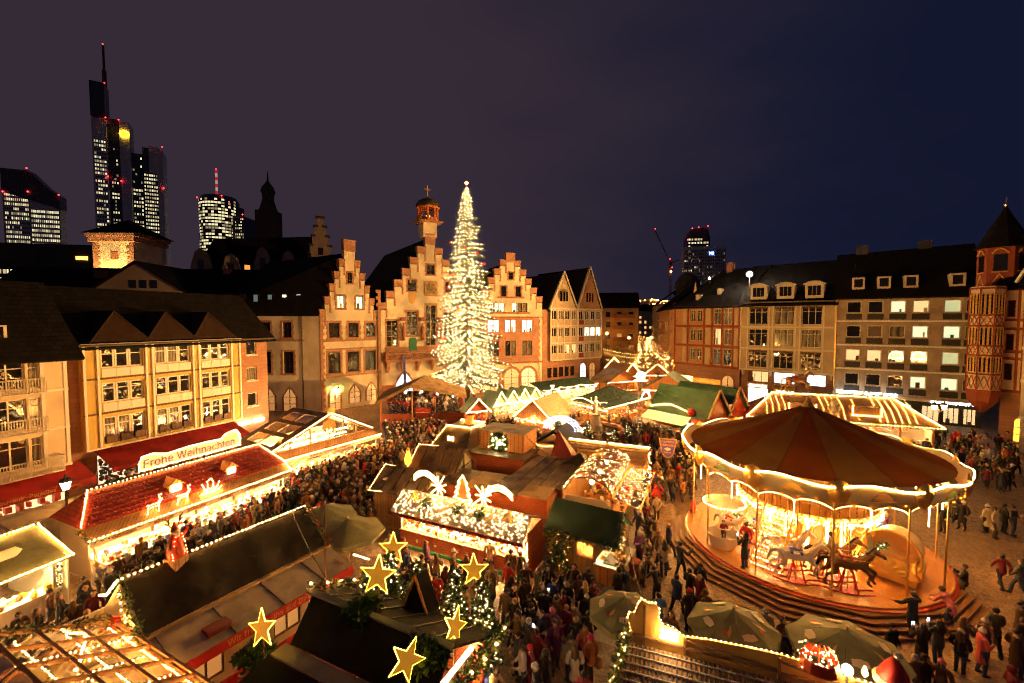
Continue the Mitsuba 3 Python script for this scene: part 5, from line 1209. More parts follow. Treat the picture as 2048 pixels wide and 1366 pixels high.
put('red_bow', M().sph(fD([.1, 0, 3.1]), .13, 1, (1.4, .6, .8)), 'red', t)

# --- E: dark canvas roof
fE = Fr(-9.44, 12.07, 59.5)
t = thing('canvas_roof_hut', 'long hut with dark wrinkled canvas roof, flat felt canopy and red lettered fascia', 'market stall')
n, k = 24, 8; v = []
for i in range(n + 1):
    for j in range(k + 1):
        x = -.2 + 6.3 * i / n; f = j / k; y = 1.75 + 1.45 * f; z = 3.0 + 1.3 * f - .07 * math.sin(math.pi * f) * (1 + math.sin(x * 3.1)); v.append([x, y, z + .05 * (meshkit.noise(np.array([x * 2.0, y * 2.0, 0.3])) - .5)])
fa_ = [[i * (k + 1) + j, (i + 1) * (k + 1) + j, (i + 1) * (k + 1) + j + 1] for i in range(n) for j in range(k)] + [[i * (k + 1) + j, (i + 1) * (k + 1) + j + 1, i * (k + 1) + j + 1] for i in range(n) for j in range(k)]
put('canvas', M().add(v, fa_).slab([[6.1, 4.7, 3.0], [-.2, 4.7, 3.0], [-.2, 3.2, 4.3], [6.1, 3.2, 4.3]], .04), 'canvas_dark', t, fE, True)
put('canvas_hem', M().box(-.3, 6.2, 1.6, 1.78, 2.9, 3.0), 'canvas_tan', t, fE)
put('canopy', M().slab([[-4.5, -.05, 2.68], [5.9, -.05, 2.68], [6.2, 1.7, 2.9], [-4.5, 1.7, 2.9]], .06), 'canvas_grey', t, fE)
for x in (-2.1, -.1, 1.5, 3.1, 4.7): put('canopy_seam', M().beam([x, -.04, 2.695], [x + .1, 1.65, 2.91], .04, .03), 'char', t, fE)
put('fascia', M().box(-4.5, 5.95, -.1, -.05, 2.38, 2.7), 'red', t, fE)
put('lettering', M().text('Wir freuen uns auf Ihren Besuch', .19, (3.2, -.105, 2.46), (1, 0, 0), (0, 0, 1), .006, False), 'goldpaint', t, fE)
put('wall', wall(M(), -4.5, 5.7, 1.2, 2.4, [(2.9, 3.9, 1.45, 2.25), (4.2, 5.0, 1.45, 2.25), (.3, 1.3, 1.45, 2.25)], .12, .3), 'cream', t, fE)
for i, (a, b) in enumerate(((2.9, 3.9), (4.2, 5.0), (.3, 1.3))): window(t, fE, a, b, 1.45, 2.25, 'dim', nx=2, fm='brown', dep=.1, bar=.05, y=.3)
put('lower_wall', M().box(-4.5, 5.75, .2, .3, .0, 1.2), 'red', t, fE)
put('lettering', M().text('Hüttenzauber', .42, (3.4, .19, .55), (1, 0, 0), (0, 0, 1), .008, False), 'goldpaint', t, fE)
put('poster', M().box(5.25, 5.7, .24, .297, 1.25, 2.3), 'skyblue', t, fE)
put('end_wall', M().box(5.7, 5.78, .3, 4.6, 0, 2.8).box(5.7, 5.78, 3.16, 3.24, 2.8, 4.2), 'wood_brown', t, fE); put('back_wall', M().box(-4.5, 5.7, 4.5, 4.58, 0, 3.0), 'offwhite', t, fE)
put('near_gable', M().prism([(1.8, 2.9), (4.6, 2.9), (3.2, 4.2)], 0.25, .3), 'offwhite', t, fE.sub(0, 0, 90))
put('near_body', M().box(-4.5, -.3, 1.7, 4.5, 2.6, 2.85), 'roof_felt', t, fE)
put('roof_hatch', M().box(.9, 1.6, .35, .8, 2.75, 2.9), 'darkred', t, fE)
lights('string of bulbs along the ridge of the dark canvas roof', None, fr=fE, step=.12, r=.04, lines=[[(1.75, 3.2, 4.36), (6.1, 3.2, 4.36)], [(-.2, 3.2, 4.36), (.75, 3.2, 4.36)]])
lights('bright zigzag of bulbs at the near gable of the dark canvas roof', [(-.3, 3.3, 4.3), (-.4, 3.9, 3.7), (-.4, 4.5, 3.5)], fr=fE, step=.07, r=.045)
lights('short string of bulbs at the back of the dark canvas roof', [(2.9, 3.6, 4.0), (2.4, 5.0, 3.4)], fr=fE, step=.08, r=.045)
q = M(); greenery(q, [fE([6.15, 3.2, 4.35]), fE([6.2, 1.7, 2.95])], .18, 110); greenery(q, [fE([-.28, 3.2, 4.35]), fE([-.3, 1.7, 2.95])], .2, 110); put('garland', q, 'foliage', t, kind='stuff')
lights('bulbs in the garland on the near end of the dark canvas roof', [(-.4, 3.3, 4.2), (-.42, 1.75, 2.95)], fr=fE, step=.13, r=.03, jit=.1, cable=False)
q = M(); q.bulbs([fE([6.2 + rng.uniform(-.1, .15), 1.7 + 1.5 * f, 2.95 + 1.4 * f + rng.uniform(-.1, .15)]) for f in np.linspace(0, 1, 22)], .06); put('red_bauble', q, 'red', t, kind='stuff')
# santa in the chimney
t = thing('father_christmas_figure', 'red hooded winter figure climbing out of a chimney on the dark canvas roof', 'figure')
fz = fE.sub(1.25, 3.2, 20, 4.2); fz.r = fz.r * .66
put('chimney', M().box(-.38, .38, -.38, .38, -.5, .25), 'wood_brown', t, fz)
put('robe', M().lathe([(.36, .2), (.42, .5), (.36, .85), (.3, 1.15), (.2, 1.4), (.12, 1.5)], 14, (0, 0, 0)).tube([[-.2, -.05, 1.2], [-.42, -.2, 1.0], [-.35, -.35, .75]], [.12, .1, .08], 7).tube([[.2, -.05, 1.2], [.45, -.1, 1.35], [.55, -.2, 1.6]], [.12, .1, .08], 7), 'redpaint', t, fz, 50)
put('head', M().sph((0, -.06, 1.58), .17, 2).sph((0, -.23, 1.56), .035, 1), 'offwhite', t, fz, True); put('beard', M().sph((0, -.16, 1.46), .13, 1, (1, .7, 1.2)), 'white', t, fz, True)
put('hood', M().lathe([(.19, 1.62), (.16, 1.78), (.09, 1.95), (.02, 2.1)], 10, (0, .02, 0)), 'redpaint', t, fz, 50)
q = M()
for s in (-1, 1):
    q.tube([[.12 * s, 0, 1.75], [.3 * s, .02, 2.05], [.32 * s, 0, 2.35]], .035, 5); q.tube([[.28 * s, .02, 2.02], [.5 * s, 0, 2.2]], .03, 5); q.tube([[.32 * s, 0, 2.2], [.48 * s, 0, 2.42]], .025, 5)
put('antlers', q, 'brown', t, fz)
lights('red bulbs outlining the hooded figure in the chimney', [(.44, -.25, .3), (.38, -.2, .9), (.2, -.2, 1.4), (-.2, -.25, 1.4), (-.44, -.3, .6), (-.4, -.28, .3)], fr=fz, step=.1, r=.025, L=7, col=np.array([1, .12, .04]))

# --- F: black-roofed hut in the foreground with stars
RL, RR = np.array([-6.1, 13.35, 4.0]), np.array([-1.75, 11.2, 4.0])
dF = (RR - RL) / np.linalg.norm(RR - RL); nF = np.array([-dF[1], dF[0], 0])
fF = Fr(RL[0], RL[1], math.degrees(math.atan2(dF[1], dF[0]))); LF = float(np.linalg.norm(RR - RL))
t = thing('black_roof_hut', 'foreground hut with black felt roof, spruce tufts and glowing stars on poles', 'market stall')
put('roof', M().slab([[LF + .25, 2.4, 2.75], [-.5, 2.4, 2.75], [-.3, .06, 3.95], [LF + .2, .06, 3.95]], .08).slab([[.15, -1.05, 3.1], [LF + .25, -1.05, 3.1], [LF + .2, -.06, 3.95], [-.1, -.06, 3.95]], .08), 'black_felt', t, fF)
put('ridge_board', M().box(-.35, LF + .22, -.1, .1, 3.93, 4.0), 'dkgrey', t, fF)
put('ledge', M().box(-.1, LF + .2, -1.5, -1.02, 2.98, 3.04), 'canvas_grey', t, fF); put('lower_roof', M().slab([[-.6, -3.6, 2.2], [LF + .3, -3.6, 2.2], [LF + .25, -1.5, 2.97], [-.2, -1.5, 2.97]], .06), 'black_felt', t, fF)
put('counter_wall', M().box(LF - .1, LF, -3.4, 2.2, .05, 1.0), 'wood_red', t, fF); put('end_wall', M().box(-.1, 0.0, -3.3, 2.2, 0, 2.2), 'wood_red', t, fF); put('back_wall', M().box(-.2, LF - .1, 2.1, 2.2, 0, 2.7), 'wood_red', t, fF)
put('eave_board', M().box(LF + .25, LF + .33, -3.5, 2.4, 2.45, 2.8), 'wood_red', t, fF)
put('counter_top', M().box(LF - .6, LF + .25, -3.4, 2.2, 1.0, 1.05), 'wood_orange', t, fF)
lamp(t, fF.sub(0, 0, 90), -3.2, 2.0, -LF + .35, 2.35, 12)
goods(t, fF, LF - .55, LF + .2, -3.3, 2.1, 1.05, 90, ('offwhite', 'red', 'gold', 'skyblue', 'pale'))
q = M()
greenery(q, [fF([LF + .35, -3.6, 2.85]), fF([LF + .35, 2.5, 2.85])], .28, 160, .2)
greenery(q, [fF([LF + .3, 2.5, 2.85]), fF([-.4, 2.5, 2.85])], .2, 90, .16); greenery(q, [fF([-.45, 2.5, 2.8]), fF([-.4, .1, 4.0])], .2, 90, .16)
put('garland', q, 'foliage', t, kind='stuff')
for x, y, z, s in ((1.85, .1, 3.9, .62), (LF - .35, -.3, 3.75, .6), (-.9, -1.5, 2.7, .5), (2.3, -2.2, 2.9, .45)):
    q = M()
    for i in range(16): a = rng.uniform(0, 6.28); q = greenery(q, [fF([x, y, z + s * .2]), fF([x + s * .7 * math.cos(a), y + s * .7 * math.sin(a), z - .1 + s * .5 * rng.random()])], .14, 240, .22)
    put('spruce_tuft', q, 'foliage', t, kind='stuff')
gx = 2.35
put('gablet', M().prism([(gx - .55, 2.75), (gx + .55, 2.75), (gx, 4.1)], 1.9, 2.5), 'black_felt', t, fF); put('gablet_trim', M().beam([gx - .6, 1.85, 2.72], [gx, 1.85, 4.16], .07, .06, (0, 1, 0)).beam([gx + .6, 1.85, 2.72], [gx, 1.85, 4.16], .07, .06, (0, 1, 0)), 'wood_orange', t, fF)
lights('large single bulbs along the right eave garland of the black-roofed hut', [(LF + .45, -3.6, 2.95), (LF + .45, 2.5, 2.95)], fr=fF, step=.55, r=.06, L=20, jit=.08)
lights('large single bulbs at the left end garland of the black-roofed hut', [(-.5, 2.6, 2.9), (-.5, .2, 4.05)], fr=fF, step=.5, r=.055, L=20, jit=.05)
lights('small bulbs along the back edge of the black-roofed hut', [(1.6, 2.5, 2.9), (LF, 2.55, 2.9)], fr=fF, step=.16, r=.03, L=14, sag=.08)


def star(label, p, r, yaw, roll=0.0, tilt=-.25):
    """A board star with a yellow light tube round its edge, on a short pole."""
    t = thing('star_sign', label, 'star ornament'); f = Fr(p[0], p[1], yaw)
    pts = []
    for i in range(10):
        a = math.pi / 2 + roll + i * math.pi / 5; q = r if i % 2 == 0 else r * .40; pts.append((q * math.cos(a), q * math.sin(a)))
    m = M().prism(pts, -.02, .02); b = M().tube([(x, 0, z) for x, z in pts + pts[:1]], .022, 5)
    def place(mm):
        v, fc = mm.arr(); c, s = math.cos(tilt), math.sin(tilt); w = v.copy(); w[:, 1] = v[:, 1] * c - v[:, 2] * s; w[:, 2] = v[:, 1] * s + v[:, 2] * c + p[2]; return f(w), fc
    put('board', place(m), 'starboard', t, glow=(.062, .024, .0015), weight=.1); put('light_tube', place(b), 'yellow', t, glow=(4.2, 2.3, .12))  # board is no lamp: its faint glow stands in for tube light on it
    put('pole', M().tube([(0, .05, p[2] - 1.5), (0, .05, p[2] + .15)], .025, 5), 'brown', t, f)


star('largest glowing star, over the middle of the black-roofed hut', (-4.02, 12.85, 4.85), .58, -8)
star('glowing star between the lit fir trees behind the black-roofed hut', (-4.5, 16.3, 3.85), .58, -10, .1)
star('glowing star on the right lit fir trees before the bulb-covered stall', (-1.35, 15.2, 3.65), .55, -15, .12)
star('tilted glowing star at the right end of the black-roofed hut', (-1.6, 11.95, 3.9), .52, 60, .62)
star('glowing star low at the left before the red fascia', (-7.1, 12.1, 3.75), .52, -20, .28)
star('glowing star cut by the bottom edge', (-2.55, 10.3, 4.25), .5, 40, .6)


def lit_fir(label, x, y, h, r, n=150, z0=0.0, L=11):
    t = thing('lit_fir_tree', label, 'fir tree'); put('trunk', M().tube([[x, y, z0], [x, y, z0 + h * .95]], [.06, .015], 5), 'bark', t)
    q = M(); pts = []
    for i in range(int(26 * h)):
        f = rng.random() ** .75; a = rng.uniform(0, 6.28); rr = r * (1 - f) + .08; z = z0 + .25 + (h - .25) * f
        e = [x + rr * math.cos(a), y + rr * math.sin(a), z - .12]; greenery(q, [(x, y, z), e], .1, 130, .15)
        for _ in range(max(1, int(n / (26 * h)))): s = rng.uniform(.55, 1.08); pts.append([x + rr * s * math.cos(a) + rng.uniform(-.05, .05), y + rr * s * math.sin(a) + rng.uniform(-.05, .05), z - .1 * s + rng.uniform(-.03, .08)])
    put('crown', q, 'foliage', t, kind='stuff'); bm = M().bulbs(pts, .022); put('bulb', bm, 'lampglow', t, glow=np.array([1, .52, .2]) * L, kind='stuff')


lit_fir('lit fir tree at the left behind the black-roofed hut, its tip the highest', -4.5, 15.9, 3.9, .95, 230)
lit_fir('lit fir tree left of the biggest star, low and broad', -5.2, 15.5, 3.5, .9, 220)
lit_fir('slim lit fir tree below the star behind the black-roofed hut', -3.45, 15.4, 3.8, .75, 220)
lit_fir('lit fir tree between the dark gablet and the right star', -2.0, 15.1, 3.7, .7, 200)
lit_fir('rightmost lit fir tree beside the people before the bulb-covered stall', -1.05, 14.75, 3.5, .85, 230)
# --- G: stall covered in small bulbs
fG = Fr(-6.48, 23.43, -26.3)
t = thing('bulb_covered_stall', 'gift stall whose whole roof is covered in tiny bulbs under two shooting stars', 'market stall')
W = 7.8; ey, ez, ry, rz = -.1, 2.15, .95, 3.05
put('roof', M().slab([[-.1, ey, ez], [W, ey, ez], [W, ry, rz], [-.1, ry, rz]], .08).slab([[W, 2.6, 2.3], [-.1, 2.6, 2.3], [-.1, ry, rz], [W, ry, rz]], .08), 'canvas_grey', t, fG)
pts = []
for i in range(620):
    x, f = rng.uniform(-.05, W - .05), rng.random(); c = .5 + .5 * math.sin(x * 1.7 + 2.2 * f + 1.0)
    if rng.random() < .40 + .6 * (f + .1) * (.4 + c): pts.append([x, ey + (ry - ey) * f, ez + (rz - ez) * f + .03])
lights('net of tiny bulbs spread over the whole front roof of the gift stall', None, fr=fG, step=9, lines=[[p, p] for p in []] + [[pts[0], pts[1]]], name='light_net', r=.01, L=1, cable=False)
_k = [k for k in scene if k.startswith('light_net') and k.endswith('bulb')][0]; _c = fG(np.array(pts)); del scene[_k]; _count[_k] = 0
put('bulb', M().bulbs(_c, .024), 'lampglow', _k.split('__')[0], glow=np.array([1, .66, .27]) * 5, kind='stuff')
put('eave_trim', M().box(-.1, W, ey - .05, ey, ez - .14, ez + .02), 'darkred', t, fG)
q = M(); q.bulbs(fG(np.array([[rng.uniform(-.1, W), ey - .08, ez - .1 + rng.uniform(-.05, .06)] for _ in range(120)])), .035); put('red_bauble', q, 'red', t, kind='stuff')
q = M(); greenery(q, [fG([-.1, ey - .06, ez - .06]), fG([W, ey - .06, ez - .06])], .07, 90, .09); put('garland', q, 'foliage', t, kind='stuff')
counter(t, fG, .1, W - .1, .55, .8, .95, 'wood_red', 'green'); box_walls(t, fG, 0, W - .05, .6, 2.6, .05, 2.3, 'wood_red', 'blr'); posts(t, fG, (.15, 2.6, 5.1, W - .2), .5, .95, 2.2, 'pale', .07)
for x in (1.2, 2.4, 3.8, 4.4, 5.6, 6.9):
    q = M().prism([((.13 if i % 2 == 0 else .05) * math.cos(i * math.pi / 4) + x, .5 + (.13 if i % 2 == 0 else .05) * math.sin(i * math.pi / 4)) for i in range(8)], .53, .548); put('star_decal', q, 'pale', t, fG)
lamp(t, fG, .2, W - .3, .9, 2.05, 30); lamp(t, fG, .2, W - .3, .25, 2.0, 12, w=.04)
put('back_shelf', M().box(.2, W - .3, 1.9, 2.4, 1.2, 1.25).box(.2, W - .3, 1.9, 2.4, 1.6, 1.65), 'white', t, fG)
goods(t, fG, .2, W - .3, .6, 1.25, 1.0, 260, ('pale', 'white', 'offwhite', 'gold', 'skyblue', 'red'), (.06, .22), (.05, .15)); hanging(t, fG, .2, W - .2, .5, 1.7, 2.0, 110, ('pale', 'gold', 'white', 'red')); goods(t, fG, .2, W - .4, 1.95, 2.3, 1.25, 80, ('pale', 'white', 'gold', 'red'))
lights('string of small bulbs filling the right corner post of the bulb-covered stall', [(W + .02, .2, .6), (W + .02, .2, 2.2)], fr=fG, step=.02, r=.02, jit=.12, cable=False, L=12)


def comet(label, x, z, flip):
    c = np.array([x, 1.0, z]); ln = []
    for i in range(9):
        a = i * 2 * math.pi / 9 + .3; r = .62 if i % 2 else .45; ln.append([tuple(c), (x + r * math.cos(a), 1.0, z + r * math.sin(a) * 1.15)])
    for k in range(3): ln.append([(x + flip * (.15 + 1.5 * s), 1.0, z + .05 + .13 * k + .62 * math.sin(math.pi * .62 * s + .15) - .45 * s * s - .03) for s in np.linspace(0, 1, 10)])
    return lights(label, None, fr=fG, step=.055, r=.035, L=22, lines=ln, name='light_figure')


comet('left shooting-star light figure on the bulb-covered roof, tail to the left', 2.35, 3.55, -1)
comet('right shooting-star light figure on the bulb-covered roof, tail to the right', 5.1, 3.5, 1)
tr = [(0, 0), (-.55, .05), (-.3, .3), (-.48, .32), (-.25, .58), (-.4, .6), (-.18, .85), (-.3, .88), (0, 1.3), (.3, .88), (.18, .85), (.4, .6), (.25, .58), (.48, .32), (.3, .3), (.55, .05), (0, 0)]
lights('fir-tree shaped light figure between the two shooting stars', [(3.85 + a, 1.0, 3.1 + b) for a, b in tr], fr=fG, step=.06, r=.035, L=20, name='light_figure')
single('tree_board', M().prism([(3.85 + a * .8, 3.12 + b * .9) for a, b in tr[1:-1]], 1.02, 1.05), 'trim_orange', 'orange board of the fir-tree light figure on the bulb-covered roof', 'ornament', fG)
for i, x in enumerate((1.0, 1.9, 3.9, 5.2, 6.7)):
    p = fG([x, .45, 2.7]); lab = ('first', 'second', 'third', 'fourth', 'fifth')[i] + ' dark ornament from the left on the bulb-covered roof'
    if i in (0, 4):
        t2 = thing('crib_ornament', lab + ', a tiny gabled crib', 'ornament'); f2 = Fr(p[0], p[1], -26.3, 2.66)
        put('crib', M().beam([-.25, 0, 0], [0, 0, .5], .08).beam([.25, 0, 0], [0, 0, .5], .08).beam([-.25, .2, 0], [0, .2, .5], .08).beam([.25, .2, 0], [0, .2, .5], .08).slab([[-.28, -.05, 0], [0, -.05, .5], [0, .25, .5], [-.28, .25, 0]], .03).slab([[.28, -.05, 0], [.28, .25, 0], [0, .25, .5], [0, -.05, .5]], .03), 'goldpaint', t2, f2)
    else:
        q = M(); greenery(q, [(p[0] - .1, p[1], 2.75), (p[0] + .1, p[1], 2.9)], .28, 500, .16); k = put('fir_ball', q, 'foliage', kind='stuff'); labels[k] = {'label': lab + ', a ball of fir sprigs', 'category': 'ornament'}

t = thing('flat_roof_row', 'row of flat-roofed huts with tan panels behind the bulb-covered stall', 'market stall')
f = Fr(-4.46, 26.83, -23.1)
put('body', M().box(0, 7.0, -.1, 2.4, 0, 2.5), 'wood_red', t, f)
for i in range(4): put('roof_panel', M().box(1.75 * i + .02, 1.75 * i + 1.72, -.2, 2.5, 2.5 + .02 * (i % 2), 2.58 + .02 * (i % 2)), 'canvas_tan' if i % 2 else 'roof_felt', t, f)
put('orange_side', M().box(7.0, 7.08, -.1, 2.4, 1.3, 2.45), 'wood_orange', t, f)

# --- H: two brown tent roofs with white end walls
f = Fr(-8.41, 26.1, -16.9)
for k, (x0, x1, y0, y1, ze, zr, lab) in enumerate(((0, 3.3, 0, 3.4, 2.35, 3.25, 'front of the two brown tent roofs with white end walls, beside the dense crowd'), (.9, 4.1, 2.9, 5.8, 2.75, 3.9, 'rear, higher of the two brown tent roofs with white end walls'))):
    t = thing('market_tent', lab, 'market tent')
    put('roof', saddle(x0, x1, y0, y1, ze, zr, .15, .05), 'roof_felt', t, f); ym = (y0 + y1) / 2
    put('end_wall', M().add([[x1 - .05, y0, 0], [x1 - .05, y1, 0], [x1 - .05, y1, ze], [x1 - .05, ym, zr - .05], [x1 - .05, y0, ze]], [[0, 1, 2], [0, 2, 3], [0, 3, 4]]), 'offwhite', t, f)
    put('end_frame', M().beam([x1, y0, 0], [x1, y0, ze], .06).beam([x1, ym, 0], [x1, ym, zr], .06).beam([x1, y1, 0], [x1, y1, ze], .06).beam([x1, y0, ze - .05], [x1, y1, ze - .05], .05).beam([x1, y0, ze], [x1, ym, zr], .06).beam([x1, y1, ze], [x1, ym, zr], .06), 'char', t, f)
    put('front_wall', M().box(x0, x1 - .06, y0 + .1, y0 + .16, 0, ze), 'wood_brown', t, f); put('back_wall', M().box(x0, x1 - .06, y1 - .16, y1 - .1, 0, ze), 'wood_brown', t, f)
lights('white light tube tracing the left gables of the two brown tent roofs', [(-.2, 0, 2.35), (-.2, 1.7, 3.3), (.7, 2.8, 2.75), (.75, 4.35, 3.95), (2.2, 4.35, 3.95)], fr=f, step=.05, r=.022, L=5, cable=False)
lights('short white light tube along the front eave of the brown tent roof', [(-.2, -.15, 2.3), (.7, -.15, 2.3)], fr=f, step=.05, r=.022, L=5, cable=False)
t = thing('roof_figure', 'small orange-lit hooded figure sitting on the brown tent roof', 'figure'); p = f([.85, 2.7, 3.1])
put('body', M().lathe([(.2, 0), (.24, .3), (.18, .6), (.1, .72)], 10, p).sph(p + [0, 0, .82], .13, 1), 'red', t, None, 50, glow=(1.6, .35, .02))
put('cap', M().lathe([(.14, .86), (.09, 1.0), (.02, 1.12)], 8, p), 'goldpaint', t)
put('roof_tag', M().box(.35, .6, .55, .8, 2.72, 2.8), 'pale', 'market_tent', f)

# --- I: red wood block with wreath cube
fI = Fr(-5.39, 32.98, -25.3)
t = thing('wooden_block_hut', 'dark red wooden hut carrying a big orange crate with a lit wreath', 'market stall')
put('body', M().box(0, 6.8, 0, 2.7, 0, 2.75), 'wood_red', t, fI); put('roof', M().box(-.08, 6.9, -.08, 2.8, 2.75, 2.83), 'roof_felt', t, fI)
put('door', M().box(6.8, 6.86, .4, 1.6, .1, 2.2), 'wood_orange', t, fI)
put('side_roof', M().hexa([[-.9, -.05, 2.84], [2.3, -.05, 2.84], [2.3, 4.2, 2.84], [-.9, 4.2, 2.84]], [[-.3, 1.3, 4.2], [1.9, 1.3, 4.2], [1.9, 3.4, 4.2], [-.3, 3.4, 4.2]]), 'roof_felt', t, fI)
put('roof_window', M().box(.3, .85, .42, .5, 3.2, 3.65), 'white', t, fI, glow=GOLD * 3)
lights('string of golden bulbs round the flat top left of the wreath crate', [(-.3, 1.25, 4.27), (1.9, 1.25, 4.27), (1.9, 3.4, 4.27), (-.3, 3.4, 4.27)], fr=fI, step=.09, r=.05, L=14, col=GOLD)
lights('string of bulbs down the left slope beside the dense crowd', [(-.3, 1.25, 4.25), (-.95, -.1, 2.85)], fr=fI, step=.12, r=.035, L=12, col=GOLD)
single('wooden_tub', M().lathe([(.3, 4.2), (.42, 4.95), (.36, 4.95), (.3, 4.6)], 14, fI([.95, 2.6, 0])), 'wood_orange', 'round wooden tub on the flat top left of the wreath crate', 'tub', None, 40)
ct = thing('wooden_crate', 'big orange plywood crate on the dark red hut, grey lid speckled with light', 'crate')
put('box', M().box(2.65, 6.35, 1.25, 3.6, 2.84, 4.2), 'wood_orange', ct, fI); put('lid', M().box(2.6, 6.4, 1.2, 3.65, 4.2, 4.27), 'canvas_grey', ct, fI)
t = thing('wreath', 'round fir wreath with bright bulbs hung on the orange crate', 'wreath')
q = M(); ring = [fI([4.35 + .5 * math.cos(a), 1.1, 3.5 + .5 * math.sin(a)]) for a in np.arange(17) * math.pi / 8]; greenery(q, ring, .22, 420, .2); put('sprigs', q, 'foliage', t, kind='stuff')
put('bulb', M().bulbs([fI([4.35 + rng.gauss(0, .3), .95, 3.5 + rng.gauss(0, .28)]) for _ in range(34)], .05), 'lampglow', t, glow=np.array([1, .8, .3]) * 12, kind='stuff')
single('ladder', (lambda q: [q.beam([2.6, -.55, 0], [2.7, -.05, 2.4], .06), q.beam([3.0, -.55, 0], [3.1, -.05, 2.4], .06)] + [q.beam([2.6 + .012 * i, -.55 + .06 * i, .3 * i], [3.0 + .012 * i, -.55 + .06 * i, .3 * i], .04) for i in range(1, 8)] and q)(M()), 'wood_brown', 'wooden ladder leaning on the dark red hut', 'ladder', fI)
t = thing('dark_hut', 'dark hut with garlands and blue bulbs right behind the orange crate', 'market stall')
put('body', M().box(6.0, 9.2, 4.2, 7.0, 0, 2.9), 'wood_brown', t, fI); put('roof', gable_roof(5.8, 9.4, 4.0, 7.2, 2.9, 4.0), 'black_felt', t, fI); put('back_panel', M().box(6.2, 7.6, 4.12, 4.2, 1.6, 2.8), 'offwhite', t, fI)
lights('sagging string of bulbs before the dark hut behind the orange crate', [(5.9, 3.9, 3.0), (7.5, 3.9, 2.9), (9.3, 3.9, 3.0)], fr=fI, step=.12, r=.03, L=11, sag=.2)
lights('arch of blue-white bulbs over the dark hut behind the orange crate', None, fr=fI, step=.08, r=.03, L=6, col=np.array([.5, .6, 1.0]), lines=[[(7.4 + r * math.cos(a), 6.6, 3.5 + r * .7 * math.sin(a)) for a in np.linspace(0, math.pi, 12)] for r in (1.1, 1.35, 1.6)])

# --- J: barrel-vault foil roof
fJ = Fr(2.97, 25.19, -24.6)
t = thing('barrel_roof_stall', 'stall with glittering clear barrel-vault roof and slanting clear awning', 'market stall')
def bar(a, y, r=0.0): return [1.4 - (1.42 + r) * math.cos(a), y, 2.7 + (.85 + r) * math.sin(a)]
n = 12; g3 = M()
for j in range(6):
    y0, y1 = -.1 + 1.1 * j, .98 + 1.1 * j
    for i in range(n): a, b = math.pi * i / n, math.pi * (i + 1) / n; g3.slab([bar(a, y0), bar(a, y1), bar(b, y1), bar(b, y0)], .008)
put('vault_foil', g3, 'foil', t, fJ, kind='stuff')
for j in range(7): put('hoop', M().tube([bar(a, -.1 + 1.1 * j, .02) for a in np.linspace(0, math.pi, 13)], .035, 5), 'brown', t, fJ)
m = M(); q = M()
for j in range(5): m.slab([[2.95, -.1 + 1.25 * j, 2.66], [4.35, -.1 + 1.25 * j, 2.3], [4.35, 1.1 + 1.25 * j, 2.3], [2.95, 1.1 + 1.25 * j, 2.66]], .01)
for j in range(6): q.beam([2.9, -.15 + 1.25 * j, 2.66], [4.4, -.15 + 1.25 * j, 2.29], .05)
q.beam([4.38, -.2, 2.29], [4.38, 6.15, 2.29], .07); q.beam([2.9, -.2, 2.68], [2.9, 6.6, 2.68], .1)
put('awning_foil', m, 'foil', t, fJ, kind='stuff'); put('awning_frame', q, 'goldpaint', t, fJ)
pts = [bar(math.pi * rng.random(), rng.uniform(-.05, 6.5), -.05) for _ in range(330)] + [[2.95 + 1.4 * f_, rng.uniform(-.1, 6.1), 2.6 - .36 * f_] for f_ in (rng.random() for _ in range(150))]
t2 = thing('light_net', 'net of tiny golden bulbs under the barrel-vault foil roof', 'string lights'); put('bulb', M().bulbs(fJ(np.array(pts)), .026), 'lampglow', t2, glow=np.array([1, .62, .2]) * 5, kind='stuff')
put('floor', M().box(0, 2.8, 0, 6.5, .02, .1), 'deck', t, fJ); put('front_panel', M().box(0, 2.8, -.12, -.05, 0, 2.2).box(.2, 2.6, -.18, -.12, 2.0, 2.45), 'offwhite', t, fJ); put('left_wall', M().box(-.08, 0, 0, 6.5, 0, 2.7), 'wood_brown', t, fJ)
put('counter', M().box(2.75, 2.85, 0, 6.4, .05, 1.05), 'wood_brown', t, fJ); put('counter_top', M().box(2.5, 3.2, 0, 6.4, 1.05, 1.1), 'wood_orange', t, fJ)
for i in range(3): put('lamp', M().sph((1.4, 1.2 + 2.0 * i, 2.9), .14, 1), 'lampglow', t, fJ, glow=WARM * 40)
goods(t, fJ, .3, 3.0, .2, 6.2, 1.1, 130, ('brown', 'gold', 'offwhite', 'red'))
t = thing('plank_roof_hut', 'hut with plank roof and row of bright bulbs on its ridge, behind the barrel roof', 'market stall')
put('body', M().box(-1.7, 3.6, 6.9, 9.2, 0, 2.8), 'wood_brown', t, fJ)
m = M()
for j in range(7): f0, f1 = j / 7, (j + .93) / 7; m.slab([[-2.1, 5.9 + 1.75 * f0, 2.75 + .75 * f0 + .03], [3.8, 5.9 + 1.75 * f0, 2.75 + .75 * f0 + .03], [3.8, 5.9 + 1.75 * f1, 2.75 + .75 * f1], [-2.1, 5.9 + 1.75 * f1, 2.75 + .75 * f1]], .04)
m.slab([[3.8, 9.5, 2.75], [-2.1, 9.5, 2.75], [-2.1, 7.66, 3.5], [3.8, 7.66, 3.5]], .05)
put('roof_plank', m, 'midbrown', t, fJ, kind='stuff')
sg = put('sign_board', M().box(-.9, 1.0, 6.0, 6.06, 3.0, 3.32), 'goldpaint', t, fJ); put('lettering', M().text('Feuerzangenbowle', .15, (.05, 5.99, 3.1), (1, 0, 0), (0, 0, 1), .006), 'redpaint', sg, fJ)
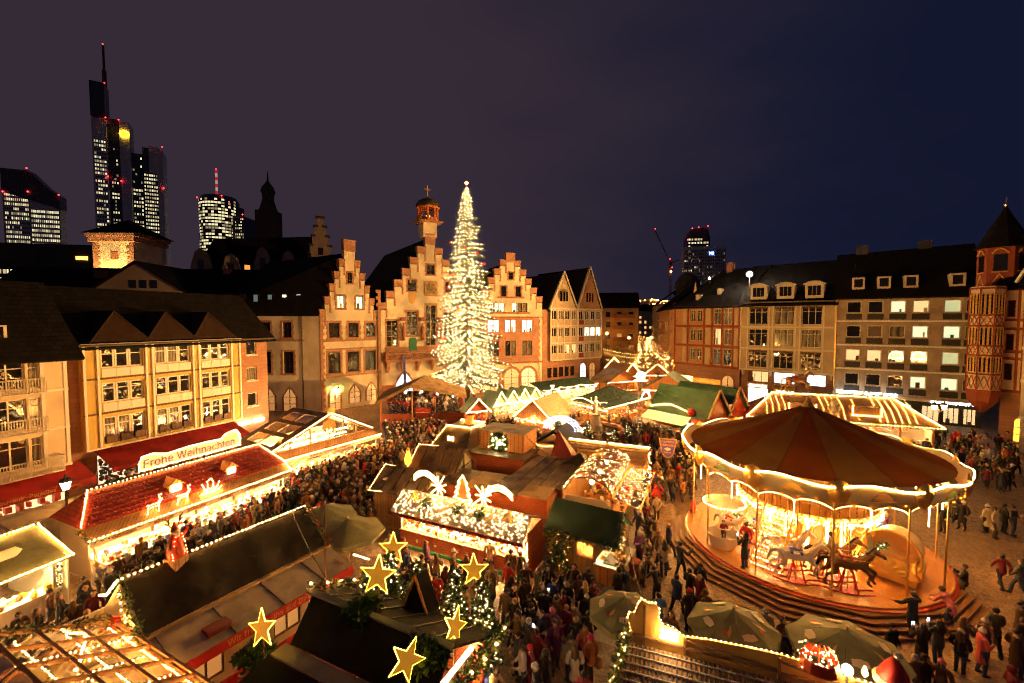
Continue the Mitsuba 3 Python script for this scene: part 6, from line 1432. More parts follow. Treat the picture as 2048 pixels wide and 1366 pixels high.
lights('row of close bright bulbs on the plank roof ridge, in two stretches', None, fr=fJ, step=.085, r=.055, L=14, lines=[[(-1.95, 7.6, 3.56), (.75, 7.6, 3.56)], [(1.05, 7.6, 3.56), (3.75, 7.6, 3.56)]])
put('peaked_cowl', M().add([[-2.6, 5.2, 2.8], [-.9, 5.2, 2.8], [-.9, 6.2, 2.8], [-2.6, 6.2, 2.8], [-2.3, 5.9, 4.6]], [[0, 1, 4], [1, 2, 4], [2, 3, 4], [3, 0, 4]]), 'darkred', t, fJ)
put('canvas_peak', M().add([[-1.3, 4.2, 2.75], [.5, 4.0, 2.75], [.4, 5.8, 2.75], [-1.2, 5.9, 2.75], [-.4, 5.0, 3.4]], [[0, 1, 4], [1, 2, 4], [2, 3, 4], [3, 0, 4]]), 'canvas_dark', t, fJ)
lights('bulbs on the post at the right end of the plank roof', [(3.9, 7.4, 1.2), (3.9, 7.4, 3.6)], fr=fJ, step=.09, r=.035, L=12, jit=.1, cable=False)
t = thing('flat_hut', 'low brown flat-roofed hut between the wreath crate hut and the barrel roof', 'market stall')
put('body', M().box(-3.6, -.15, .3, 5.6, 0, 2.5), 'wood_red', t, fJ); put('roof', M().box(-3.8, -.12, .1, 5.7, 2.5, 2.6), 'roof_felt', t, fJ)

# --- K: dark green roofed hut
fK2 = Fr(1.77, 21.47, -31.0)
t = thing('green_roof_hut', 'small hut with plain dark green roof edged in fir, handing counter on its right', 'market stall')
put('roof', M().slab([[-.1, -.25, 2.2], [3.6, -.25, 2.2], [3.5, 1.0, 3.35], [-.05, 1.0, 3.35]], .06).slab([[3.6, 2.4, 2.2], [-.1, 2.4, 2.2], [-.05, 1.0, 3.35], [3.5, 1.0, 3.35]], .06), 'canvas_dkgreen', t, fK2)
put('front_wall', wall(M(), 0, 2.5, 0, 2.2, [(1.5, 2.35, 1.15, 1.85)], .1, .1), 'wood_brown', t, fK2); box_walls(t, fK2, 0, 3.4, .15, 2.3, 0, 2.3, 'wood_brown', 'bl')
put('glow_grid', M().box(1.5, 2.35, .21, .25, 1.15, 1.85), 'wood_orange', t, fK2)
put('bulb', M().bulbs([fK2([1.55 + .75 * rng.random(), .16, 1.2 + .6 * rng.random()]) for _ in range(70)] + [fK2([.1 + 1.0 * rng.random(), .07, .3 + 1.7 * rng.random()]) for _ in range(50)], .015), 'lampglow', t, glow=GOLD * 6, kind='stuff')
put('counter', M().box(2.5, 3.5, .1, 2.2, .1, 1.0), 'wood_orange', t, fK2); put('counter_top', M().box(2.4, 3.8, 0, 2.3, 1.0, 1.05), 'pale', t, fK2); put('tray', M().box(2.8, 3.4, .2, 2.1, 1.06, 1.1), 'char', t, fK2)
lamp(t, fK2, 2.3, 3.3, .6, 2.1, 20); goods(t, fK2, 2.5, 3.5, .2, 2.0, 1.1, 30, ('gold', 'offwhite', 'brown'))
q = M(); greenery(q, [fK2([3.6, -.3, 2.2]), fK2([3.55, 1.0, 3.4])], .2, 150, .16); greenery(q, [fK2([-.1, -.3, 2.15]), fK2([3.6, -.3, 2.15])], .16, 130, .15); put('garland', q, 'foliage', t, kind='stuff')
q = M(); greenery(q, [fK2([.05, .02, .2]), fK2([1.15, .02, 2.0])], .5, 420, .16); greenery(q, [fK2([1.15, .02, .2]), fK2([.05, .02, 2.0])], .5, 420, .16); put('fir_panel', q, 'foliage', t, kind='stuff')

# --- Z: stall with ornamental fascia at the lower right
fZ = Fr(4.03, 12.93, -21.0)
t = thing('fascia_stall', 'stall seen from behind with tall scrolled ochre fascia edged in bulbs and lattice roof', 'market stall')
TOP = [(-.42, 3.05), (-.5, 3.35), (-.45, 3.55), (-.3, 3.6), (-.22, 3.85), (-.1, 4.05), (.1, 3.98), (.3, 4.0), (.42, 3.85), (.4, 3.6), (.5, 3.42), (.8, 3.38), (1.1, 3.2), (1.7, 3.28), (2.6, 3.33), (3.6, 3.35), (4.4, 3.28), (5.2, 3.15), (6.0, 3.1), (7.0, 3.2)]
put('fascia', M().prism([(-.35, 2.65), (7.0, 2.55)] + TOP[::-1], -.05, .0), 'goldpaint', t, fZ)
q = M().box(-.05, .02, -.12, -.05, 2.2, 3.9).box(1.1, 1.17, -.12, -.05, 2.2, 3.2).box(3.5, 3.57, -.12, -.05, 2.2, 3.3); q.beam([-.35, -.09, 2.95], [7, -.09, 2.8], .06); q.beam([1.15, -.09, 3.15], [3.5, -.09, 2.95], .04); q.beam([3.55, -.09, 3.2], [6, -.09, 2.8], .04)
put('batten', q, 'midbrown', t, fZ)
m = M().slab([[-.5, -.12, 2.65], [-.6, -2.6, 1.95], [7, -2.6, 1.95], [7, -.12, 2.65]][::-1], .05); put('roof', m, 'midbrown', t, fZ)
q = M()
for j in range(10): y = -.3 - .24 * j; z = 2.74 - .067 * (j + .8); q.beam([-.5, y, z], [7, y, z], .035, .03)
put('roof_batten', q, 'grey', t, fZ)
q = M()
for i in range(60): x = -.45 + .125 * i; q.beam([x, -.14, 2.71], [x, -2.58, 2.02], .03, .03)
put('roof_rib', q, 'char', t, fZ, kind='stuff')
put('body', M().box(-.4, 6.8, -2.4, -.2, 0, 1.9), 'wood_brown', t, fZ)
lights('bulbs along the scrolled top edge of the ochre fascia', [(a, -.03, b + .04) for a, b in TOP], fr=fZ, step=.1, r=.028, L=9)
q = M(); greenery(q, [fZ([-.55, -.1, 3.0]), fZ([-.7, -1.2, 2.4]), fZ([-.7, -2.6, 2.0])], .2, 200, .16); put('garland', q, 'foliage', t, kind='stuff')
lights('bulbs in the garland at the left end of the fascia stall', [(-.5, -.1, 3.1), (-.75, -1.2, 2.45), (-.75, -2.7, 2.05)], fr=fZ, step=.07, r=.025, L=9, jit=.12, cable=False)
single('work_lamp', M().box(.45, .95, -.35, -.1, 3.2, 3.3), 'char', 'bright floodlight bar at the foot of the fascia scroll', 'lamp', fZ, glow=WHITE * 9)
t = thing('floodlight', 'round bright floodlight at the bottom edge below the right umbrella', 'lamp'); p = fZ([5.0, -.3, 3.55]); put('lens', M().sph(p, .13, 1), 'lampglow', t, None, True, glow=WHITE * 70); put('arm', M().tube([p - [0, 0, .12], p - [0, 0, .7]], .03, 5), 'char', t)
t = thing('lit_wire_figure', 'red and gold basket figure strung with bulbs beside the floodlight', 'ornament'); f2 = Fr(*fZ([4.45, -.1, 0])[:2], -21, 3.3)
q = M()
for i in range(7): a = i * math.pi / 6; q.tube([[.45 * math.cos(a), 0, 0], [.4 * math.cos(a), .1, .3], [.2 * math.cos(a), .05, .6]], .02, 4)
q.lathe([(.45, 0), (.47, .04), (.42, .28), (.4, .3)], 14); put('basket', q, 'redpaint', t, f2); put('bulb', M().bulbs(f2(np.array([[rng.uniform(-.45, .45), rng.uniform(-.3, .3), rng.uniform(0, .55)] for _ in range(70)])), .022), 'lampglow', t, glow=np.array([1, .45, .12]) * 8, kind='stuff')
t = thing('stuffed_hat_figure', 'red and white hat-shaped figure at the bottom edge right of the floodlight', 'ornament'); f2 = Fr(*fZ([6.1, .1, 0])[:2], -21, 3.15)
put('hat', M().lathe([(.36, .18), (.3, .35), (.16, .6), (.05, .75)], 12), 'red', t, f2, 40); put('brim', M().lathe([(.3, 0), (.42, .05), (.44, .15), (.36, .22), (.3, .2)], 14).sph((.06, 0, .8), .09, 1), 'white', t, f2, 50); put('flame', M().lathe([(.02, 0), (.08, .1), (.02, .3)], 8, (-.6, 0, .05)), 'yellow', t, f2, glow=GOLD * 6)


def umbrella(label, x, y, R, zt, zr, mat='canvas_green', n=8, logo=True, a0=.2):
    t = thing('market_umbrella', label, 'umbrella'); m = M(); rb = M(); f = Fr(x, y, math.degrees(a0))
    k = 5; v = [[0, 0, zt]]; fa = []
    for i in range(n * 2):
        a = i * math.pi / n
        for j in range(1, k + 1):
            s = j / k; r = R * s * (1 if i % 2 == 0 else .93); v.append([r * math.cos(a), r * math.sin(a), zt - (zt - zr) * s ** .9 - (.05 * s if i % 2 else 0)])
    for i in range(n * 2):
        b, c = 1 + i * k, 1 + ((i + 1) % (n * 2)) * k; fa.append([0, b, c])
        for j in range(k - 1): fa += [[b + j, b + j + 1, c + j + 1], [b + j, c + j + 1, c + j]]
    put('canopy', m.add(v, fa), mat, t, f, 25)
    va = M()
    for i in range(n):
        a, b = i * 2 * math.pi / n, (i + 1) * 2 * math.pi / n; A = np.array([R * math.cos(a), R * math.sin(a), zr]); B = np.array([R * math.cos(b), R * math.sin(b), zr]); va.add([A, B, B - [0, 0, .18], A - [0, 0, .18]], [[0, 1, 2], [0, 2, 3]]); rb.tube([[0, 0, zt - .04], A * [1, 1, 1] - [0, 0, .02]], .012, 4)
    put('valance', va, mat, t, f); put('rib', rb, 'brown', t, f, kind='stuff'); put('pole', M().tube([[0, 0, 0], [0, 0, zt + .06]], .03, 6), 'wood_brown', t, f); put('finial', M().sph((0, 0, zt + .07), .05, 1), 'offwhite', t, f)
    if logo:
        for i in range(0, n, 2):
            q, c, l = M(), M(), M()
            a = (i + .5) * 2 * math.pi / n; P = lambda u, w: [R * (.62 + u) * math.cos(a) - w * math.sin(a), R * (.62 + u) * math.sin(a) + w * math.cos(a), zt - (zt - zr) * (.62 + u) ** .9 + .012]
            q.poly([P(-.1, -.1), P(-.02, -.13), P(.05, -.02), P(-.03, .0)]); c.poly([P(-.24, .03), P(-.03, .0), P(.04, .08), P(-.08, .12)])
            b = a + 2 * math.pi / n; P = lambda u, w: [R * (.62 + u) * math.cos(b) - w * math.sin(b), R * (.62 + u) * math.sin(b) + w * math.cos(b), zt - (zt - zr) * (.62 + u) ** .9 + .012]
            l.poly([P(-.08, -.22), P(.03, -.24), P(.07, 0), P(.04, .22), P(-.07, .2), P(-.1, 0)])
            put('fruit_motif', q, 'red', t, f); put('leaf_motif', c, 'goldpaint', t, f); put('oval_motif', l, 'offwhite', t, f)
    return t


umbrella('left of the three green beer umbrellas in front of the carousel steps', 3.95, 14.95, 1.3, 2.85, 2.3)
umbrella('middle of the three green beer umbrellas, one panel dark red', 7.45, 14.35, 1.45, 2.8, 2.2, a0=.5)
umbrella('right and nearest of the three green beer umbrellas', 10.5, 13.35, 1.65, 2.85, 2.2, a0=.1)
umbrella('front of the two olive umbrellas beside the dark canvas roof', -8.05, 21.2, 1.75, 2.75, 2.15, logo=False)
umbrella('rear of the two olive umbrellas beside the dark canvas roof', -9.9, 22.9, 1.6, 2.75, 2.15, logo=False)
lights('short bright lamp bar under the olive umbrellas at the end of the canvas hut', [(6.3, 1.0, 2.4), (6.35, .2, 2.4)], fr=fE.sub(.6, 0), step=.05, r=.045, L=20)
t = thing('thin_mast', 'thin bare flagpole rising in front of the dark canvas roof', 'pole'); put('pole', M().tube([[-6.35, 14.6, 0], [-6.35, 14.6, 6.2]], [.04, .025], 6), 'rust', t)
single('litter_bin', M().lathe([(.28, 0), (.3, .9), (.32, .95), (.2, 1.0), (.0, 1.0)], 14, (5.9, 20.6, 0)), 'wood_red', 'round red-brown bin beside the green-roofed hut', 'bin', None, 40)
# felt seams and cables on the stall roofs
q = M()
for i in range(5): q.beam([-3.0 + .75 * i, .15, 2.61], [-3.0 + .75 * i, 5.65, 2.61], .05, .02)
put('felt_seam', q, 'char', 'flat_hut', fJ, kind='stuff')
f = Fr(-8.41, 26.1, -16.9)
for k, (x0, x1, y0, ze, zr, w) in enumerate(((.2, 3.2, 0, 2.35, 3.25, 1.7), (1.1, 4.0, 2.9, 2.75, 3.9, 1.45))):
    q = M()
    for x in np.linspace(x0 + .4, x1 - .4, 4): q.beam([x, y0, ze + .02], [x, y0 + w, zr + .03], .04, .02)
    put('roof_seam', q, 'char', 'market_tent' if k == 0 else 'market_tent_001', f, kind='stuff')
q = M()
for i in range(6): x = .4 + .8 * i; q.beam([x, .1, 3.96], [x, 2.35, 2.82], .05, .02)
put('felt_seam', q, 'black', 'black_roof_hut', fF, kind='stuff')
for lab, a, b, sag in (('black cable from the wreath crate to the barrel roof', fI([6.4, 1.2, 4.3]), fJ([0, 3, 3.2]), .5), ('black cable from the brown tents to the bulb-covered stall', f([3.3, 1.7, 3.3]), fG([2, .95, 3.1]), .3), ('black cable from the dark canvas roof to the black-roofed hut', fE([5.5, 3.2, 4.4]), fF([1, .1, 4.1]), .4), ('black cable from the green-roofed hut to the fascia stall', fK2([3.5, 1, 3.4]), fZ([0, 0, 3.9]), .5), ('black cable from the red-roofed stall to the sausage stall', fA([9.7, 2.2, 4.0]), fB([.2, 0, 3.0]), .2)):
    single('power_cable', M().tube(along([a, b], .5, 0, sag), .018, 4), 'black', lab, 'cable')
# ---------------------------------------------------------------- farther stalls
fL = Fr(15.4, 48.2, -56.0)
t = thing('red_house_stall', 'red timber stall with two dark green gable roofs and a bulb net on its awning', 'market stall')
L = 6.6
for k, y0 in enumerate((0, 3.7)):
    put('roof', saddle(0, L, y0, y0 + 3.5, 3.1, 5.4, .3, .1), 'canvas_dkgreen', t, fL)
    put('gable', M().add([[L, y0, 0], [L, y0 + 3.5, 0], [L, y0 + 3.5, 3.1], [L, y0 + 1.75, 5.3], [L, y0, 3.1]], [[0, 1, 2], [0, 2, 3], [0, 3, 4]]), 'redpaint', t, fL)
    put('verge', M().beam([L + .3, y0 - .35, 2.75], [L + .3, y0 + 1.75, 5.5], .16, .2).beam([L + .3, y0 + 3.85, 2.75], [L + .3, y0 + 1.75, 5.5], .16, .2), 'wood_brown', t, fL)
    for i, y in enumerate((.5, 1.9)):
        w = put('window', M().box(L, L + .06, y0 + y, y0 + y + .95, 1.0, 2.3), 'pale', t, fL)
        for a in range(2):
            for b in range(3): put('pane', M().box(L + .05, L + .07, y0 + y + .08 + .42 * a, y0 + y + .45 + .42 * a, 1.08 + .4 * b, 1.42 + .4 * b), 'white', w, fL, glow=(.5, .3, .1), weight=.1)
box_walls(t, fL, 0, L, 0, 7.2, 0, 3.1, 'redpaint', 'bl'); put('front_wall', M().box(4.9, L - .02, 0, .08, 0, 3.1), 'redpaint', t, fL)
put('awning', M().slab([[-.2, -1.4, 1.95], [5.0, -1.4, 1.95], [5.0, 0, 2.7], [-.2, 0, 2.7]], .06), 'canvas_dkgreen', t, fL)
counter(t, fL, 0, 4.9, -.6, .6, 1.0, 'wood_red'); lamp(t, fL, .2, 4.8, -.4, 2.0, 7); goods(t, fL, 0, 4.8, -.6, 0, 1.05, 60)
lights('net of greenish-gold bulbs over the awning of the red timber stall', None, fr=fL, step=.2, r=.035, L=3, col=np.array([.8, .8, .2]), cable=False, name='light_net', lines=[[(-.2 + .3 * i, -1.42, 2.0), (-.2 + .3 * i, 0, 2.75)] for i in range(18)])
lights('row of white bulbs along the eave above the net on the red timber stall', [(-.2, -.05, 3.05), (1.6, -.1, 3.5), (2.4, -.1, 3.65), (3.2, -.1, 3.5), (5, -.05, 3.05)], fr=fL, step=.2, r=.055)
for i, x in enumerate((-.3, 5.0)): single('ball_ornament', M().sph(fL([x, -.2, 3.2]), .38, 2), 'red' if i else 'offwhite', f'{"pale" if i == 0 else "red"} round ball at the {"left" if i == 0 else "right"} end of the awning of the red timber stall', 'ornament', None, True)
s = put('roof_sign', M().box(1.2, 4.6, 5.6, 5.68, 5.35, 5.95), 'wood_orange', t, fL); put('lettering', M().text('Bratapfelhütte', .3, (2.9, 5.59, 5.5), (1, 0, 0), (0, 0, 1), .01), 'goldpaint', s, fL)
put('white_sign', M().box(L + .2, L + .28, 3.1, 4.1, 3.5, 3.9), 'pale', t, fL)

fM = Fr(24.3, 44.6, -20.0)
t = thing('long_lit_stall', 'long hip-roofed stall behind the carousel, its roof draped in bulb strings', 'market stall')
L = 15.2
put('roof', saddle(0, L, 0, 5.4, 2.9, 4.7, .3, .1, 2.4, 2.4), 'tile_brown', t, fM)
counter(t, fM, .2, L - .2, .5, .8, 1.0, 'wood_brown'); box_walls(t, fM, .1, L - .1, .6, 5.3, 0, 2.9, 'offwhite', 'blr'); posts(t, fM, np.linspace(.2, L - .2, 7), .3, 0, 2.9, 'wood_orange', .16)
lamp(t, fM, .3, L - .3, .9, 2.55, 14); goods(t, fM, .2, L - .3, .5, 1.3, 1.05, 150, ('offwhite', 'skyblue', 'gold', 'red', 'green', 'pale')); hanging(t, fM, .3, L - .3, .45, 2.1, 2.6, 100)
put('back_shelf', M().box(.3, L - .3, 4.6, 5.2, 1.2, 1.3), 'pale', t, fM); goods(t, fM, .3, L - .4, 4.6, 5.1, 1.3, 100, ('pale', 'skyblue', 'gold'))
zf = lambda y: 2.9 + 1.8 * y / 2.7 + .06
lights('string of bulbs along the ridge of the long hip-roofed stall', [(2.4, 2.7, 4.85), (L - 2.4, 2.7, 4.85)], fr=fM, step=.12, r=.06, L=18)
lights('string of bulbs down the left hip of the long hip-roofed stall', [(2.4, 2.65, 4.82), (-.3, -.3, 2.8)], fr=fM, step=.12, r=.06, L=18)
lights('string of bulbs down the right hip of the long hip-roofed stall', [(L - 2.4, 2.65, 4.82), (L + .3, -.3, 2.8)], fr=fM, step=.12, r=.06, L=18)
lights('string of bulbs along the front eave of the long hip-roofed stall', [(-.3, -.35, 2.75), (L + .3, -.35, 2.75)], fr=fM, step=.2, r=.05, L=16, col=GOLD)
lights('hanging bulb strings draped down the front roof of the long hip-roofed stall', None, fr=fM, step=.16, r=.035, L=11, col=GOLD, lines=[[(x, 2.6, zf(2.6)), (x + .12, 1.3, zf(1.3) + .02), (x, .1, zf(.1))] for x in np.arange(1.6, L - 1.4, .55) if not (3.3 < x < 6.1 or 8.6 < x < 11.4) or rng.random() < .4])
for i, x in enumerate((3.6, 8.9)):
    put('dormer', M().prism([(x, 3.3), (x + 2.3, 3.3), (x + 2.3, 4.1), (x, 4.1)], .65, 2.2), 'wood_brown', t, fM)
    lights(f'rectangle of bulbs round the {"left" if i == 0 else "right"} dormer of the long hip-roofed stall', [(x, .6, 4.15), (x, .6, 3.35), (x + 2.3, .6, 3.35), (x + 2.3, .6, 4.15)], fr=fM, step=.12, r=.05, L=16)
t = thing('roof_bear', 'pale seated bear figure on the roof of the long hip-roofed stall', 'figure')
f2 = fM.sub(7.4, .7, 0, 3.3); put('body', M().sph((0, 0, .42), .42, 2, (1, .85, 1.1)).sph((0, -.05, 1.05), .3, 2).sph((-.2, 0, 1.35), .1, 1).sph((.2, 0, 1.35), .1, 1).sph((-.42, -.1, .6), .14, 1, (1, 1, 1.8)).sph((.42, -.1, .6), .14, 1, (1, 1, 1.8)).sph((-.22, -.4, .12), .15, 1).sph((.22, -.4, .12), .15, 1), 'offwhite', t, f2, True)
q = M(); greenery(q, [fM([-.3, -.3, 2.72]), fM([L + .3, -.3, 2.72])], .16, 60, .2); greenery(q, [fM([2.4, 2.7, 4.8]), fM([L - 2.4, 2.7, 4.8])], .25, 70, .3); put('garland', q, 'foliage', 'long_lit_stall', kind='stuff')

# choir stage
fN = Fr(-15.0, 49.6, 6.0)
t = thing('choir_stage', 'open stage with wide brown tent roof before the town hall, choir lined up inside', 'stage')
A = [(-.3, -.5, 3.3), (5.0, -.9, 5.3), (9.8, -.5, 3.9)]
put('roof', M().slab([[-.4, -.6, 3.3], [3.6, -.9, 5.3], [4.6, 5.4, 5.5], [-.6, 5.6, 3.5]], .05).slab([[3.6, -.9, 5.3], [9.8, -.6, 3.9], [9.6, 5.6, 3.9], [4.6, 5.4, 5.5]], .05), 'canvas_tan', t, fN)
put('valance', M().add([[-.4, -.62, 3.3], [3.6, -.92, 5.3], [9.8, -.62, 3.9], [9.8, -.62, 3.55], [3.6, -.92, 4.9], [-.4, -.62, 2.95]], [[0, 1, 4], [0, 4, 5], [1, 2, 3], [1, 3, 4]]), 'canvas_tan', t, fN)
put('floor', M().box(0, 9.4, 0, 5, .9, 1.0), 'wood_brown', t, fN); put('front_panel', M().box(0, 9.4, -.06, 0, .1, .9), 'wood_red', t, fN); put('railing', M().box(.1, 3.4, -.05, .02, 1.0, 1.8).box(6.0, 9.4, -.05, .02, 1.0, 1.8), 'wood_red', t, fN)
put('back_wall', M().box(0, 9.4, 4.9, 5, 1.0, 3.6), 'darkred', t, fN); posts(t, fN, (0.05, 3.6, 6.2, 9.35), .0, 1.0, 3.7, 'wood_orange', .14)
q = M().beam([.1, .1, 3.3], [3.6, .1, 4.9], .1).beam([9.4, .1, 3.7], [3.6, .1, 4.9], .1).beam([3.6, .1, 3.4], [3.6, .1, 4.9], .1); put('truss', q, 'wood_brown', t, fN)
for i in range(5): put('stage_lamp', M().sph((1 + 1.8 * i, .7, 3.4 + .9 * (1 - abs(i - 1.6) / 3)), .1, 1), 'lampglow', t, fN, glow=np.array([1, .5, .2]) * 150)
for i in range(5): put('step_riser', M().box(.6, 9.0, 1.6 + .7 * i, 4.8, 1.0 + .22 * i, 1.22 + .22 * i), 'char', t, fN)
pn = thing('piano', 'red keyboard piano on the choir stage front', 'piano'); f2 = fN.sub(4.7, .5, 0, 1.0); put('case', M().box(-.9, .9, 0, .5, .2, .85).box(-.9, .9, .35, .5, .85, 1.25), 'redpaint', pn, f2); put('keyboard', M().box(-.8, .8, -.14, 0, .78, .84), 'pale', pn, f2); put('leg', M().box(-.88, -.78, -.1, 0, 0, .78), 'black', pn, f2); put('leg', M().box(.78, .88, -.1, 0, 0, .78), 'black', pn, f2)

ORD = ('first', 'second', 'third', 'fourth', 'fifth', 'sixth', 'seventh', 'eighth')


def gable_stall(name, label, x, y, deg, W, D, ze, zr, roof, wallm, lampL=14, outline=None, n=16):
    f = Fr(x, y, deg); t = thing(name, label, 'market stall')
    put('roof', gable_roof(0, W, -.35, D, ze, zr, .25, .06), roof, t, f)
    put('gable', M().prism([(0, ze), (W, ze), (W / 2, zr - .12)], .02, .08), wallm, t, f)
    box_walls(t, f, 0, W, .0, D, 0, ze, wallm, 'blr'); put('counter', M().box(.06, W - .06, -.05, 0, 0, 1.0), wallm, t, f); put('counter_top', M().box(0, W, -.25, .4, 1.0, 1.05), 'pale', t, f)
    lamp(t, f, .1, W - .1, .35, ze - .25, lampL); goods(t, f, .05, W - .2, -.2, .35, 1.05, n, ('offwhite', 'red', 'gold', 'pale')); hanging(t, f, .1, W - .1, .15, 1.5, ze - .2, n)
    if outline: lights(outline, [(-.25, -.38, ze - .15), (W / 2, -.38, zr + .05), (W + .25, -.38, ze - .15)], fr=f, step=.1, r=.05, L=13)
    return t


gable_stall('mint_roof_stall', 'single mint-roofed stall right of the choir stage, nearer than the row of four', -4.9, 48.3, 22, 2.4, 2.6, 2.4, 3.7, 'mint', 'wood_red', 16, 'gable outline of bulbs on the single mint-roofed stall')
for i in range(4):
    gable_stall('mint_roof_stall', f'{ORD[i]} from the left of the four joined mint-roofed stalls below the lit tree', -2.2 + 1.46 * i, 52.6 + 1.2 * i, 38, 1.85, 2.8, 2.3, 3.75, 'mint', 'pale', 26, f'gable outline of bulbs on the {ORD[i]} of the four joined mint-roofed stalls')

fP = Fr(3.9, 43.9, 61.0)
t = thing('tile_roof_hut', 'half-timbered hut with brown tiled roof before the fountain, bulbs along its left gable', 'market stall')
L = 5.6
put('roof', saddle(0, L, 0, 3.8, 2.6, 4.3, .35, .1), 'tile_brown', t, fP); put('wall', M().box(0, L, .05, 3.7, 0, 2.6), 'cream', t, fP)
q = M()
for x in (0.05, 1.4, 2.8, 4.2, 5.5): q.box(x - .07, x + .07, 0, .05, 0, 2.6)
for z in (.1, 1.2, 2.5): q.box(0, L, -.01, .05, z - .07, z + .07)
for i in range(4): q.beam([.1 + 1.4 * i, .02, 1.25], [1.35 + 1.4 * i, .02, 2.45], .1, .05, (0, 1, 0)) if i % 2 else q.beam([1.35 + 1.4 * i, .02, 1.25], [.1 + 1.4 * i, .02, 2.45], .1, .05, (0, 1, 0))
put('timber_frame', q, 'timber', t, fP); put('gable', M().prism([(-3.75, 0.1), (0.0, .1), (0, 2.6), (-1.88, 4.2), (-3.75, 2.6)], -.04, .0), 'wood_brown', t, Fr(fP([0, 3.8, 0])[0], fP([0, 3.8, 0])[1], 61 - 90).sub(3.78, .0))
lights('string of bulbs along the left gable of the brown tiled hut', None, fr=fP, step=.14, r=.055, lines=[[(-.4, -.2, 2.5), (-.4, 1.9, 4.4), (-.4, 4.0, 2.5)]])
lights('loose bulbs over the counter at the gable end of the brown tiled hut', [(-.6, -.1, 2.3), (-.6, 3.8, 2.2)], fr=fP, step=.1, r=.045, jit=.25, cable=False)
lamp(t, fP.sub(0, 0, 0), -.5, -.2, 1.9, 2.2, 30)

fQ = Fr(4.3, 61.2, 37.5)
t = thing('lantern_stall', 'long stall of white goods under a line of globe lamps before the pointed gables', 'market stall')
put('roof', M().slab([[-.3, -.5, 2.5], [11, -.5, 2.5], [11, 2.5, 3.5], [-.3, 2.5, 3.5]], .06), 'canvas_dkgreen', t, fQ); box_walls(t, fQ, 0, 10.8, .1, 2.4, 0, 2.5, 'pale', 'blr'); counter(t, fQ, 0, 10.8, -.1, .6, 1.0, 'pale')
lamp(t, fQ, .2, 10.6, .4, 2.3, 14); goods(t, fQ, 0, 10.6, 0, .6, 1.05, 120, ('pale', 'white', 'red', 'offwhite')); hanging(t, fQ, .1, 10.6, .1, 1.4, 2.3, 90, ('pale', 'white', 'red'))
for i in range(6): put('globe_lamp', M().sph((.6 + 1.95 * i, -.45, 2.5), .22, 1), 'lampglow', t, fQ, glow=WHITE * 14)
lights('thin string of bulbs looping between the globe lamps of the long white stall', [(-.3, -.5, 2.75), (3, -.5, 2.9), (7, -.5, 2.9), (11, -.5, 2.75)], fr=fQ, step=.2, r=.05, sag=.15)

t = thing('corner_stall', 'corner stall with curved lit roof edges between fountain and half-timbered hut', 'market stall')
fR1, l1 = between(7.8, 54.5, 11.2, 50.0); fR2, l2 = between(11.2, 50.0, 17.2, 56.0)
put('roof', M().slab([[*fR1([0, -.5, 0])[:2], 2.6], [*fR1([l1, -.5, 0])[:2], 2.5], [*fR2([l2, -.5, 0])[:2], 2.6], [13, 58.5, 3.8]], .06).slab([[*fR2([l2, -.5, 0])[:2], 2.6], [14, 60, 2.6], [*fR1([0, -.5, 0])[:2], 2.6], [13, 58.5, 3.8]], .06), 'canvas_dkgreen', t)
for f, l in ((fR1, l1), (fR2, l2)):
    counter(t, f, .2, l - .2, .1, .6, 1.0, 'wood_orange'); lamp(t, f, .2, l - .3, .5, 2.25, 11); goods(t, f, .2, l - .4, .1, .7, 1.05, 60); hanging(t, f, .2, l - .2, .3, 1.5, 2.3, 40)
put('inner_wall', M().box(11.2, 14.5, 55.5, 55.6, 0, 2.6), 'wood_brown', t)
lights('wavy string of bulbs along the left roof edge of the corner stall', [(a * l1, -.55, 2.65 + .45 * abs(math.sin(a * math.pi * 1.5))) for a in np.linspace(0, 1, 15)], fr=fR1, step=.13, r=.055)
lights('lower straight string of bulbs on the left side of the corner stall', [(0, -.5, 2.2), (l1, -.5, 2.1)], fr=fR1, step=.13, r=.05)
lights('string of bulbs along the right roof edge of the corner stall', [(0, -.55, 2.6), (l2, -.55, 2.65)], fr=fR2, step=.13, r=.055)
lights('arched figure of bulbs rising at the right end of the corner stall', [(l2 - 2.4 + 2.2 * a, -.6, 2.8 + .8 * math.sin(a * math.pi)) for a in np.linspace(0, 1, 11)], fr=fR2, step=.12, r=.055, col=np.array([.9, .8, .6]))

for i, (x, y, deg, W, D, ze, zr, rf) in enumerate(((18.3, 62, -28, 7, 6, 2.8, 5.0, 'canvas_dkgreen'), (15.2, 70, 20, 6, 5, 2.6, 4.4, 'roof_felt'), (19.0, 76, 30, 4.5, 5, 2.7, 4.8, 'wood_brown'), (23.8, 79, -10, 4.5, 4, 2.7, 4.6, 'roof_felt'), (19.5, 92, 20, 4, 4, 2.7, 4.6, 'canvas_tan'), (30, 96, -30, 4, 4, 2.7, 4.8, 'canvas_tan'))):
    gable_stall('street_stall', ('large dark green roofed stall behind the mast lamp', 'brown roofed stall left of the mast lamp at the street mouth', 'gabled stall with bright outline at the corner of the right pointed gable house', 'gabled stall in the middle of the street mouth', 'small far stall on the left of the market street', 'small far stall on the right of the market street')[i], x, y, deg, W, D, ze, zr, rf, 'wood_orange', 4, None if i < 2 else f'gable outline of bulbs on the {ORD[i]} nearest stall at the street mouth')
lights('sagging garlands of bulbs strung across the market street, nearer set', None, step=.3, r=.05, sag=.9, L=4, lines=[[(18.5, 88, 6), (30, 84, 6)], [(19, 93, 6.5), (32, 90, 6)], [(18, 84, 5), (29, 79, 4.5)]])
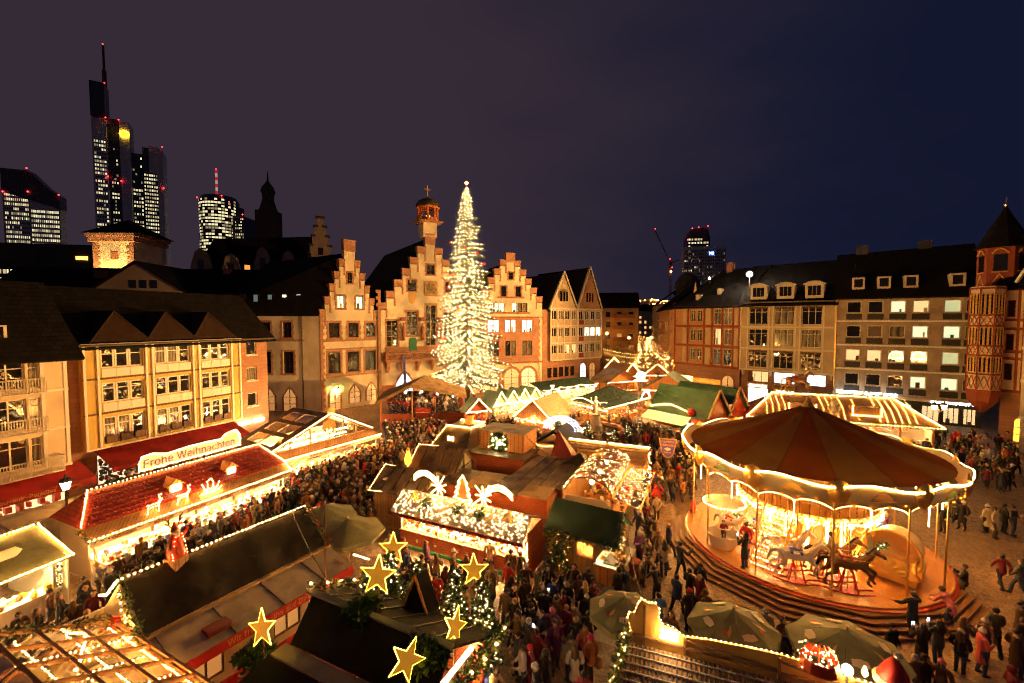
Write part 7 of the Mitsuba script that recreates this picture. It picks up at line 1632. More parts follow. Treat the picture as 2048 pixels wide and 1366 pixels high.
lights('sagging garlands of bulbs strung across the market street, farther set', None, step=.5, r=.06, sag=1.0, L=3, lines=[[(.287 * y_, y_, 6.2), (.338 * y_, y_, 6.6)] for y_ in range(92, 190, 9)])
lights('bright scattered shop lamps lining the far end of the market street', None, step=.8, r=.08, L=6, jit=.9, cable=False, lines=[[(27.4, 95, 3), (51, 178, 3)], [(30.8, 92, 2.6), (60, 180, 2.8)], [(31, 100, 4.5), (56, 180, 5)]])
q = M()
for i in range(9): q.bulbs([(20 + 10 * rng.random(), 82 + 18 * rng.random(), 2.4 + rng.random()) for _ in range(14)], .06)
t = thing('stall_lamps', 'scatter of small stall lamps between the huts in the market street', 'string lights'); put('bulb', q, 'lampglow', t, glow=WARM * 6, kind='stuff')


def bare_tree(label, x, y, h, r, mat='bark', lit=0, leaves=None):
    t = thing('street_tree', label, 'tree'); m = M(); tips = []
    m.tube([(x, y, 0), (x, y, h * .45)], [.22, .15], 7)
    def branch(p, d, l, w, k):
        e = p + d * l; m.tube([p, (p + e) / 2 + np.array([0, 0, .04 * l]), e], [w, w * .8, w * .55], 5); tips.append(e)
        if k:
            for _ in range(3):
                n = d + np.array([rng.gauss(0, .5), rng.gauss(0, .5), rng.gauss(.1, .3)]); branch(e, n / np.linalg.norm(n), l * .72, w * .55, k - 1)
    for i in range(6):
        a = i * 1.05; d = np.array([math.cos(a) * .8, math.sin(a) * .8, .75]); branch(np.array([x, y, h * (.3 + .03 * i)]), d / np.linalg.norm(d), r * .45, .09, 3)
    put('trunk', m, mat, t)
    q = M(); v, f = [], []
    for e in tips:
        for _ in range(5):
            a = e + np.array([rng.gauss(0, .35) for _ in range(3)]); d = np.array([rng.gauss(0, .22) for _ in range(3)]); g_ = np.array([rng.gauss(0, .16) for _ in range(3)]); k = len(v); v += [a, a + d, a + d * .6 + g_]; f += [[k, k + 1, k + 2]]
    put('crown', q.add(v, f), leaves or 'bark', t, kind='stuff')
    if lit: lights('bulbs in the branches of the ' + label.split(',')[0], None, step=3, r=.07, L=10, cable=False, lines=[[tuple(rng.choice(tips)), tuple(rng.choice(tips))] for _ in range(lit)], name='tree_lights')


flat('leaf_gold', (.34, .16, .04), .8); flat('leaf_brown', (.16, .08, .035), .8)
bare_tree('bare brown tree at the street mouth, before the orange corner house', 26.2, 78.5, 6.5, 3.2, lit=22, leaves='leaf_brown')
bare_tree('yellow lit tree farther down the street, beside the apartment house', 28.0, 108, 7.0, 3.0, leaves='leaf_gold')
for i, (x, y, z) in enumerate(((28.2, 106, 8.2), (24.8, 115, 9), (44, 139, 7))):
    t = thing('street_lamp', ('lamp among the yellow leaves down the street', 'lamp on the apartment house wall down the street', 'farthest lamp down the street')[i], 'street lamp'); put('lamp', M().sph((x, y, z), .3, 1), 'lampglow', t, glow=GOLD * 18); put('pole', M().tube([(x, y + .1, 0), (x, y + .1, z)], .06, 6), 'char', t)

# fountain
t = thing('fountain', 'octagonal red stone fountain with grey statue column, in the middle of the market', 'fountain')
c = (8.95, 46.6, 0)
put('basin', M().lathe([(3.3, 0), (3.3, .15), (3.05, .2), (3.05, .85), (3.2, .9), (3.2, 1.02), (2.75, 1.02), (2.75, .5), (0, .5)], 8, c, .39), 'sandstone', t); put('water', M().lathe([(2.74, .72), (0, .721)], 8, c, .39), 'pane', t)
put('column', M().lathe([(.75, .5), (.7, 1.3), (.5, 1.5), (.42, 2.3), (.6, 2.5), (.35, 2.6)], 10, c), 'grey', t, None, 40)
put('statue', M().lathe([(.3, 2.6), (.34, 3.0), (.22, 3.5), (.3, 3.8), (.12, 4.02), (.14, 4.15), (.12, 4.32), (.02, 4.4)], 10, c).tube([[c[0] - .25, c[1], 3.75], [c[0] - .5, c[1] - .1, 3.9], [c[0] - .55, c[1] - .1, 4.3]], .06, 5).tube([[c[0] + .25, c[1], 3.75], [c[0] + .5, c[1], 3.4]], .07, 5), 'grey', t, None, 40)
put('railing', M().tube([[c[0] + 3.6 * math.cos(a), c[1] + 3.6 * math.sin(a), 1.0] for a in np.arange(33) * math.pi / 16], .025, 4), 'char', t)
for i, (a, d) in enumerate(((200, 4.4), (225, 4.8), (250, 4.2), (280, 4.6), (305, 4.3), (330, 4.6))):
    a = math.radians(a); lit_fir(f'{ORD[i]} from the left of the small lit firs round the fountain', c[0] + d * math.cos(a), c[1] + d * math.sin(a), 1.5 + .3 * (i % 3), .45, 60, .6, 9)

t = thing('mast_lamp', 'lattice mast on white base with starry golden lamp, behind the fountain side', 'street lamp')
x, y = 12.9, 44.0; q = M()
for a in ((-.16, -.16), (.16, -.16), (.16, .16), (-.16, .16)): q.tube([(x + a[0], y + a[1], 1.4), (x + a[0], y + a[1], 6.6)], .03, 5)
for i in range(17): z = 1.4 + .3 * i; s = 1 if i % 2 else -1; q.beam([x - .16 * s, y - .16, z], [x + .16 * s, y - .16, z + .3], .025); q.beam([x - .16, y - .16 * s, z], [x - .16, y + .16 * s, z + .3], .025); q.beam([x + .16, y - .16 * s, z], [x + .16, y + .16 * s, z + .3], .025)
put('lattice', q, 'offwhite', t); put('base', M().box(x - .35, x + .35, y - .35, y + .35, 0, 1.5), 'pale', t); put('lamp', M().sph((x, y - .1, 6.9), .42, 2), 'lampglow', t, None, True, glow=np.array([1, .50, .10]) * 300); put('shade', M().lathe([(.75, 6.42), (.72, 6.45), (0, 6.46)], 16, (x, y - .1, 0)), 'char', t)  # disc under the lamp is added to keep its light off nearby roofs
scene['mast_beam'] = {'type': 'spot', 'to_world': T().look_at(origin=[x - .5, y - .1, 6.95], target=[-25, 49, 10], up=[0, 0, 1]), 'intensity': rgb((620, 300, 85)), 'cutoff_angle': 58.0, 'beam_width': 40.0, 'sampling_weight': 300.0}  # extra spot added at the mast to brighten the house fronts
t = thing('floodlight', 'white star-bright floodlight on the roof above the orange corner house', 'lamp'); f2 = Fr(35.9, 67.0, -28, 19.4)
put('lens', M().sph((0, 0, 0), .42, 2), 'lampglow', t, f2, True, glow=np.array([1, .82, .6]) * 60); put('housing', M().box(-.3, .3, .45, .8, -.3, .3).tube([(0, .6, -1.8), (0, .6, 0)], .06, 6), 'char', t, f2)
scene['floodlight_beam'] = {'type': 'spot', 'to_world': T().look_at(origin=[35.6, 66.3, 19.4], target=[-9, 58, 8], up=[0, 0, 1]), 'intensity': rgb((1500, 700, 190)), 'cutoff_angle': 50.0, 'beam_width': 34.0, 'sampling_weight': 300.0}  # spot added beside the roof lamp to lift the dark town hall facades
single('roof_lamp', M().sph((30.9, 69.3, 19.0), .22, 1), 'lampglow', 'small white lamp on the roof left of the bright floodlight', 'lamp', glow=WHITE * 12)

t = thing('pennant_banner', 'violet pennant banner with gold border hanging over the crowd left of the carousel', 'banner')
f2 = Fr(10.75, 30.0, -19.0)
sh = [(-.6, 4.35), (.6, 4.35), (.42, 3.3), (.2, 3.02), (0, 2.95), (-.2, 3.02), (-.42, 3.3)]
put('border', M().prism(sh, 0, .03), 'goldpaint', t, f2); put('field', M().prism([(a * .86, 3.65 + (b - 3.65) * .88) for a, b in sh], -.012, 0), 'purple', t, f2)
for s, z in (('Frankfurter', 4.05), ('Weihnachts', 3.82), ('markt', 3.3)): put('lettering', M().text(s, .14, (0, -.02, z), (1, 0, 0), (0, 0, 1), .006, squeeze=.85), 'goldpaint', t, f2)
put('emblem', M().prism([(.22 * math.cos(a), 3.6 + .1 * math.sin(a)) for a in np.arange(14) * math.pi / 7], -.02, -.013), 'pale', t, f2)
put('cord', M().tube([(-2.6, .01, 4.6), (-.6, .01, 4.36), (.6, .01, 4.36), (2.6, .01, 4.5)], .012, 4), 'char', t, f2)


def lantern(label, x, y, z, wall=False, L=40, arms=1):
    t = thing('lantern', label, 'street lamp')
    for k in range(arms):
        X = x + (k - (arms - 1) / 2) * .9; put('glass', M().lathe([(.13, z - .2), (.24, z + .2), (.22, z + .22), (0, z + .23)], 6, (X, y, 0)), 'lampglow', t, glow=WARM * L); put('cap', M().lathe([(.3, z + .23), (.2, z + .38), (.06, z + .45), (.03, z + .62)], 6, (X, y, 0)), 'char', t)
    if wall: put('bracket', M().tube([(x, y, z - .25), (x, y + .5, z - .3)], .03, 5), 'char', t)
    else:
        put('post', M().tube([(x, y, 0), (x, y, .9), (x, y, z - .2)], [.1, .06, .045], 8), 'char', t)
        if arms > 1: put('crossarm', M().tube([(x - .45, y, z - .22), (x, y, z - .45), (x + .45, y, z - .22)], .03, 5), 'char', t)


lantern('old street lantern before the left awning beside the storage container', -23.6, 22.9, 3.75, L=45)
lantern('wall lantern at the left corner of the stepped gable house', -23.9, 60.3, 2.8, True, 130)
lantern('old street lantern before the office house at the right', 40.6, 41.5, 4.2, L=30, arms=2)
lantern('old street lantern before the globe-lamp stall', 5.4, 58.5, 3.6, L=30)
lantern('wall lantern on the town hall behind the choir stage', -11.6, 70.6, 3.4, True, 60)

# ---------------------------------------------------------------- the great lit tree
TX, TY, TH = -6.4, 63.0, 31.6
t = thing('christmas_tree', 'towering fir covered in thousands of white lights before the town hall', 'fir tree')
put('trunk', M().tube([[TX, TY, 0], [TX, TY, TH * .5], [TX, TY, TH - .2]], [.42, .25, .04], 9), 'bark', t)
tg = random.Random(11); v, f, bulbs_, wood, reds = [], [], [], M(), []
nlev = 40
for lv in range(nlev):
    fz = lv / (nlev - 1); z = 3.4 + (TH - 4.0) * fz ** .93; R = (5.3 * (1 - fz) ** .80 + .25) * (1 + .10 * math.sin(lv * 2.1)); nb = int(15 - 7 * fz)
    for b in range(nb):
        a = 2 * math.pi * (b + .5 * (lv % 2) + tg.uniform(-.22, .22)) / nb; r = R * tg.uniform(.74, 1.12); droop = .20 * r * (1 - fz) + .02 * r; up = tg.uniform(-.45, .4)
        P = lambda s, a=a, r=r, z=z, droop=droop, up=up: np.array([TX + r * s * math.cos(a), TY + r * s * math.sin(a), z + up - droop * s * s + .22 * r * max(0, s - .75) * .5])
        wood.tube([P(0), P(.5), P(1)], [.05, .035, .012], 4); n = max(4, int(r * 9))
        for i in range(n):
            s = (i + tg.random()) / n
            for k in range(5):
                q = P(s) + np.array([tg.gauss(0, .10), tg.gauss(0, .10), tg.gauss(-.05, .08)]); d = np.array([math.cos(a) * .5 + tg.gauss(0, .6), math.sin(a) * .5 + tg.gauss(0, .6), tg.gauss(-.15, .3)]); d *= .34 / (np.linalg.norm(d) + 1e-6) * tg.uniform(.6, 1.2); e = np.cross(d, [tg.gauss(0, 1), tg.gauss(0, 1), 1]); e *= .045 / (np.linalg.norm(e) + 1e-6); j = len(v)
                v += [q, q + d * .5 + e, q + d, q + d * .5 - e]; f += [[j, j + 1, j + 2], [j, j + 2, j + 3]]
        m_ = max(2, int(r * 1.55 + .5))
        for i in range(m_):
            s = (i + .6) / m_
            if s < .25 and tg.random() < .5: continue
            bulbs_.append(P(s) + np.array([tg.gauss(0, .05), tg.gauss(0, .05), .07 + tg.gauss(0, .03)]))
        if tg.random() < .035: reds.append(P(1.02))
put('branch', wood, 'bark', t, kind='stuff'); put('needles', (np.array(v), np.array(f)), 'tree_needles', t, kind='stuff')
put('red_bow', M().bulbs(reds, .28), 'red', t, kind='stuff')
put('star_top', M().bulbs([[TX, TY, TH + .15]], .3), 'red', t, glow=(5, .6, .2), weight=.2)
TREE_L = 13.0
t2 = thing('tree_lights', 'thousands of white bulbs strung along every branch of the towering fir', 'string lights')
put('bulb', M().bulbs(bulbs_, .05), 'lampglow', t2, glow=np.array([1, .62, .22]) * TREE_L, kind='stuff')
print('tree', len(bulbs_), len(f))
# ---------------------------------------------------------------- carousel
CX, CY = 15.7, 23.2
fX = Fr(CX, CY, 0); flat('crown_sky', (.46, .40, .28), .5); flat('crown_green', (.10, .13, .06), .5)
t = thing('carousel', 'big nostalgic carousel with striped brown cone canopy, bulb-lit scalloped crown and wooden deck', 'carousel')
R = 5.8; N = 12
put('deck', M().lathe([(R, .55), (R + .02, .76), (R - .02, .78), (0, .78)], 72, (0, 0, 0)), 'deck', t, fX)
put('deck_edge', M().lathe([(R + .12, .5), (R + .14, .66), (R + .02, .70), (R + .015, .74)], 72), 'redpaint', t, fX)
for i in range(4):
    r0 = R + .16 + .24 * i; z = .60 - .15 * i
    put('step', M().lathe([(r0 - .14, z - .09), (r0 + .2, z - .09), (r0 + .22, z - .04), (r0 + .22, z), (r0 - .14, z + .003)], 6, a0=math.radians(146), arc=math.radians(168)), 'midbrown', t, fX)
    put('riser', M().lathe([(r0 + .12, z - .2 if z > .2 else 0), (r0 + .12, z - .085)], 6, a0=math.radians(146), arc=math.radians(168)), 'black', t, fX)
put('deck_skirt', M().lathe([(R + .01, 0), (R + .01, .52)], 72), 'midbrown', t, fX)
# canopy: 18 sewn panels, sagging between the ribs
v, fa, k = [[0, 0, 8.05]], [], 7
NS = N * 4
for i in range(NS):
    a = 2 * math.pi * i / NS; sag = abs(math.sin(a * N / 2))
    for j in range(1, k + 1):
        s = j / k; r = (R - .1) * s; v.append([r * math.cos(a), r * math.sin(a), 8.05 - 2.3 * s ** .93 - .10 * sag * math.sin(math.pi * min(1, s)) ** .7])
for i in range(NS):
    b, c = 1 + i * k, 1 + ((i + 1) % NS) * k; fa.append([0, b, c])
    for j in range(k - 1): fa += [[b + j, b + j + 1, c + j + 1], [b + j, c + j + 1, c + j]]
put('canopy', M().add(v, fa), 'canopy', t, fX, 20)
put('canopy_top', M().lathe([(.28, 7.9), (.2, 8.1), (.08, 8.25), (.1, 8.35), (0, 8.45)], 12), 'goldpaint', t, fX, 40)
cloud_pts = []
def crown(a, s): # height of the crown's upper edge at share s of a panel
    return 5.74 + .13 * math.sin(math.pi * s) + .09 * math.sin(2 * math.pi * s)
rb, d1, d2 = [], [], []
for i in range(N):
    a0 = 2 * math.pi * i / N + .12; da = 2 * math.pi / N; v, fa = [], []; m = 10
    for j in range(m + 1):
        a = a0 + da * j / m; zt = crown(0, j / m); zb = 5.16 - .16 * abs(math.sin(math.pi * j / m)) ** .8
        for z, r in ((zt, R + .34), (zt - .25, R + .26), (5.32, R + .10), (zb, R + .02)): v.append([r * math.cos(a), r * math.sin(a), z])
        if .06 < j / m < .94 or True: pass
    for j in range(m):
        for q in range(3): b = j * 4 + q; fa += [[b, b + 1, b + 5], [b, b + 5, b + 4]]
    pk = put('crown_panel', M().add(v, fa), 'crown_sky' if i % 3 else 'offwhite', t, fX, 30)
    am = a0 + da / 2; q = M()
    for z, w, h in ((5.42, .5, .16), (5.3, .8, .08)):   # painted scene on the panel
        A = lambda u, zz: [(R + .225) * math.cos(am + u / R), (R + .225) * math.sin(am + u / R), zz]
        q.poly([A(-w * .6, z - h), A(-w * .2, z - h * 1.1), A(w * .6, z - h * .8), A(w * .5, z + h * .5), A(0, z + h), A(-w * .5, z + h * .6)])
    put('painting', q, ('crown_green', 'goldpaint', 'brown')[i % 3], pk, fX)
    c, s_ = math.cos(a0), math.sin(a0); ro = M().lathe([(.0, .1), (.16, .08), (.3, .02), (.42, -.06)], 8); vv, ff = ro.arr()
    put('rosette', (fX(np.array([[(R + .32 + p[2]) * c - p[0] * s_, (R + .32 + p[2]) * s_ + p[0] * c, 5.5 + p[1] * 1.3] for p in vv])), ff), 'gold', t, None, 40)
    for j in range(1, 34):
        s = j / 34
        if .05 < s < .95: a = a0 + da * s; rb.append([(R + .39) * math.cos(a), (R + .39) * math.sin(a), crown(0, s) - .04])
    for j in range(0, 30):   # inner scallop of bulbs under the crown
        s = j / 29; a = a0 + da * s; z = 4.50 + .20 * abs(math.sin(2 * math.pi * s)) ** .7 + .12 * math.sin(math.pi * s); d1.append([(R - .38) * math.cos(a), (R - .38) * math.sin(a), z])
    v, fa = [], []
    for j in range(25):
        s = j / 24; a = a0 + da * s; z = 4.50 + .20 * abs(math.sin(2 * math.pi * s)) ** .7 + .12 * math.sin(math.pi * s)
        for zz in (5.18, z): v.append([(R - .35) * math.cos(a), (R - .35) * math.sin(a), zz])
    put('inner_scallop', M().add(v, [[2 * j, 2 * j + 1, 2 * j + 3] for j in range(24)] + [[2 * j, 2 * j + 3, 2 * j + 2] for j in range(24)]), 'goldpaint', t, fX)
    a = a0; put('brass_pole', M().tube([[(R - .3) * math.cos(a), (R - .3) * math.sin(a), .78], [(R - .3) * math.cos(a), (R - .3) * math.sin(a), 5.1]], .04, 8), 'brass', t, fX)
    a = a0 + da / 2
    for j in range(12): d1.append([(R - .5) * math.cos(a), (R - .5) * math.sin(a), 4.55 - .07 * j])
lights('scalloped ring of bright bulbs along the crown of the carousel', None, lines=[[fX(p), fX(p) + [0, 0, .001]] for p in []] + [[fX(np.array(rb[0])), fX(np.array(rb[0])) + [0, 0, .01]]], cable=False, name='light_ring', L=1)
_k = [q for q in scene if q.startswith('light_ring')][0]; del scene[_k]; _count[_k] = 0
put('bulb', M().bulbs(fX(np.array(rb)), .045), 'lampglow', 'light_ring', glow=WARM * 30, kind='stuff')
t3 = thing('light_ring', 'inner ring of bulbs in arcs below the crown of the carousel', 'string lights'); put('bulb', M().bulbs(fX(np.array(d1)), .04), 'lampglow', t3, glow=WARM * 26, kind='stuff')
# core
for i in range(12):
    a0 = 2 * math.pi * i / 12; a1 = a0 + 2 * math.pi / 12; r = 1.7; P = lambda a, z, r=r: [r * math.cos(a), r * math.sin(a), z]
    k_ = put('core_panel', M().poly([P(a0, .78), P(a1, .78), P(a1, 4.9), P(a0, 4.9)]), ('offwhite', 'goldpaint')[i % 2], t, fX)
    am = (a0 + a1) / 2; Q = lambda u, z: [1.68 * math.cos(am) - u * math.sin(am), 1.68 * math.sin(am) + u * math.cos(am), z]
    put('panel_frame', M().tube([Q(-.32, 1.0), Q(-.32, 2.4), Q(0, 2.75), Q(.32, 2.4), Q(.32, 1.0), Q(-.32, 1.0)], .05, 5), 'gold', k_, fX)
put('upper_deck', M().lathe([(3.1, 3.05), (3.15, 3.25), (1.7, 3.26)], 36).lathe([(1.7, 3.05), (3.1, 3.05)], 36), 'goldpaint', t, fX)
q = M()
for i in range(48): a = 2 * math.pi * i / 48; q.tube([[3.08 * math.cos(a), 3.08 * math.sin(a), 3.25], [3.08 * math.cos(a), 3.08 * math.sin(a), 4.1]], .018, 4)
q.tube([[3.08 * math.cos(a), 3.08 * math.sin(a), 4.12] for a in np.arange(49) * math.pi / 24], .035, 5); put('upper_railing', q, 'brown', t, fX)
for i in range(9): a = 2 * math.pi * i / 9 + .2; put('inner_pole', M().tube([[3.0 * math.cos(a), 3.0 * math.sin(a), .78], [3.0 * math.cos(a), 3.0 * math.sin(a), 5.2]], .05, 6), 'brass', t, fX)
cb = []
for i in range(12):
    a = 2 * math.pi * i / 12
    for j in range(20): cb.append([1.78 * math.cos(a), 1.78 * math.sin(a), 1.0 + .09 * j + (0)])
    for j in range(9): b = a + 2 * math.pi / 12 * j / 9; cb.append([3.2 * math.cos(b), 3.2 * math.sin(b), 3.02 - .12 * abs(math.sin(math.pi * j / 9))])
    if i % 2:
        for j in range(7): cb.append([3.2 * math.cos(a), 3.2 * math.sin(a), 2.9 - .07 * j])
t3 = thing('core_lights', 'columns and arcs of bulbs round the mirrored core of the carousel', 'string lights'); put('bulb', M().bulbs(fX(np.array(cb)), .042), 'lampglow', t3, glow=WHITE * 26, kind='stuff')
q = M(); ring = [fX([3.35 * math.cos(a), 3.35 * math.sin(a), 1.85 - .25 * abs(math.sin(3 * a))]) for a in np.arange(49) * math.pi / 24]; greenery(q, ring, .12, 110, .13); k = put('fir_garland', q, 'foliage', kind='stuff'); labels[k] = {'label': 'fir garland looped round the middle of the carousel', 'category': 'garland'}
lights('greenish bulbs in the fir garland round the middle of the carousel', ring, step=.12, r=.022, L=8, jit=.09, cable=False, col=np.array([.9, .85, .3]))
# stairs to the upper deck, at the left front
b0, b1, wv = np.array([-3.8, -3.1]), np.array([-2.05, -1.6]), np.array([.39, -.46]); ss = M(); sl = []; rails = M()
for i in range(11):
    p = b0 + (b1 - b0) * i / 10; z = .95 + .22 * i; e1, e2 = p - wv, p + wv
    ss.beam([*e1, z], [*e2, z], .22, .05)
    for j in range(9): q = e1 + (e2 - e1) * j / 8 - (b1 - b0) * .05; sl.append([*q, z + .02])
for k in (-1, 1):
    A, B = b0 + k * wv * 1.08, b1 + k * wv * 1.08
    for dz, r_ in ((.95, .04), (.1, .05)): rails.tube([[*A, .85 + dz], [*B, 3.05 + dz]], r_, 6)
    for i in range(12): p = A + (B - A) * (i + .5) / 12; z = .85 + 2.2 * (i + .5) / 12; rails.tube([[*p, z + .1], [*p, z + .95]], .015, 4)
put('stair_tread', ss, 'wood_orange', t, fX, kind='stuff'); put('stair_rail', rails, 'goldpaint', t, fX)
t3 = thing('stair_lights', 'rows of bulbs on the edges of the carousel stairs', 'string lights'); put('bulb', M().bulbs(fX(np.array(sl)), .032), 'lampglow', t3, glow=WHITE * 14, kind='stuff')


def blob(parts, edge=.05, it=6, sg=12):
    """Bones [(p, r, q, s), ...] joined into one smooth skin."""
    out = []
    for p, r, q, s in parts:
        a = manifold3d.Manifold.sphere(r, sg).translate(tuple(map(float, p))); b = manifold3d.Manifold.sphere(s, sg).translate(tuple(map(float, q))); out.append(manifold3d.Manifold.batch_hull([a, b]))
    m = manifold3d.Manifold.batch_boolean(out, manifold3d.OpType.Add).refine_to_length(edge).to_mesh()
    tm = trimesh.Trimesh(m.vert_properties[:, :3], m.tri_verts, process=False); tm.merge_vertices(); trimesh.smoothing.filter_taubin(tm, iterations=it); return np.array(tm.vertices), np.array(tm.faces)


def horse_meshes():
    """A galloping carved horse, nose to +x, feet folded."""
    b = [((-.42, 0, 1.02), .20, (.0, 0, .98), .205), ((0, 0, .98), .205, (.36, 0, 1.04), .19), ((.36, 0, 1.06), .17, (.62, 0, 1.38), .105), ((.62, 0, 1.38), .10, (.72, 0, 1.52), .085), ((.72, 0, 1.52), .095, (.98, 0, 1.34), .052)]
    for s in (-1, 1):
        b += [((.70, .05 * s, 1.60), .02, (.69, .06 * s, 1.70), .008)]
        k = .12 if s > 0 else -.06
        b += [((.36, .1 * s, .95), .10, (.66 + k, .11 * s, .74), .055), ((.66 + k, .11 * s, .74), .05, (.58 + k, .11 * s, .46), .034), ((.58 + k, .11 * s, .46), .036, (.66 + k, .11 * s, .38), .045)]
        b += [((-.42, .1 * s, .98), .14, (-.42 - k, .12 * s, .66), .075), ((-.42 - k, .12 * s, .66), .07, (-.68 - k, .12 * s, .54), .042), ((-.68 - k, .12 * s, .54), .04, (-.74 - k, .12 * s, .26), .03), ((-.74 - k, .12 * s, .26), .034, (-.66 - k, .12 * s, .2), .042)]
    body = blob(b, .055, 5)
    mane = blob([((.45, 0, 1.3), .05, (.62, 0, 1.54), .05), ((.62, 0, 1.54), .05, (.74, 0, 1.64), .035), ((-.6, 0, 1.08), .06, (-.8, 0, 1.02), .07), ((-.8, 0, 1.02), .07, (-.92, 0, .66), .03)], .06, 3)
    saddle_ = blob([((-.16, -.15, 1.12), .06, (-.16, .15, 1.12), .06), ((.14, -.15, 1.12), .06, (.14, .15, 1.12), .06), ((-.2, 0, 1.22), .06, (.16, 0, 1.18), .05), ((-.2, -.14, 1.26), .04, (-.2, .14, 1.26), .04)], .07, 3)
    return body, mane, saddle_


HB, HM, HS = horse_meshes()
def horse(label, x, y, deg, z, s, coat, mane_m, saddle_m, rocker=True):
    th = thing('carousel_horse', label, 'carousel horse'); f_ = Fr(x, y, deg, z)
    put('body', (f_(HB[0] * s), HB[1]), coat, th, None, True); put('mane_and_tail', (f_(HM[0] * s), HM[1]), mane_m, th, None, True); put('saddle', (f_(HS[0] * s), HS[1]), saddle_m, th, None, True)
    put('bridle', M().tube([(.60 * s, -.09 * s, 1.44 * s), (.92 * s, -.07 * s, 1.36 * s)], .016, 4).tube([(.60 * s, .09 * s, 1.44 * s), (.92 * s, .07 * s, 1.36 * s)], .016, 4).tube([(.86 * s, -.075 * s, 1.33 * s), (.5 * s, -.17 * s, 1.2 * s), (.1 * s, -.2 * s, 1.2 * s)], .012, 4), 'gold', th, f_)
    if rocker:
        q = M()
        for k in (-1, 1): q.tube([(-.75 * s, .2 * k, .12), (-.35 * s, .2 * k, .02), (.3 * s, .2 * k, .02), (.75 * s, .2 * k, .14)], .035, 5); q.tube([(-.3, .2 * k, .03), (-.1, 0, .8 * s)], .03, 5); q.tube([(.35, .2 * k, .03), (.15, 0, .8 * s)], .03, 5)
        q.box(-.3, .3, -.28, .28, .02, .06); put('rocker', q, 'red', th, f_)
    put('pole', M().tube([(0, 0, 0), (0, 0, 4.3)], .022, 6), 'brass', th, f_)


horse('white carousel horse with blue saddle at the left front of the deck', 12.75, 19.25, -24, .78, 1.22, 'pale', 'offwhite', 'blue')
horse('white carousel horse behind the front white one, grey mane', 13.0, 20.35, -20, .78, 1.2, 'white', 'grey', 'goldpaint')
horse('dark brown carousel horse with black mane at the front of the deck, red rocker below', 14.5, 18.5, -22, .78, 1.28, 'brown', 'black', 'redpaint')
horse('brown carousel horse behind the dark front one, ridden by a child', 14.5, 19.45, -20, .78, 1.25, 'midbrown', 'black', 'goldpaint')
horse('white carousel horse at the far right of the deck beyond the coach', 20.3, 24.6, 80, .78, .95, 'white', 'offwhite', 'red')
horse('big brown horse figure with red saddle on the roof of the long hip-roofed stall', *fM([4.6, 2.6, 0])[:2], -20, 4.75, 1.55, 'midbrown', 'pale', 'redpaint', False)
del scene[[k for k in scene if k.startswith('carousel_horse_005__pole')][0]]; labels['carousel_horse_005']['category'] = 'horse figure'
horse('white carousel horse farther back on the left of the deck', 11.6, 22.9, -60, .78, 1.05, 'white', 'grey', 'red')
horse('pale carousel horse behind the stairs, near the mirrored core', 12.9, 22.6, -50, .78, 1.0, 'pale', 'goldpaint', 'blue')
q = M()
for i in range(60):
    a = 2 * math.pi * i / 60
    q.sph(fX([(R + .2) * math.cos(a), (R + .2) * math.sin(a), 5.08 - .1 * abs(math.sin(6 * a))]), .085, 0)
    q.sph(fX([3.18 * math.cos(a), 3.18 * math.sin(a), 3.15]), .07, 0); q.sph(fX([3.12 * math.cos(a), 3.12 * math.sin(a), 4.15]), .05, 0)
put('ornament_bead', q, 'gold', 'carousel', kind='stuff')
for i in range(12):
    a = 2 * math.pi * (i + .5) / 12; c, s_ = math.cos(a), math.sin(a); A = lambda u, z: [2.98 * c - u * s_, 2.98 * s_ + u * c, z]
    put('arch_fretwork', M().tube([A(-.75, 2.2), A(-.6, 2.7), A(-.25, 2.95), A(0, 2.75), A(.25, 2.95), A(.6, 2.7), A(.75, 2.2)], .045, 5).tube([A(-.3, 2.6), A(0, 2.45), A(.3, 2.6)], .03, 4), 'gold', 'carousel', fX)
cb2 = []
for i in range(24):
    a = 2 * math.pi * i / 24
    for du in (-.09, .09):
        for dz in (2.86, 3.0): cb2.append([3.24 * math.cos(a) - du * math.sin(a), 3.24 * math.sin(a) + du * math.cos(a), dz])
t3 = thing('edge_lights', 'paired bulbs round the edge of the upper deck of the carousel', 'string lights'); put('bulb', M().bulbs(fX(np.array(cb2)), .045), 'lampglow', t3, glow=WHITE * 22, kind='stuff')
# coach
t = thing('carousel_coach', 'rounded golden shell coach with orange quilted inside at the right front of the deck', 'carousel coach')
f2 = Fr(18.0, 20.2, -52.0, .78)
prof = [(.95 * math.cos(a), .95 + .95 * math.sin(a)) for a in np.linspace(-.5, math.pi + .5, 22)]
put('back_shell', M().prism([(x_ * 1.0, z_) for x_, z_ in prof], .5, .6), 'trim_orange', t, f2)
ou = M(); v, fa = [], []
for i, (x_, z_) in enumerate(prof):
    for y_ in (-.75, .62): v.append([x_ * (1.0 if y_ > 0 else 1.12), y_, z_ * (1.0 if y_ > 0 else 1.08)])
for i in range(len(prof) - 1): fa += [[2 * i, 2 * i + 2, 2 * i + 3], [2 * i, 2 * i + 3, 2 * i + 1]]
put('hood', M().add(v, fa), 'offwhite', t, f2, 40); put('hood_rim', M().tube([(x_ * 1.12, -.76, z_ * 1.08) for x_, z_ in prof], .06, 6), 'goldpaint', t, f2)
put('body', M().hexa([[-1.0, -1.5, .1], [1.0, -1.5, .1], [1.0, .55, .1], [-1.0, .55, .1]], [[-1.1, -1.7, .5], [1.1, -1.7, .5], [1.05, .6, .55], [-1.05, .6, .55]]), 'goldpaint', t, f2)
q = M()
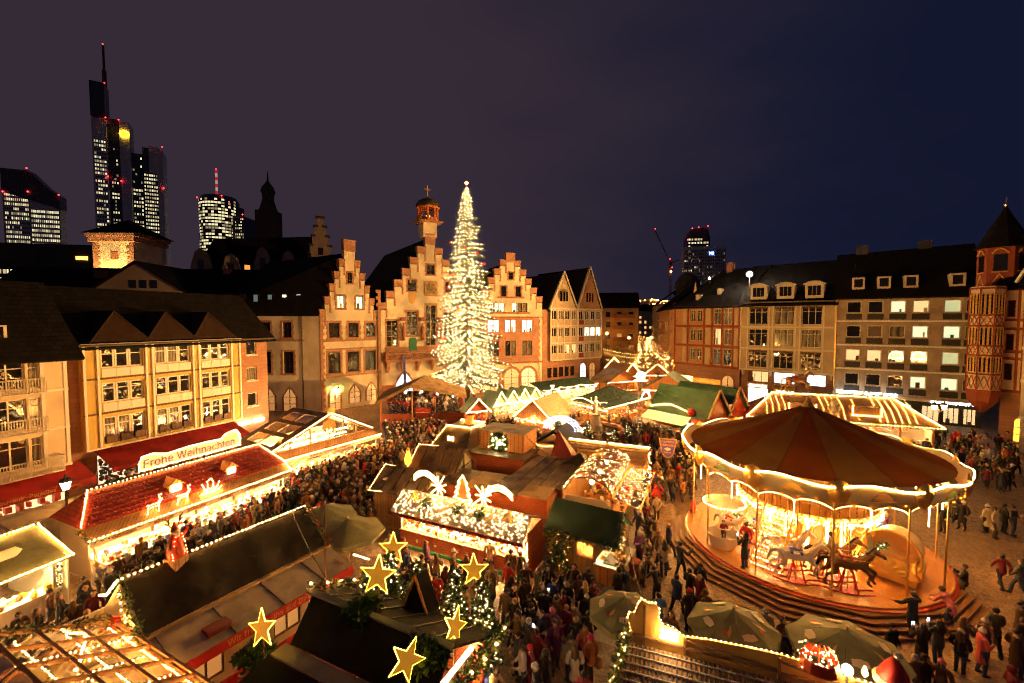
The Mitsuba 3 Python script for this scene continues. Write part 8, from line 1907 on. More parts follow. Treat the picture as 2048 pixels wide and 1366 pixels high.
for s in (-1, 1): q.tube([(1.05 * s, -.8, .5), (1.1 * s, -1.3, .45), (1.0 * s, -1.8, .9), (.95 * s, -1.5, 1.15), (.95 * s, -1.3, .95)], [.09, .09, .08, .07, .05], 6); q.lathe([(.02, -.05), (.3, -.03), (.33, 0), (.3, .03), (.02, .05)], 12, (0, 0, 0)) if False else None
put('scroll', q, 'gold', t, f2, 40); put('bench', M().box(-.8, .8, -.1, .5, .5, .75), 'orange_wall', t, f2)
q = M()
for i in range(7):
    a = math.radians(20 + 23 * i); q.beam([0, -1.72, .52], [.85 * math.cos(a), -1.68, .5 + .62 * math.sin(a)], .12, .06, (0, 1, 0))
put('shell_front', q, 'goldpaint', t, f2)
# tub with its own roof
t = thing('carousel_tub', 'octagonal tub seat under its own white eight-sided roof at the left of the deck', 'carousel tub'); f2 = Fr(10.95, 22.3, 10, .78)
put('tub', M().lathe([(.55, .05), (.75, .5), (.8, .75), (.74, .75), (.6, .3), (0, .3)], 16), 'offwhite', t, f2, 40); put('roof', M().lathe([(1.0, 2.35), (.95, 2.42), (.2, 2.62), (0, 2.64)], 8), 'pale', t, f2); put('pole', M().tube([(0, 0, .2), (0, 0, 2.6)], .05, 6), 'white', t, f2); put('wheel', M().tube([(.28 * math.cos(a), .28 * math.sin(a), 1.0) for a in np.arange(17) * math.pi / 8], .025, 5), 'white', t, f2)
put('roof_bulb', M().bulbs(f2(np.array([[1.0 * math.cos(a), 1.0 * math.sin(a), 2.33] for a in np.arange(40) * math.pi / 20])), .03), 'lampglow', t, glow=WHITE * 10, kind='stuff')
# ---------------------------------------------------------------- people
COATS = {'black': (.014, .013, .014), 'charcoal': (.035, .034, .038), 'navy': (.018, .025, .07), 'darkbrown': (.05, .026, .016), 'brown': (.13, .065, .03), 'camel': (.33, .19, .09), 'beige': (.42, .33, .22), 'grey': (.2, .19, .19), 'wine': (.13, .012, .02), 'red': (.42, .022, .02), 'plum': (.11, .03, .10), 'pink': (.45, .14, .17), 'coral': (.62, .11, .09), 'white': (.66, .63, .58), 'cream': (.60, .50, .28), 'blue': (.06, .16, .42), 'rustc': (.34, .12, .035), 'olive': (.10, .10, .045)}
CNAME = {'darkbrown': 'dark brown', 'wine': 'wine red', 'camel': 'camel', 'rustc': 'rust', 'plum': 'plum', 'navy': 'navy'}
HATS = {'beanie': (.02, .02, .025), 'white': (.68, .64, .58), 'redhat': (.5, .02, .03), 'bobble': (.14, .07, .035), 'pinkhat': (.5, .16, .2), 'magenta': (.4, .02, .16), 'greyhat': (.42, .4, .38), 'beret': (.45, .33, .2), 'hood': None, 'whitehood': (.6, .58, .55)}
HAIRS = {'bare': (.03, .018, .012), 'blond': (.45, .28, .10), 'longblond': (.45, .28, .10), 'ginger': (.24, .07, .02), 'grey': (.40, .38, .35), 'longbrown': (.09, .042, .02), 'longdark': (.018, .012, .01), 'curly': (.30, .12, .035)}
for k, c in COATS.items(): flat('coat_' + k, c, .75)
for k, c in HATS.items():
    if c: flat('hat_' + k, c, .85)
for k, c in HAIRS.items(): flat('hair_' + k, c, .6)
for i, c in enumerate(((.55, .33, .22), (.48, .27, .17), (.30, .16, .09))): flat(f'skin_{i}', c, .5)
TROUSERS = [(.018, .02, .03), (.03, .045, .09), (.05, .035, .025), (.012, .012, .012)]
for i, c in enumerate(TROUSERS): flat(f'trousers_{i}', c, .8)
flat('vcol', {'type': 'mesh_attribute', 'name': 'vertex_color'}, .75)
# a pose: feet of both legs (x, y), knees bend, arm joints; the figure faces -y
POSES = [
    dict(leg=((.0, 0), (.0, .02)), arm=((.10, .03, 1.13), (.03, -.13, .95)), arm2=((.10, .03, 1.13), (.03, -.13, .95))),
    dict(leg=((.0, -.30), (.0, .34)), arm=((.09, .16, 1.14), (.08, .08, .88)), arm2=((.09, -.10, 1.14), (.05, -.28, .96))),
    dict(leg=((.0, .22), (.0, -.22)), arm=((.09, -.08, 1.13), (.05, -.22, .93)), arm2=((.09, .12, 1.13), (.08, .10, .88))),
    dict(leg=((.03, 0), (.0, .05)), arm=((.08, -.12, 1.14), (-.10, -.34, 1.36)), arm2=((.08, -.12, 1.14), (-.10, -.34, 1.34))),
    dict(leg=((.02, -.03), (.02, .05)), arm=((.10, -.02, 1.13), (-.12, -.26, 1.20)), arm2=((.10, -.02, 1.13), (-.08, -.26, 1.08))),
    dict(leg=((.06, -.12), (.04, .16)), arm=((.18, -.12, 1.28), (.16, -.34, 1.52)), arm2=((.16, -.10, 1.22), (.24, -.30, 1.18))),
    dict(leg=((.02, -.05), (.02, .06)), arm=((.11, .02, 1.13), (.10, -.03, .88)), arm2=((.10, .03, 1.13), (.04, -.12, .95))),
    dict(leg=((.03, .02), (.03, -.02)), arm=((.06, -.20, 1.10), (-.06, -.42, 1.08)), arm2=((.06, -.20, 1.10), (-.06, -.40, 1.02)), lean=.22)]
V = lambda *a: np.array(a, float)


def figure(p, edge, long=False, fingers=True):  # fingers off: the coarse make for figures far away
    """Meshes of one pose, faces -y, feet at z = 0, height 1.74."""
    P = POSES[p]; ln = P.get('lean', 0); sh = V(0, -ln, 1.42 - ln * .15); hip = V(0, ln * .1, .93); hd = V(0, -ln * 1.5, 1.62 - ln * .35); nk = V(0, -ln * 1.2, 1.46 - ln * .2)
    A = [];
    for s, arm in ((-1, P['arm']), (1, P['arm2'])):
        sp = sh + V(.19 * s, 0, 0); el, hn = (V(s * (.19 + q[0]), q[1] - ln, q[2] - ln * .1) for q in arm); A.append((s, sp, el, hn))
    LG = []
    for s, (fx, fy) in ((-1, P['leg'][0]), (1, P['leg'][1])):
        h = hip + V(.095 * s, 0, -.02); ft = V(s * (.10 + fx), fy, .09); kn = (h + ft) / 2 + V(0, -.06 - .05 * abs(fy), .02); LG.append((s, h, kn, ft))
    out = {}; sg, it = (8, 1) if fingers else (6, 0); B_ = lambda b, e, i: blob(b, e, i * it, sg)
    b = [(nk - V(0, 0, .06), .06, nk + V(0, -.005, .06), .058), (hd + V(0, .012, .015), .098, hd + V(0, -.015, -.055), .072), (hd + V(0, -.10, -.015), .018, hd + V(0, -.085, .03), .012), (sh, .09, hip + V(0, 0, .1), .10), (hip, .1, hip + V(0, 0, .1), .1)]
    for s in (-1, 1): b.append((hd + V(.1 * s, .01, -.01), .018, hd + V(.1 * s, .012, .02), .016)); b.append((sh + V(.15 * s, 0, 0), .05, sh, .07))
    for s, sp, el, hn in A:
        d = (hn - el) / np.linalg.norm(hn - el); b += [(sp, .045, el, .036), (el, .036, hn, .026), (hn, .036, hn + d * .06, .032)]
        if fingers:
            side = np.cross(d, V(0, -1, .3)); side /= np.linalg.norm(side) + 1e-9; up = np.cross(side, d)
            for i, (o, l) in enumerate(((-.027, .062), (-.009, .072), (.009, .068), (.027, .052))): r0 = hn + d * .07 + side * o; m = r0 + d * l * .55; b += [(r0, .010, m, .009), (m, .009, m + d * l * .35 - up * .02, .008)]
            th = hn + d * .02 + side * .034 * -s; b += [(th, .012, th + d * .035 + side * -s * .028, .010), (th + d * .035 + side * -s * .028, .010, th + d * .065 + side * -s * .03, .009)]
    for s, h, k, f in LG: b += [(h, .08, k, .05), (k, .05, f, .035), (f - V(0, -.03, .04), .036, f + V(.01 * s, -.15, -.055), .028)]
    out['body'] = B_(b, edge * .8, 2)
    c = [(sh + V(-.15, .01, -.02), .085, sh + V(.15, .01, -.02), .085), (sh + V(0, 0, -.06), .15, hip + V(0, 0, .12), .145), (hip + V(-.05, 0, .12), .13, hip + V(.05, 0, .12), .13), (nk + V(0, .02, -.02), .085, sh, .12)]
    hem = hip + V(0, .01, -.38 if long else -.10); c.append((hip + V(0, 0, .1), .15, hem, .185 if long else .165)); c.append((hem + V(-.05, 0, 0), .155, hem + V(.05, 0, 0), .155))
    for s, sp, el, hn in A: d = (hn - el) / np.linalg.norm(hn - el); c += [(sp, .085, el, .068), (el, .068, hn - d * .01, .052)]
    out['coat'] = B_(c, edge, 3)
    t_ = []
    for s, h, k, f in LG: t_ += [(h, .105, k, .07), (k, .07, f + V(0, 0, .01), .058)]
    out['trousers'] = B_(t_, edge * 1.2, 2)
    out['shoe'] = B_([(f + V(0, .03, -.035), .05, f + V(.012 * s, -.15, -.05), .04) for s, h, k, f in LG], edge, 1)
    cap = manifold3d.Manifold.sphere(.118, sg).scale((.95, 1.05, 1.0)).translate(tuple(hd + V(0, .02, .025)))
    cap -= manifold3d.Manifold.cube((.5, .3, .22), True).translate(tuple(hd + V(0, -.2, -.07)))
    m = cap.to_mesh(); out['hair'] = (np.array(m.vert_properties[:, :3]), np.array(m.tri_verts))
    out['long'] = B_([(hd + V(0, .04, .03), .108, hd + V(0, .07, -.1), .1), (hd + V(-.06, .06, -.08), .07, sh + V(-.09, .09, -.1), .05), (hd + V(.06, .06, -.08), .07, sh + V(.09, .09, -.1), .05), (hd + V(0, .08, -.1), .09, sh + V(0, .12, -.14), .06)], edge * 1.3, 2)
    m = (manifold3d.Manifold.sphere(.128, sg).translate(tuple(hd + V(0, .015, .03))) - manifold3d.Manifold.cube((.6, .6, .3), True).translate(tuple(hd + V(0, -.06, -.135)))).to_mesh(); out['hat'] = (np.array(m.vert_properties[:, :3]), np.array(m.tri_verts))
    out['bobble'] = (_SPH[0][0] * .045 + hd + V(0, .02, .17), _SPH[0][1])
    m = (manifold3d.Manifold.sphere(.15, sg).translate(tuple(hd + V(0, .035, .01))) - manifold3d.Manifold.sphere(.115, sg).translate(tuple(hd + V(0, -.07, -.01)))).to_mesh(); out['hood'] = (np.array(m.vert_properties[:, :3]), np.array(m.tri_verts))
    hn = A[0][3]; q = M().box(hn[0] - .17, hn[0] + .02, hn[1] - .13, hn[1] + .13, hn[2] - .42, hn[2] - .08); q.tube([hn + V(-.07, -.08, -.1), hn + V(-.05, 0, .02), hn + V(-.07, .08, -.1)], .012, 4); out['bag'] = q.arr()
    hn = (A[0][3] + A[1][3]) / 2; out['phone'] = M().box(hn[0] - .045, hn[0] + .045, hn[1] - .10, hn[1] - .085, hn[2] + .02, hn[2] + .15).arr()
    out['backpack'] = B_([(sh + V(-.08, .2, -.1), .1, sh + V(-.08, .2, -.38), .11), (sh + V(.08, .2, -.1), .1, sh + V(.08, .2, -.38), .11)], edge, 2)
    out['scarf'] = B_([(nk + V(-.06, -.03, -.02), .055, nk + V(.06, -.03, -.02), .055), (nk + V(-.05, .05, -.01), .05, nk + V(.05, .05, -.01), .05), (nk + V(.05, -.09, -.05), .04, nk + V(.06, -.15, -.28), .035)], edge, 2)
    return out


FIG = {}
def get_figure(p, long, far):
    k = (p, long, far)
    if k not in FIG: FIG[k] = figure(p, .5 if far else .085, long, not far)
    return FIG[k]


PLY = {}
def person_parts(x, y, yaw, p, coat, hat, label, s=1.0, z=0.0, group=None, long=None, glow_phone=False, extra=()):
    t = thing('person', label, 'person', group); long = rng.random() < .4 if long is None else long; F = get_figure(p, long, False)
    tw = T().translate([x, y, z]).rotate([0, 0, 1], yaw).scale([s, s, s])
    def add(part, src, mat, glow=None):
        kk = (p, long, src)
        if kk not in PLY: PLY[kk] = mikit.ply(F[src], None, True)
        d = {**PLY[kk], 'bsdf': {'type': 'ref', 'id': 'bsdf_' + mat}, 'to_world': tw}
        if glow: d['emitter'] = {'type': 'area', 'radiance': rgb(glow), 'sampling_weight': .02}
        scene[name_key(part, t)] = d
    add('body', 'body', f'skin_{rng.choice((0, 0, 0, 1, 1, 2))}'); add('coat', 'coat', 'coat_' + coat); add('trousers', 'trousers', f'trousers_{rng.randrange(4)}'); add('shoes', 'shoe', 'black')
    if hat in HATS:
        hair = rng.choice(('bare', 'longbrown', 'bare', 'blond'))
        if hat == 'hood': add('hood', 'hood', 'coat_' + coat)
        elif hat == 'whitehood': add('hood', 'hood', 'hat_whitehood')
        else:
            add('hat', 'hat', 'hat_' + hat)
            if hat in ('bobble', 'white', 'pinkhat'): add('bobble', 'bobble', 'hat_' + hat)
        add('hair', 'long' if hair == 'longbrown' else 'hair', 'hair_' + hair) if hat not in ('hood', 'whitehood') else None
    else:
        add('hair', 'long' if hat.startswith('long') or hat == 'curly' else 'hair', 'hair_' + hat)
    if p == 3: add('phone', 'phone', 'char', (1.6, 1.8, 2.0) if glow_phone else None)
    if p == 6: add('bag', 'bag', rng.choice(('coat_brown', 'black', 'coat_camel')))
    for e, mt in extra: add(e, e, mt)
    return t


def figure_vc(p, long, coat, hat, skin, far=True):
    F = get_figure(p, long, far); vs, fs, cs, n = [], [], [], 0; W_ = ('body', 'coat', 'trousers', 'hood' if hat == 'hood' else ('hat' if hat in HATS else ('long' if hat.startswith('long') or hat == 'curly' else 'hair')))
    for part in W_:
        v, f = F[part]; c = {'body': (.5, .3, .19), 'coat': COATS[coat], 'trousers': TROUSERS[skin % 4]}.get(part) or (COATS[coat] if hat == 'hood' else (HATS.get(hat) or HAIRS.get(hat)))
        vs.append(v); fs.append(f + n); cs.append(np.tile(c, (len(v), 1))); n += len(v)
    return np.vstack(vs), np.vstack(fs), np.vstack(cs)


def turn(v, x, y, yaw, s, z=0.0):
    a = math.radians(yaw); c, sn = math.cos(a), math.sin(a); return np.stack([x + s * (v[:, 0] * c - v[:, 1] * sn), y + s * (v[:, 0] * sn + v[:, 1] * c), z + s * v[:, 2]], 1)


# yaw 0 faces the photographer
EXTRA = {'red scarf': ('scarf', 'red'), 'pale scarf': ('scarf', 'offwhite'), 'white scarf': ('scarf', 'white'), 'backpack': ('backpack', 'blue')}
PEOPLE = [
    (7.04, 23.16, 0, 'black', 'bare', "dark-haired person in a black coat with the back turned, left of the red-brown bin's path"),
    (8.29, 22.76, 1, 'navy', 'blond', 'blond person in a navy coat walking away beside the carousel steps'),
    (7.48, 21.99, 2, 'brown', 'ginger', 'ginger person in a brown jacket left of the carousel steps'),
    (7.5, 21.52, 1, 'camel', 'longblond', 'person with long blond hair in a brown coat walking towards the carousel'),
    (6.48, 21.88, 4, 'plum', 'white', 'person in a plum coat and white hat near the red-brown bin'),
    (6.65, 21.21, 0, 'darkbrown', 'bare', 'person in a long dark brown coat just below the red-brown bin'),
    (5.45, 21.11, 0, 'beige', 'white', "person in a pale hooded jacket at the green-roofed hut's counter"),
    (6.11, 20.13, 7, 'brown', 'bare', 'person in a brown coat bending forward in the lane left of the carousel'),
    (5.05, 19.43, 4, 'darkbrown', 'bobble', "person in a brown bobble hat below the green-roofed hut's counter"),
    (4.62, 18.59, 0, 'black', 'bare', 'dark-haired person in black left of the woman with fair hair, above the left beer umbrella'),
    (5.05, 18.82, 4, 'charcoal', 'blond', 'fair-haired person in charcoal right above the left beer umbrella'),
    (6.34, 18.74, 7, 'black', 'bare', 'person in black leaning forward above and right of the left beer umbrella'),
    (8.05, 20.49, 5, 'charcoal', 'bare', 'person on the lowest carousel step holding up a camera'),
    (6.97, 18.1, 1, 'navy', 'bare', 'person in a navy coat striding right between the beer umbrellas and the steps'),
    (7.72, 18.59, 4, 'black', 'bare', 'bushy-haired person in black at the left foot of the carousel steps'),
    (7.94, 18.1, 4, 'wine', 'blond', 'blond person in a wine red jacket at the foot of the carousel steps'),
    (7.83, 17.27, 4, 'brown', 'hood', 'person in a brown hood watching the carousel above the middle umbrella'),
    (8.34, 18.94, 0, 'black', 'bare', 'person in black closest to the lowest carousel step'),
    (7.11, 17.13, 0, 'black', 'redhat', 'person in a bright red beanie left of the middle beer umbrella'),
    (7.47, 16.62, 0, 'darkbrown', 'bare', "dark-haired person right behind the middle beer umbrella's left edge"),
    (5.79, 16.84, 4, 'blue', 'bare', 'person in a bright blue jacket at the right edge of the left umbrella'),
    (5.92, 15.85, 0, 'brown', 'longbrown', 'brown-haired person in a brown coat between the left and middle umbrellas'),
    (2.27, 17.81, 4, 'black', 'grey', 'grey-haired person in a black coat at the crossing of the pale stone strips'),
    (3.34, 18.63, 0, 'charcoal', 'bare', "tall person in charcoal in front of the green-roofed hut's fir panel"),
    (3.41, 18.03, 4, 'wine', 'bare', 'person in a dark wine coat just left of the left umbrella'),
    (1.34, 17.07, 3, 'black', 'bare', 'person in a long black coat looking at a phone below the bulb-covered stall'),
    (0.69, 16.94, 0, 'black', 'beanie', 'person in a dark beanie facing the camera below the bulb-covered stall'),
    (0.1, 17.27, 0, 'black', 'longdark', 'person with long dark hair and a red scarf at the left of the front crowd'),
    (-0.24, 17.04, 0, 'brown', 'bare', 'brown-haired person at the left rim of the front crowd by the lit firs'),
    (0.55, 18.07, 0, 'darkbrown', 'bare', 'broad person in a dark brown coat behind the one in the red coat'),
    (-0.15, 18.94, 0, 'red', 'bare', 'person in a long red coat before the bulb-covered stall'),
    (0.38, 20.17, 0, 'charcoal', 'bare', "person in a dark grey coat at the right end of the bulb-covered stall's counter"),
    (-0.05, 20.08, 0, 'brown', 'bare', "person in a brown coat at the right end of the bulb-covered stall's counter"),
    (-0.91, 18.98, 1, 'beige', 'longblond', 'blond person in beige walking past the right lit fir'),
    (-1.08, 21.07, 0, 'camel', 'white', "person in a tan coat and white hat in the middle of the bulb-covered stall's counter"),
    (2.5, 16.72, 0, 'grey', 'blond', 'fair-haired child in a grey jacket in the front crowd'),
    (2.08, 16.32, 4, 'wine', 'blond', 'blond person in a wine coat in the front crowd'),
    (1.77, 16.65, 0, 'brown', 'bare', 'person in a brown coat behind the one with the pink hat'),
    (1.51, 15.88, 4, 'plum', 'pinkhat', 'person in a pink hat in the front crowd'),
    (2.35, 15.66, 4, 'black', 'blond', 'short-haired blond person in black in the front crowd'),
    (2.86, 15.94, 0, 'black', 'bare', 'dark-haired person in black at the left edge of the left umbrella'),
    (1.54, 15.23, 0, 'plum', 'bare', 'person in a purple coat in the middle of the front crowd'),
    (2.56, 15.07, 0, 'pink', 'curly', 'person with curly ginger hair and a dusty pink coat below the left umbrella'),
    (1.07, 15.74, 3, 'black', 'longdark', 'person with long black hair looking at a lit phone in the front crowd'),
    (0.76, 16.23, 0, 'black', 'bare', 'person in black behind the one with the lit phone'),
    (0.19, 15.8, 4, 'brown', 'bare', "brown-haired person at the black-roofed hut's counter"),
    (2.0, 14.68, 0, 'grey', 'beanie', 'person in a grey coat and dark beanie near the bottom edge'),
    (2.1, 14.2, 0, 'white', 'longbrown', 'person in a white padded jacket and brown beanie, seen from behind, near the bottom edge'),
    (2.68, 14.53, 6, 'rustc', 'magenta', 'person in a rust brown coat and magenta hat near the fascia stall'),
    (0.21, 14.82, 4, 'charcoal', 'bare', "person in charcoal beside the white jacket at the hut's counter"),
    (0.35, 14.09, 4, 'white', 'bare', "person in an open white jacket at the black-roofed hut's counter near the bottom edge"),
    (0.6, 14.16, 0, 'wine', 'redhat', 'person in wine red by the white jacket near the bottom edge'),
    (1.13, 13.87, 0, 'black', 'hood', 'person in a black hood near the bottom edge'),
    (2.21, 12.99, 0, 'wine', 'bare', 'person in dark wine at the bottom edge left of the fascia stall'),
    (0.76, 13.43, 0, 'charcoal', 'whitehood', 'person with a white-rimmed hood at the bottom edge'),
    (-0.77, 13.26, 7, 'cream', 'bare', 'person in a cream-yellow jacket with a blue backpack at the bottom edge'),
    (20.06, 19.02, 3, 'black', 'bare', 'person in a dark coat and pale scarf photographing the carousel from its right'),
    (15.67, 16.69, 5, 'black', 'bare', "person in black with arms out climbing the carousel's front step"),
    (17.6, 17.13, 7, 'pink', 'bare', 'person in a pink jacket at the right end of the carousel steps'),
    (27.34, 26.54, 4, 'charcoal', 'bobble', "person in a bobble hat right of the carousel's crown edge"),
    (26.87, 25.72, 6, 'black', 'white', "person in black with bag and white hat right of the carousel's crown edge"),
    (25.38, 25.36, 0, 'black', 'bare', 'person in black half hidden behind the right carousel pole'),
    (11.01, 26.31, 0, 'red', 'bare', 'person in a bright red jacket left of the carousel crown'),
    (13.54, 32.46, 0, 'cream', 'bare', "person in a long cream coat left of the carousel crown's tip"),
    (13.57, 15.18, 6, 'black', 'bare', 'person in black with a shoulder bag right of the right umbrella'),
    (14.56, 15.1, 3, 'black', 'longdark', "dark-haired person with a phone, left of two by the carousel's right foot"),
    (15.37, 15.33, 3, 'charcoal', 'longdark', "dark-haired person with white scarf and phone, right of two by the carousel's right foot"),
    (15.85, 15.02, 0, 'black', 'beret', 'broad person in black with a beige beret beside the coral coat'),
    (16.54, 14.95, 4, 'coral', 'white', 'person in a coral coat and white beanie at the lower right'),
    (13.04, 13.74, 4, 'brown', 'grey', 'grey-haired person bending at the bottom edge right of the hat-shaped figure'),
    (13.47, 13.8, 0, 'darkbrown', 'hood', 'hooded person at the bottom edge right of the hat-shaped figure'),
    (13.74, 13.55, 0, 'brown', 'pinkhat', 'person in a pink knitted hat at the bottom edge'),
    (22.82, 19.99, 1, 'wine', 'bare', 'person in a dark wine coat walking at the right edge of the square'),
    (22.91, 19.31, 1, 'charcoal', 'bare', 'person in charcoal cut by the right edge, upper'),
    (19.67, 16.5, 3, 'darkbrown', 'bare', 'person in dark brown with a camera cut by the right edge'),
    (9.58, 16.11, 0, 'grey', 'greyhat', "person in a grey coat and pale grey hat on the steps' foot between two umbrellas"),
    (9.96, 15.66, 0, 'brown', 'hood', 'person in a brown hood between the middle and right umbrellas'),
    (10.66, 15.44, 0, 'camel', 'beret', 'person in a beige hat above the right umbrella'),
    (9.54, 14.75, 0, 'black', 'bare', 'pale-faced person in black between the middle and right umbrellas'),
    (9.18, 14.6, 0, 'charcoal', 'bare', 'person in charcoal seen from behind between the middle and right umbrellas'),
    (15.74, 13.3, 0, 'wine', 'hood', 'person in a dark red hood at the lower right corner'),
    (36.0, 32.01, 0, 'darkbrown', 'bare', 'left of two dark-clad people at the right edge below the tavern'),
    (36.41, 31.78, 0, 'black', 'bare', 'right of two dark-clad people at the right edge below the tavern'),
    (27.83, 25.29, 0, 'cream', 'white', 'person in a cream jacket in the group at the right edge'),
    (27.65, 24.67, 0, 'beige', 'bare', 'person in beige in the middle of the group at the right edge'),
    (28.86, 25.29, 0, 'black', 'beanie', 'person in a black beanie in the group at the right edge'),
    (28.99, 24.94, 4, 'charcoal', 'bare', 'person in charcoal at the end of the group by the right edge'),
]
taken = []
for i, (x, y, p, c, h, lab) in enumerate(PEOPLE):
    z, s = 0.0, rng.uniform(.93, 1.05)
    dx, dy = x - CX, y - CY; r = math.hypot(dx, dy)
    if 'child' in lab: s = .72
    if 'lowest carousel step' in lab or 'climbing' in lab: z = .15
    if 'carousel' in lab or 'steps' in lab: yaw = math.degrees(math.atan2(CX - x, -(CY - y)) ) * 1.0
    elif 'counter' in lab and 'bulb' in lab: yaw = 160
    elif "hut's counter" in lab: yaw = -75
    elif 'facing the camera' in lab: yaw = 0
    elif 'away' in lab or 'from behind' in lab or 'back turned' in lab: yaw = 180
    else: yaw = rng.choice((160, 190, 120, 210, 20, -40, 70))
    person_parts(x, y, yaw, p, c, h, lab, s, z, glow_phone='lit phone' in lab or 'phone' in lab, extra=[v for k, v in EXTRA.items() if k in lab]); taken.append((x, y))
# on the carousel
for x, y, yaw, p, c, h, lab, z, s in ((11.0, 20.3, 200, 3, 'charcoal', 'longdark', 'person in charcoal with a lit phone standing on the carousel deck before the stairs', .78, 1.0), (11.6, 21.3, 120, 0, 'red', 'bare', 'person in red standing on the carousel deck left of the stairs', .78, 1.0), (14.45, 19.47, 70, 4, 'grey', 'bare', 'child in grey riding the brown horse on the carousel', 1.35, .9), (18.6, 21.8, 20, 4, 'blue', 'bare', 'person in blue in the coach on the carousel', .95, .9), (19.6, 22.6, 40, 4, 'plum', 'white', 'person in plum and white hat behind the coach on the carousel', .78, .95), (10.95, 22.3, 10, 4, 'wine', 'bare', 'child in wine red seated in the roofed tub on the carousel', .95, .7)):
    person_parts(x, y, yaw, p, c, h, lab, s, z, glow_phone=True); taken.append((x, y))

OBST = [(fA, -.3, 10.4, -.5, 3.8), (fB, -.6, 9.4, -1.5, 5.2), (fC, -9, .6, -.3, 4.8), (fE, -5, 6.2, -.1, 4.8), (fG, -.3, 8.1, .3, 2.8), (fI, -1, 9.5, -.2, 7.2), (fJ, -3.9, 3.3, -.3, 9.6), (fK2, -.3, 3.9, -.2, 2.6), (Fr(-4.46, 26.83, -23.1), -.2, 7.2, -.3, 2.6), (Fr(-8.41, 26.1, -16.9), -.1, 4.2, 0, 5.9), (fL, -.5, 7, -1.5, 7.5), (fM, -.4, 15.6, -.4, 5.6), (fN, -.2, 9.6, -.2, 5.4), (fP, -.5, 6, -.2, 4), (fR1, 0, 6, 0, 3), (fR2, 0, 9, 0, 3), (fK, -.2, 5, -.2, 2.4), (Fr(-4.9, 48.3, 22), -.2, 2.6, -.3, 2.6), (Fr(-2.2, 52.6, 38), -.2, 8, -.3, 3)]
def free(x, y, d=.46):
    if math.hypot(x - CX, y - CY) < 7.3 or math.hypot(x - 8.95, y - 46.6) < 4.0: return False
    for f, x0, x1, y0, y1 in OBST:
        q = (np.array([x, y, 0]) - f.o) @ f.r
        if x0 < q[0] < x1 and y0 < q[1] < y1: return False
    return all((x - a) ** 2 + (y - b) ** 2 > d * d for a, b in taken[-900:])


ZONES = [  # polygon, how many, where, facing
    ('in the dense crowd before the choir stage', [(-15.2, 29.2), (-16.4, 32.9), (-11.5, 41.2), (-14.0, 47.6), (-7.2, 47.8), (-6.6, 41.0), (-9.0, 34.0), (-9.6, 29.2), (-7.8, 24.2), (-10.8, 24.8)], 330, (165, 30), .47),
    ('in the lane before the red-roofed stall', [(-18.6, 18.2), (-18.8, 20.4), (-15.0, 28.6), (-13.6, 28.4), (-15.2, 22.5), (-14.6, 18.6), (-16.6, 17.0)], 52, (75, 60), .62),
    ('before the mossy-roofed bakery stall', [(-18.7, 14.0), (-18.6, 18.0), (-16.8, 17.4), (-14.9, 15.0), (-15.6, 13.2)], 16, (90, 60), .6),
    ('before the mint-roofed stalls', [(-5.6, 48.6), (1.6, 50.0), (3.0, 42.0), (-4.0, 41.5)], 75, (150, 80), .55),
    ('between the fountain and the corner stall', [(5.0, 51.6), (9.6, 49.9), (13.5, 50.8), (15.0, 47.0), (13, 42), (5, 42)], 55, (150, 90), .6),
    ('before the red timber stall', [(13.6, 47.6), (16.4, 46.2), (19.6, 41.2), (17.2, 36.5), (13.6, 39.2)], 85, (200, 70), .55),
    ('in the lane left of the carousel', [(10.2, 39.0), (15.4, 36.6), (12.4, 29.6), (9.6, 28.6), (8.2, 24.4), (7.9, 21.0), (6.4, 20.6), (6.7, 23.6), (8.9, 28.8)], 92, (180, 90), .6),
    ('in the lane above the black-roofed hut', [(-.3, 19.2), (3.4, 19.0), (3.0, 15.0), (.2, 14.6)], 24, (150, 90), .55),
    ('before the counter of the bulb-covered stall', [(-6.4, 22.2), (-.6, 19.3), (-.2, 17.6), (-2.6, 16.6), (-5.6, 18.3)], 26, (150, 80), .62),
    ('on the square below the office house', [(36, 40), (44.0, 45.8), (48.4, 41.8), (36.5, 31.2), (33.5, 31.0)], 58, (200, 90), .7),
    ('by the carousel foot at lower right', [(15.4, 15.2), (16.8, 16.0), (19.2, 15.8), (17.6, 14.4)], 7, (150, 60), .6),
    ('before the long hip-roofed stall', [(18, 39.5), (23, 44), (38, 38.3), (34, 34), (22, 36)], 60, (190, 60), .8)]
cand = []
for where, poly, n, (yaw, var), d in ZONES:
    pg = Polygon(poly); x0, y0, x1, y1 = pg.bounds; k = 0
    from shapely.geometry import Point
    for _ in range(n * 30):
        x, y = rng.uniform(x0, x1), rng.uniform(y0, y1)
        if pg.contains(Point(x, y)) and free(x, y, d):
            taken.append((x, y)); cand.append((math.hypot(x, y), x, y, yaw + rng.gauss(0, var), where)); k += 1
            if k >= n: break
for row in range(5):
    for i in range(9):
        p_ = fN([.9 + .92 * i + .4 * (row % 2) + rng.uniform(-.1, .1), 2.0 + .62 * row, 0]); cand.append((math.hypot(*p_[:2]), p_[0], p_[1], rng.gauss(0, 12), 'in the choir on the stage'))
cand.sort(key=lambda c: c[0]); left = 290 - len(PEOPLE) - 6; CV, CF, CC, nv = [], [], [], 0
CK = ['black'] * 7 + ['charcoal'] * 4 + ['navy'] * 3 + ['darkbrown'] * 5 + ['brown'] * 3 + ['camel', 'camel', 'beige', 'grey', 'wine', 'wine', 'red', 'plum', 'white', 'cream', 'olive', 'olive', 'rustc']
HK = ['bare'] * 8 + ['longbrown'] * 3 + ['blond'] * 3 + ['longblond', 'grey', 'grey', 'ginger', 'longdark', 'longdark', 'beanie', 'beanie', 'white', 'white', 'hood', 'hood', 'redhat', 'greyhat', 'bobble']
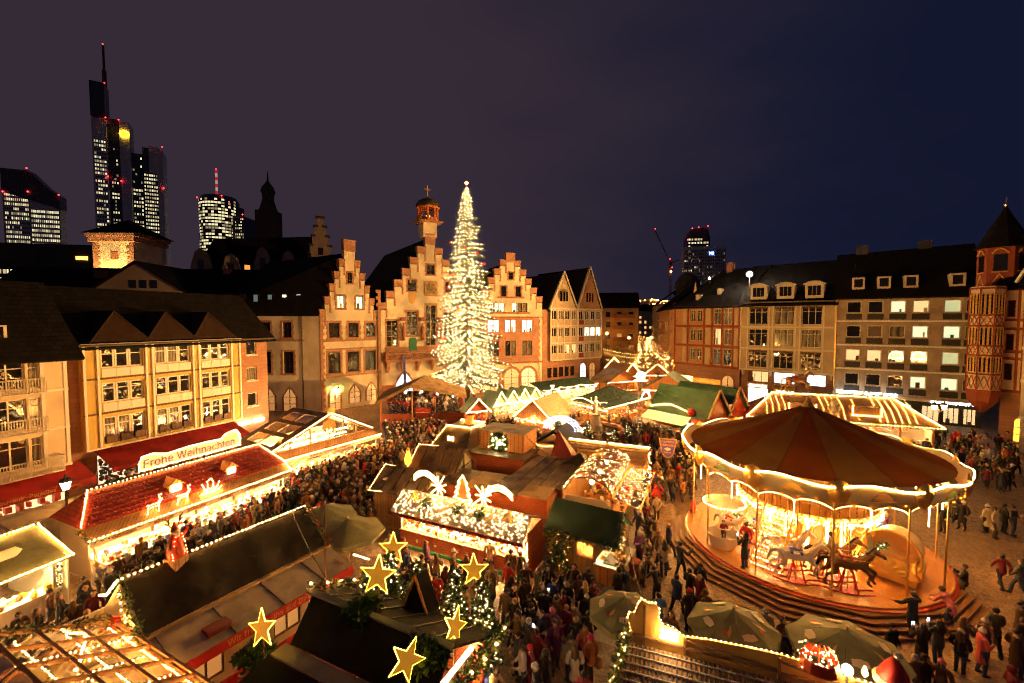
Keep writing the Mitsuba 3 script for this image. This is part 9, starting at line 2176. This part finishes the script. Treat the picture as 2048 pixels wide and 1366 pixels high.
HP = {'bare': 'dark-haired', 'longbrown': 'long brown-haired', 'blond': 'blond', 'longblond': 'long-haired blond', 'grey': 'grey-haired', 'ginger': 'ginger-haired', 'longdark': 'long dark-haired', 'beanie': 'dark-hatted', 'white': 'white-hatted', 'hood': 'hooded', 'redhat': 'red-hatted', 'greyhat': 'grey-hatted', 'bobble': 'bobble-hatted'}
choir = [c for c in cand if 'in the choir' in c[4]]; cand = [c for c in cand if 'in the choir' not in c[4]]
near = cand[:left - 45] + choir
for j, (dist, x, y, yaw, where) in enumerate(near + cand[left - 45:]):
    c, h, p, s = rng.choice(CK), rng.choice(HK), rng.choice((0, 0, 1, 2, 2, 4, 4, 6, 3)), rng.uniform(.9, 1.06); z = 0
    if 'in the choir' in where:
        q = (np.array([x, y, 0]) - fN.o) @ fN.r; z = 1.0 + .22 * max(1, min(5, int((q[1] - 1.6) / .7) + 1)); p = 4; c = rng.choice(('black', 'black', 'charcoal', 'white', 'wine'))
    lg = rng.random() < .4
    if j < len(near):
        lab = f'{HP[h]} person in a {CNAME.get(c, c)} coat {where}'
        if dist < 24: person_parts(x, y, yaw, p, c, h, lab, s, z, lab, lg, extra=[('scarf', rng.choice(('red', 'offwhite', 'grey', 'coat_camel')))] if rng.random() < .35 else ())
        else:
            v, f, cc = figure_vc(p, lg, c, h, rng.randrange(4), dist > 33); k = name_key('person'); scene[k] = mikit.ply((turn(v, x, y, yaw, s, z), f), 'bsdf_vcol', False, color=cc); labels[k] = {'label': lab, 'category': 'person', 'group': lab}
    else:
        v, f, cc = figure_vc(p, lg, c, h, rng.randrange(4), True); CV.append(turn(v, x, y, yaw, s, z)); CF.append(f + nv); CC.append(cc); nv += len(v)
if CV:
    scene['crowd'] = mikit.ply((np.vstack(CV), np.vstack(CF)), 'bsdf_vcol', False, color=np.vstack(CC)); labels['crowd'] = {'label': 'the far rest of the crowd filling the market lanes', 'category': 'crowd', 'kind': 'stuff'}
print('people', len(PEOPLE) + 6 + len(near), 'crowd', len(CV))
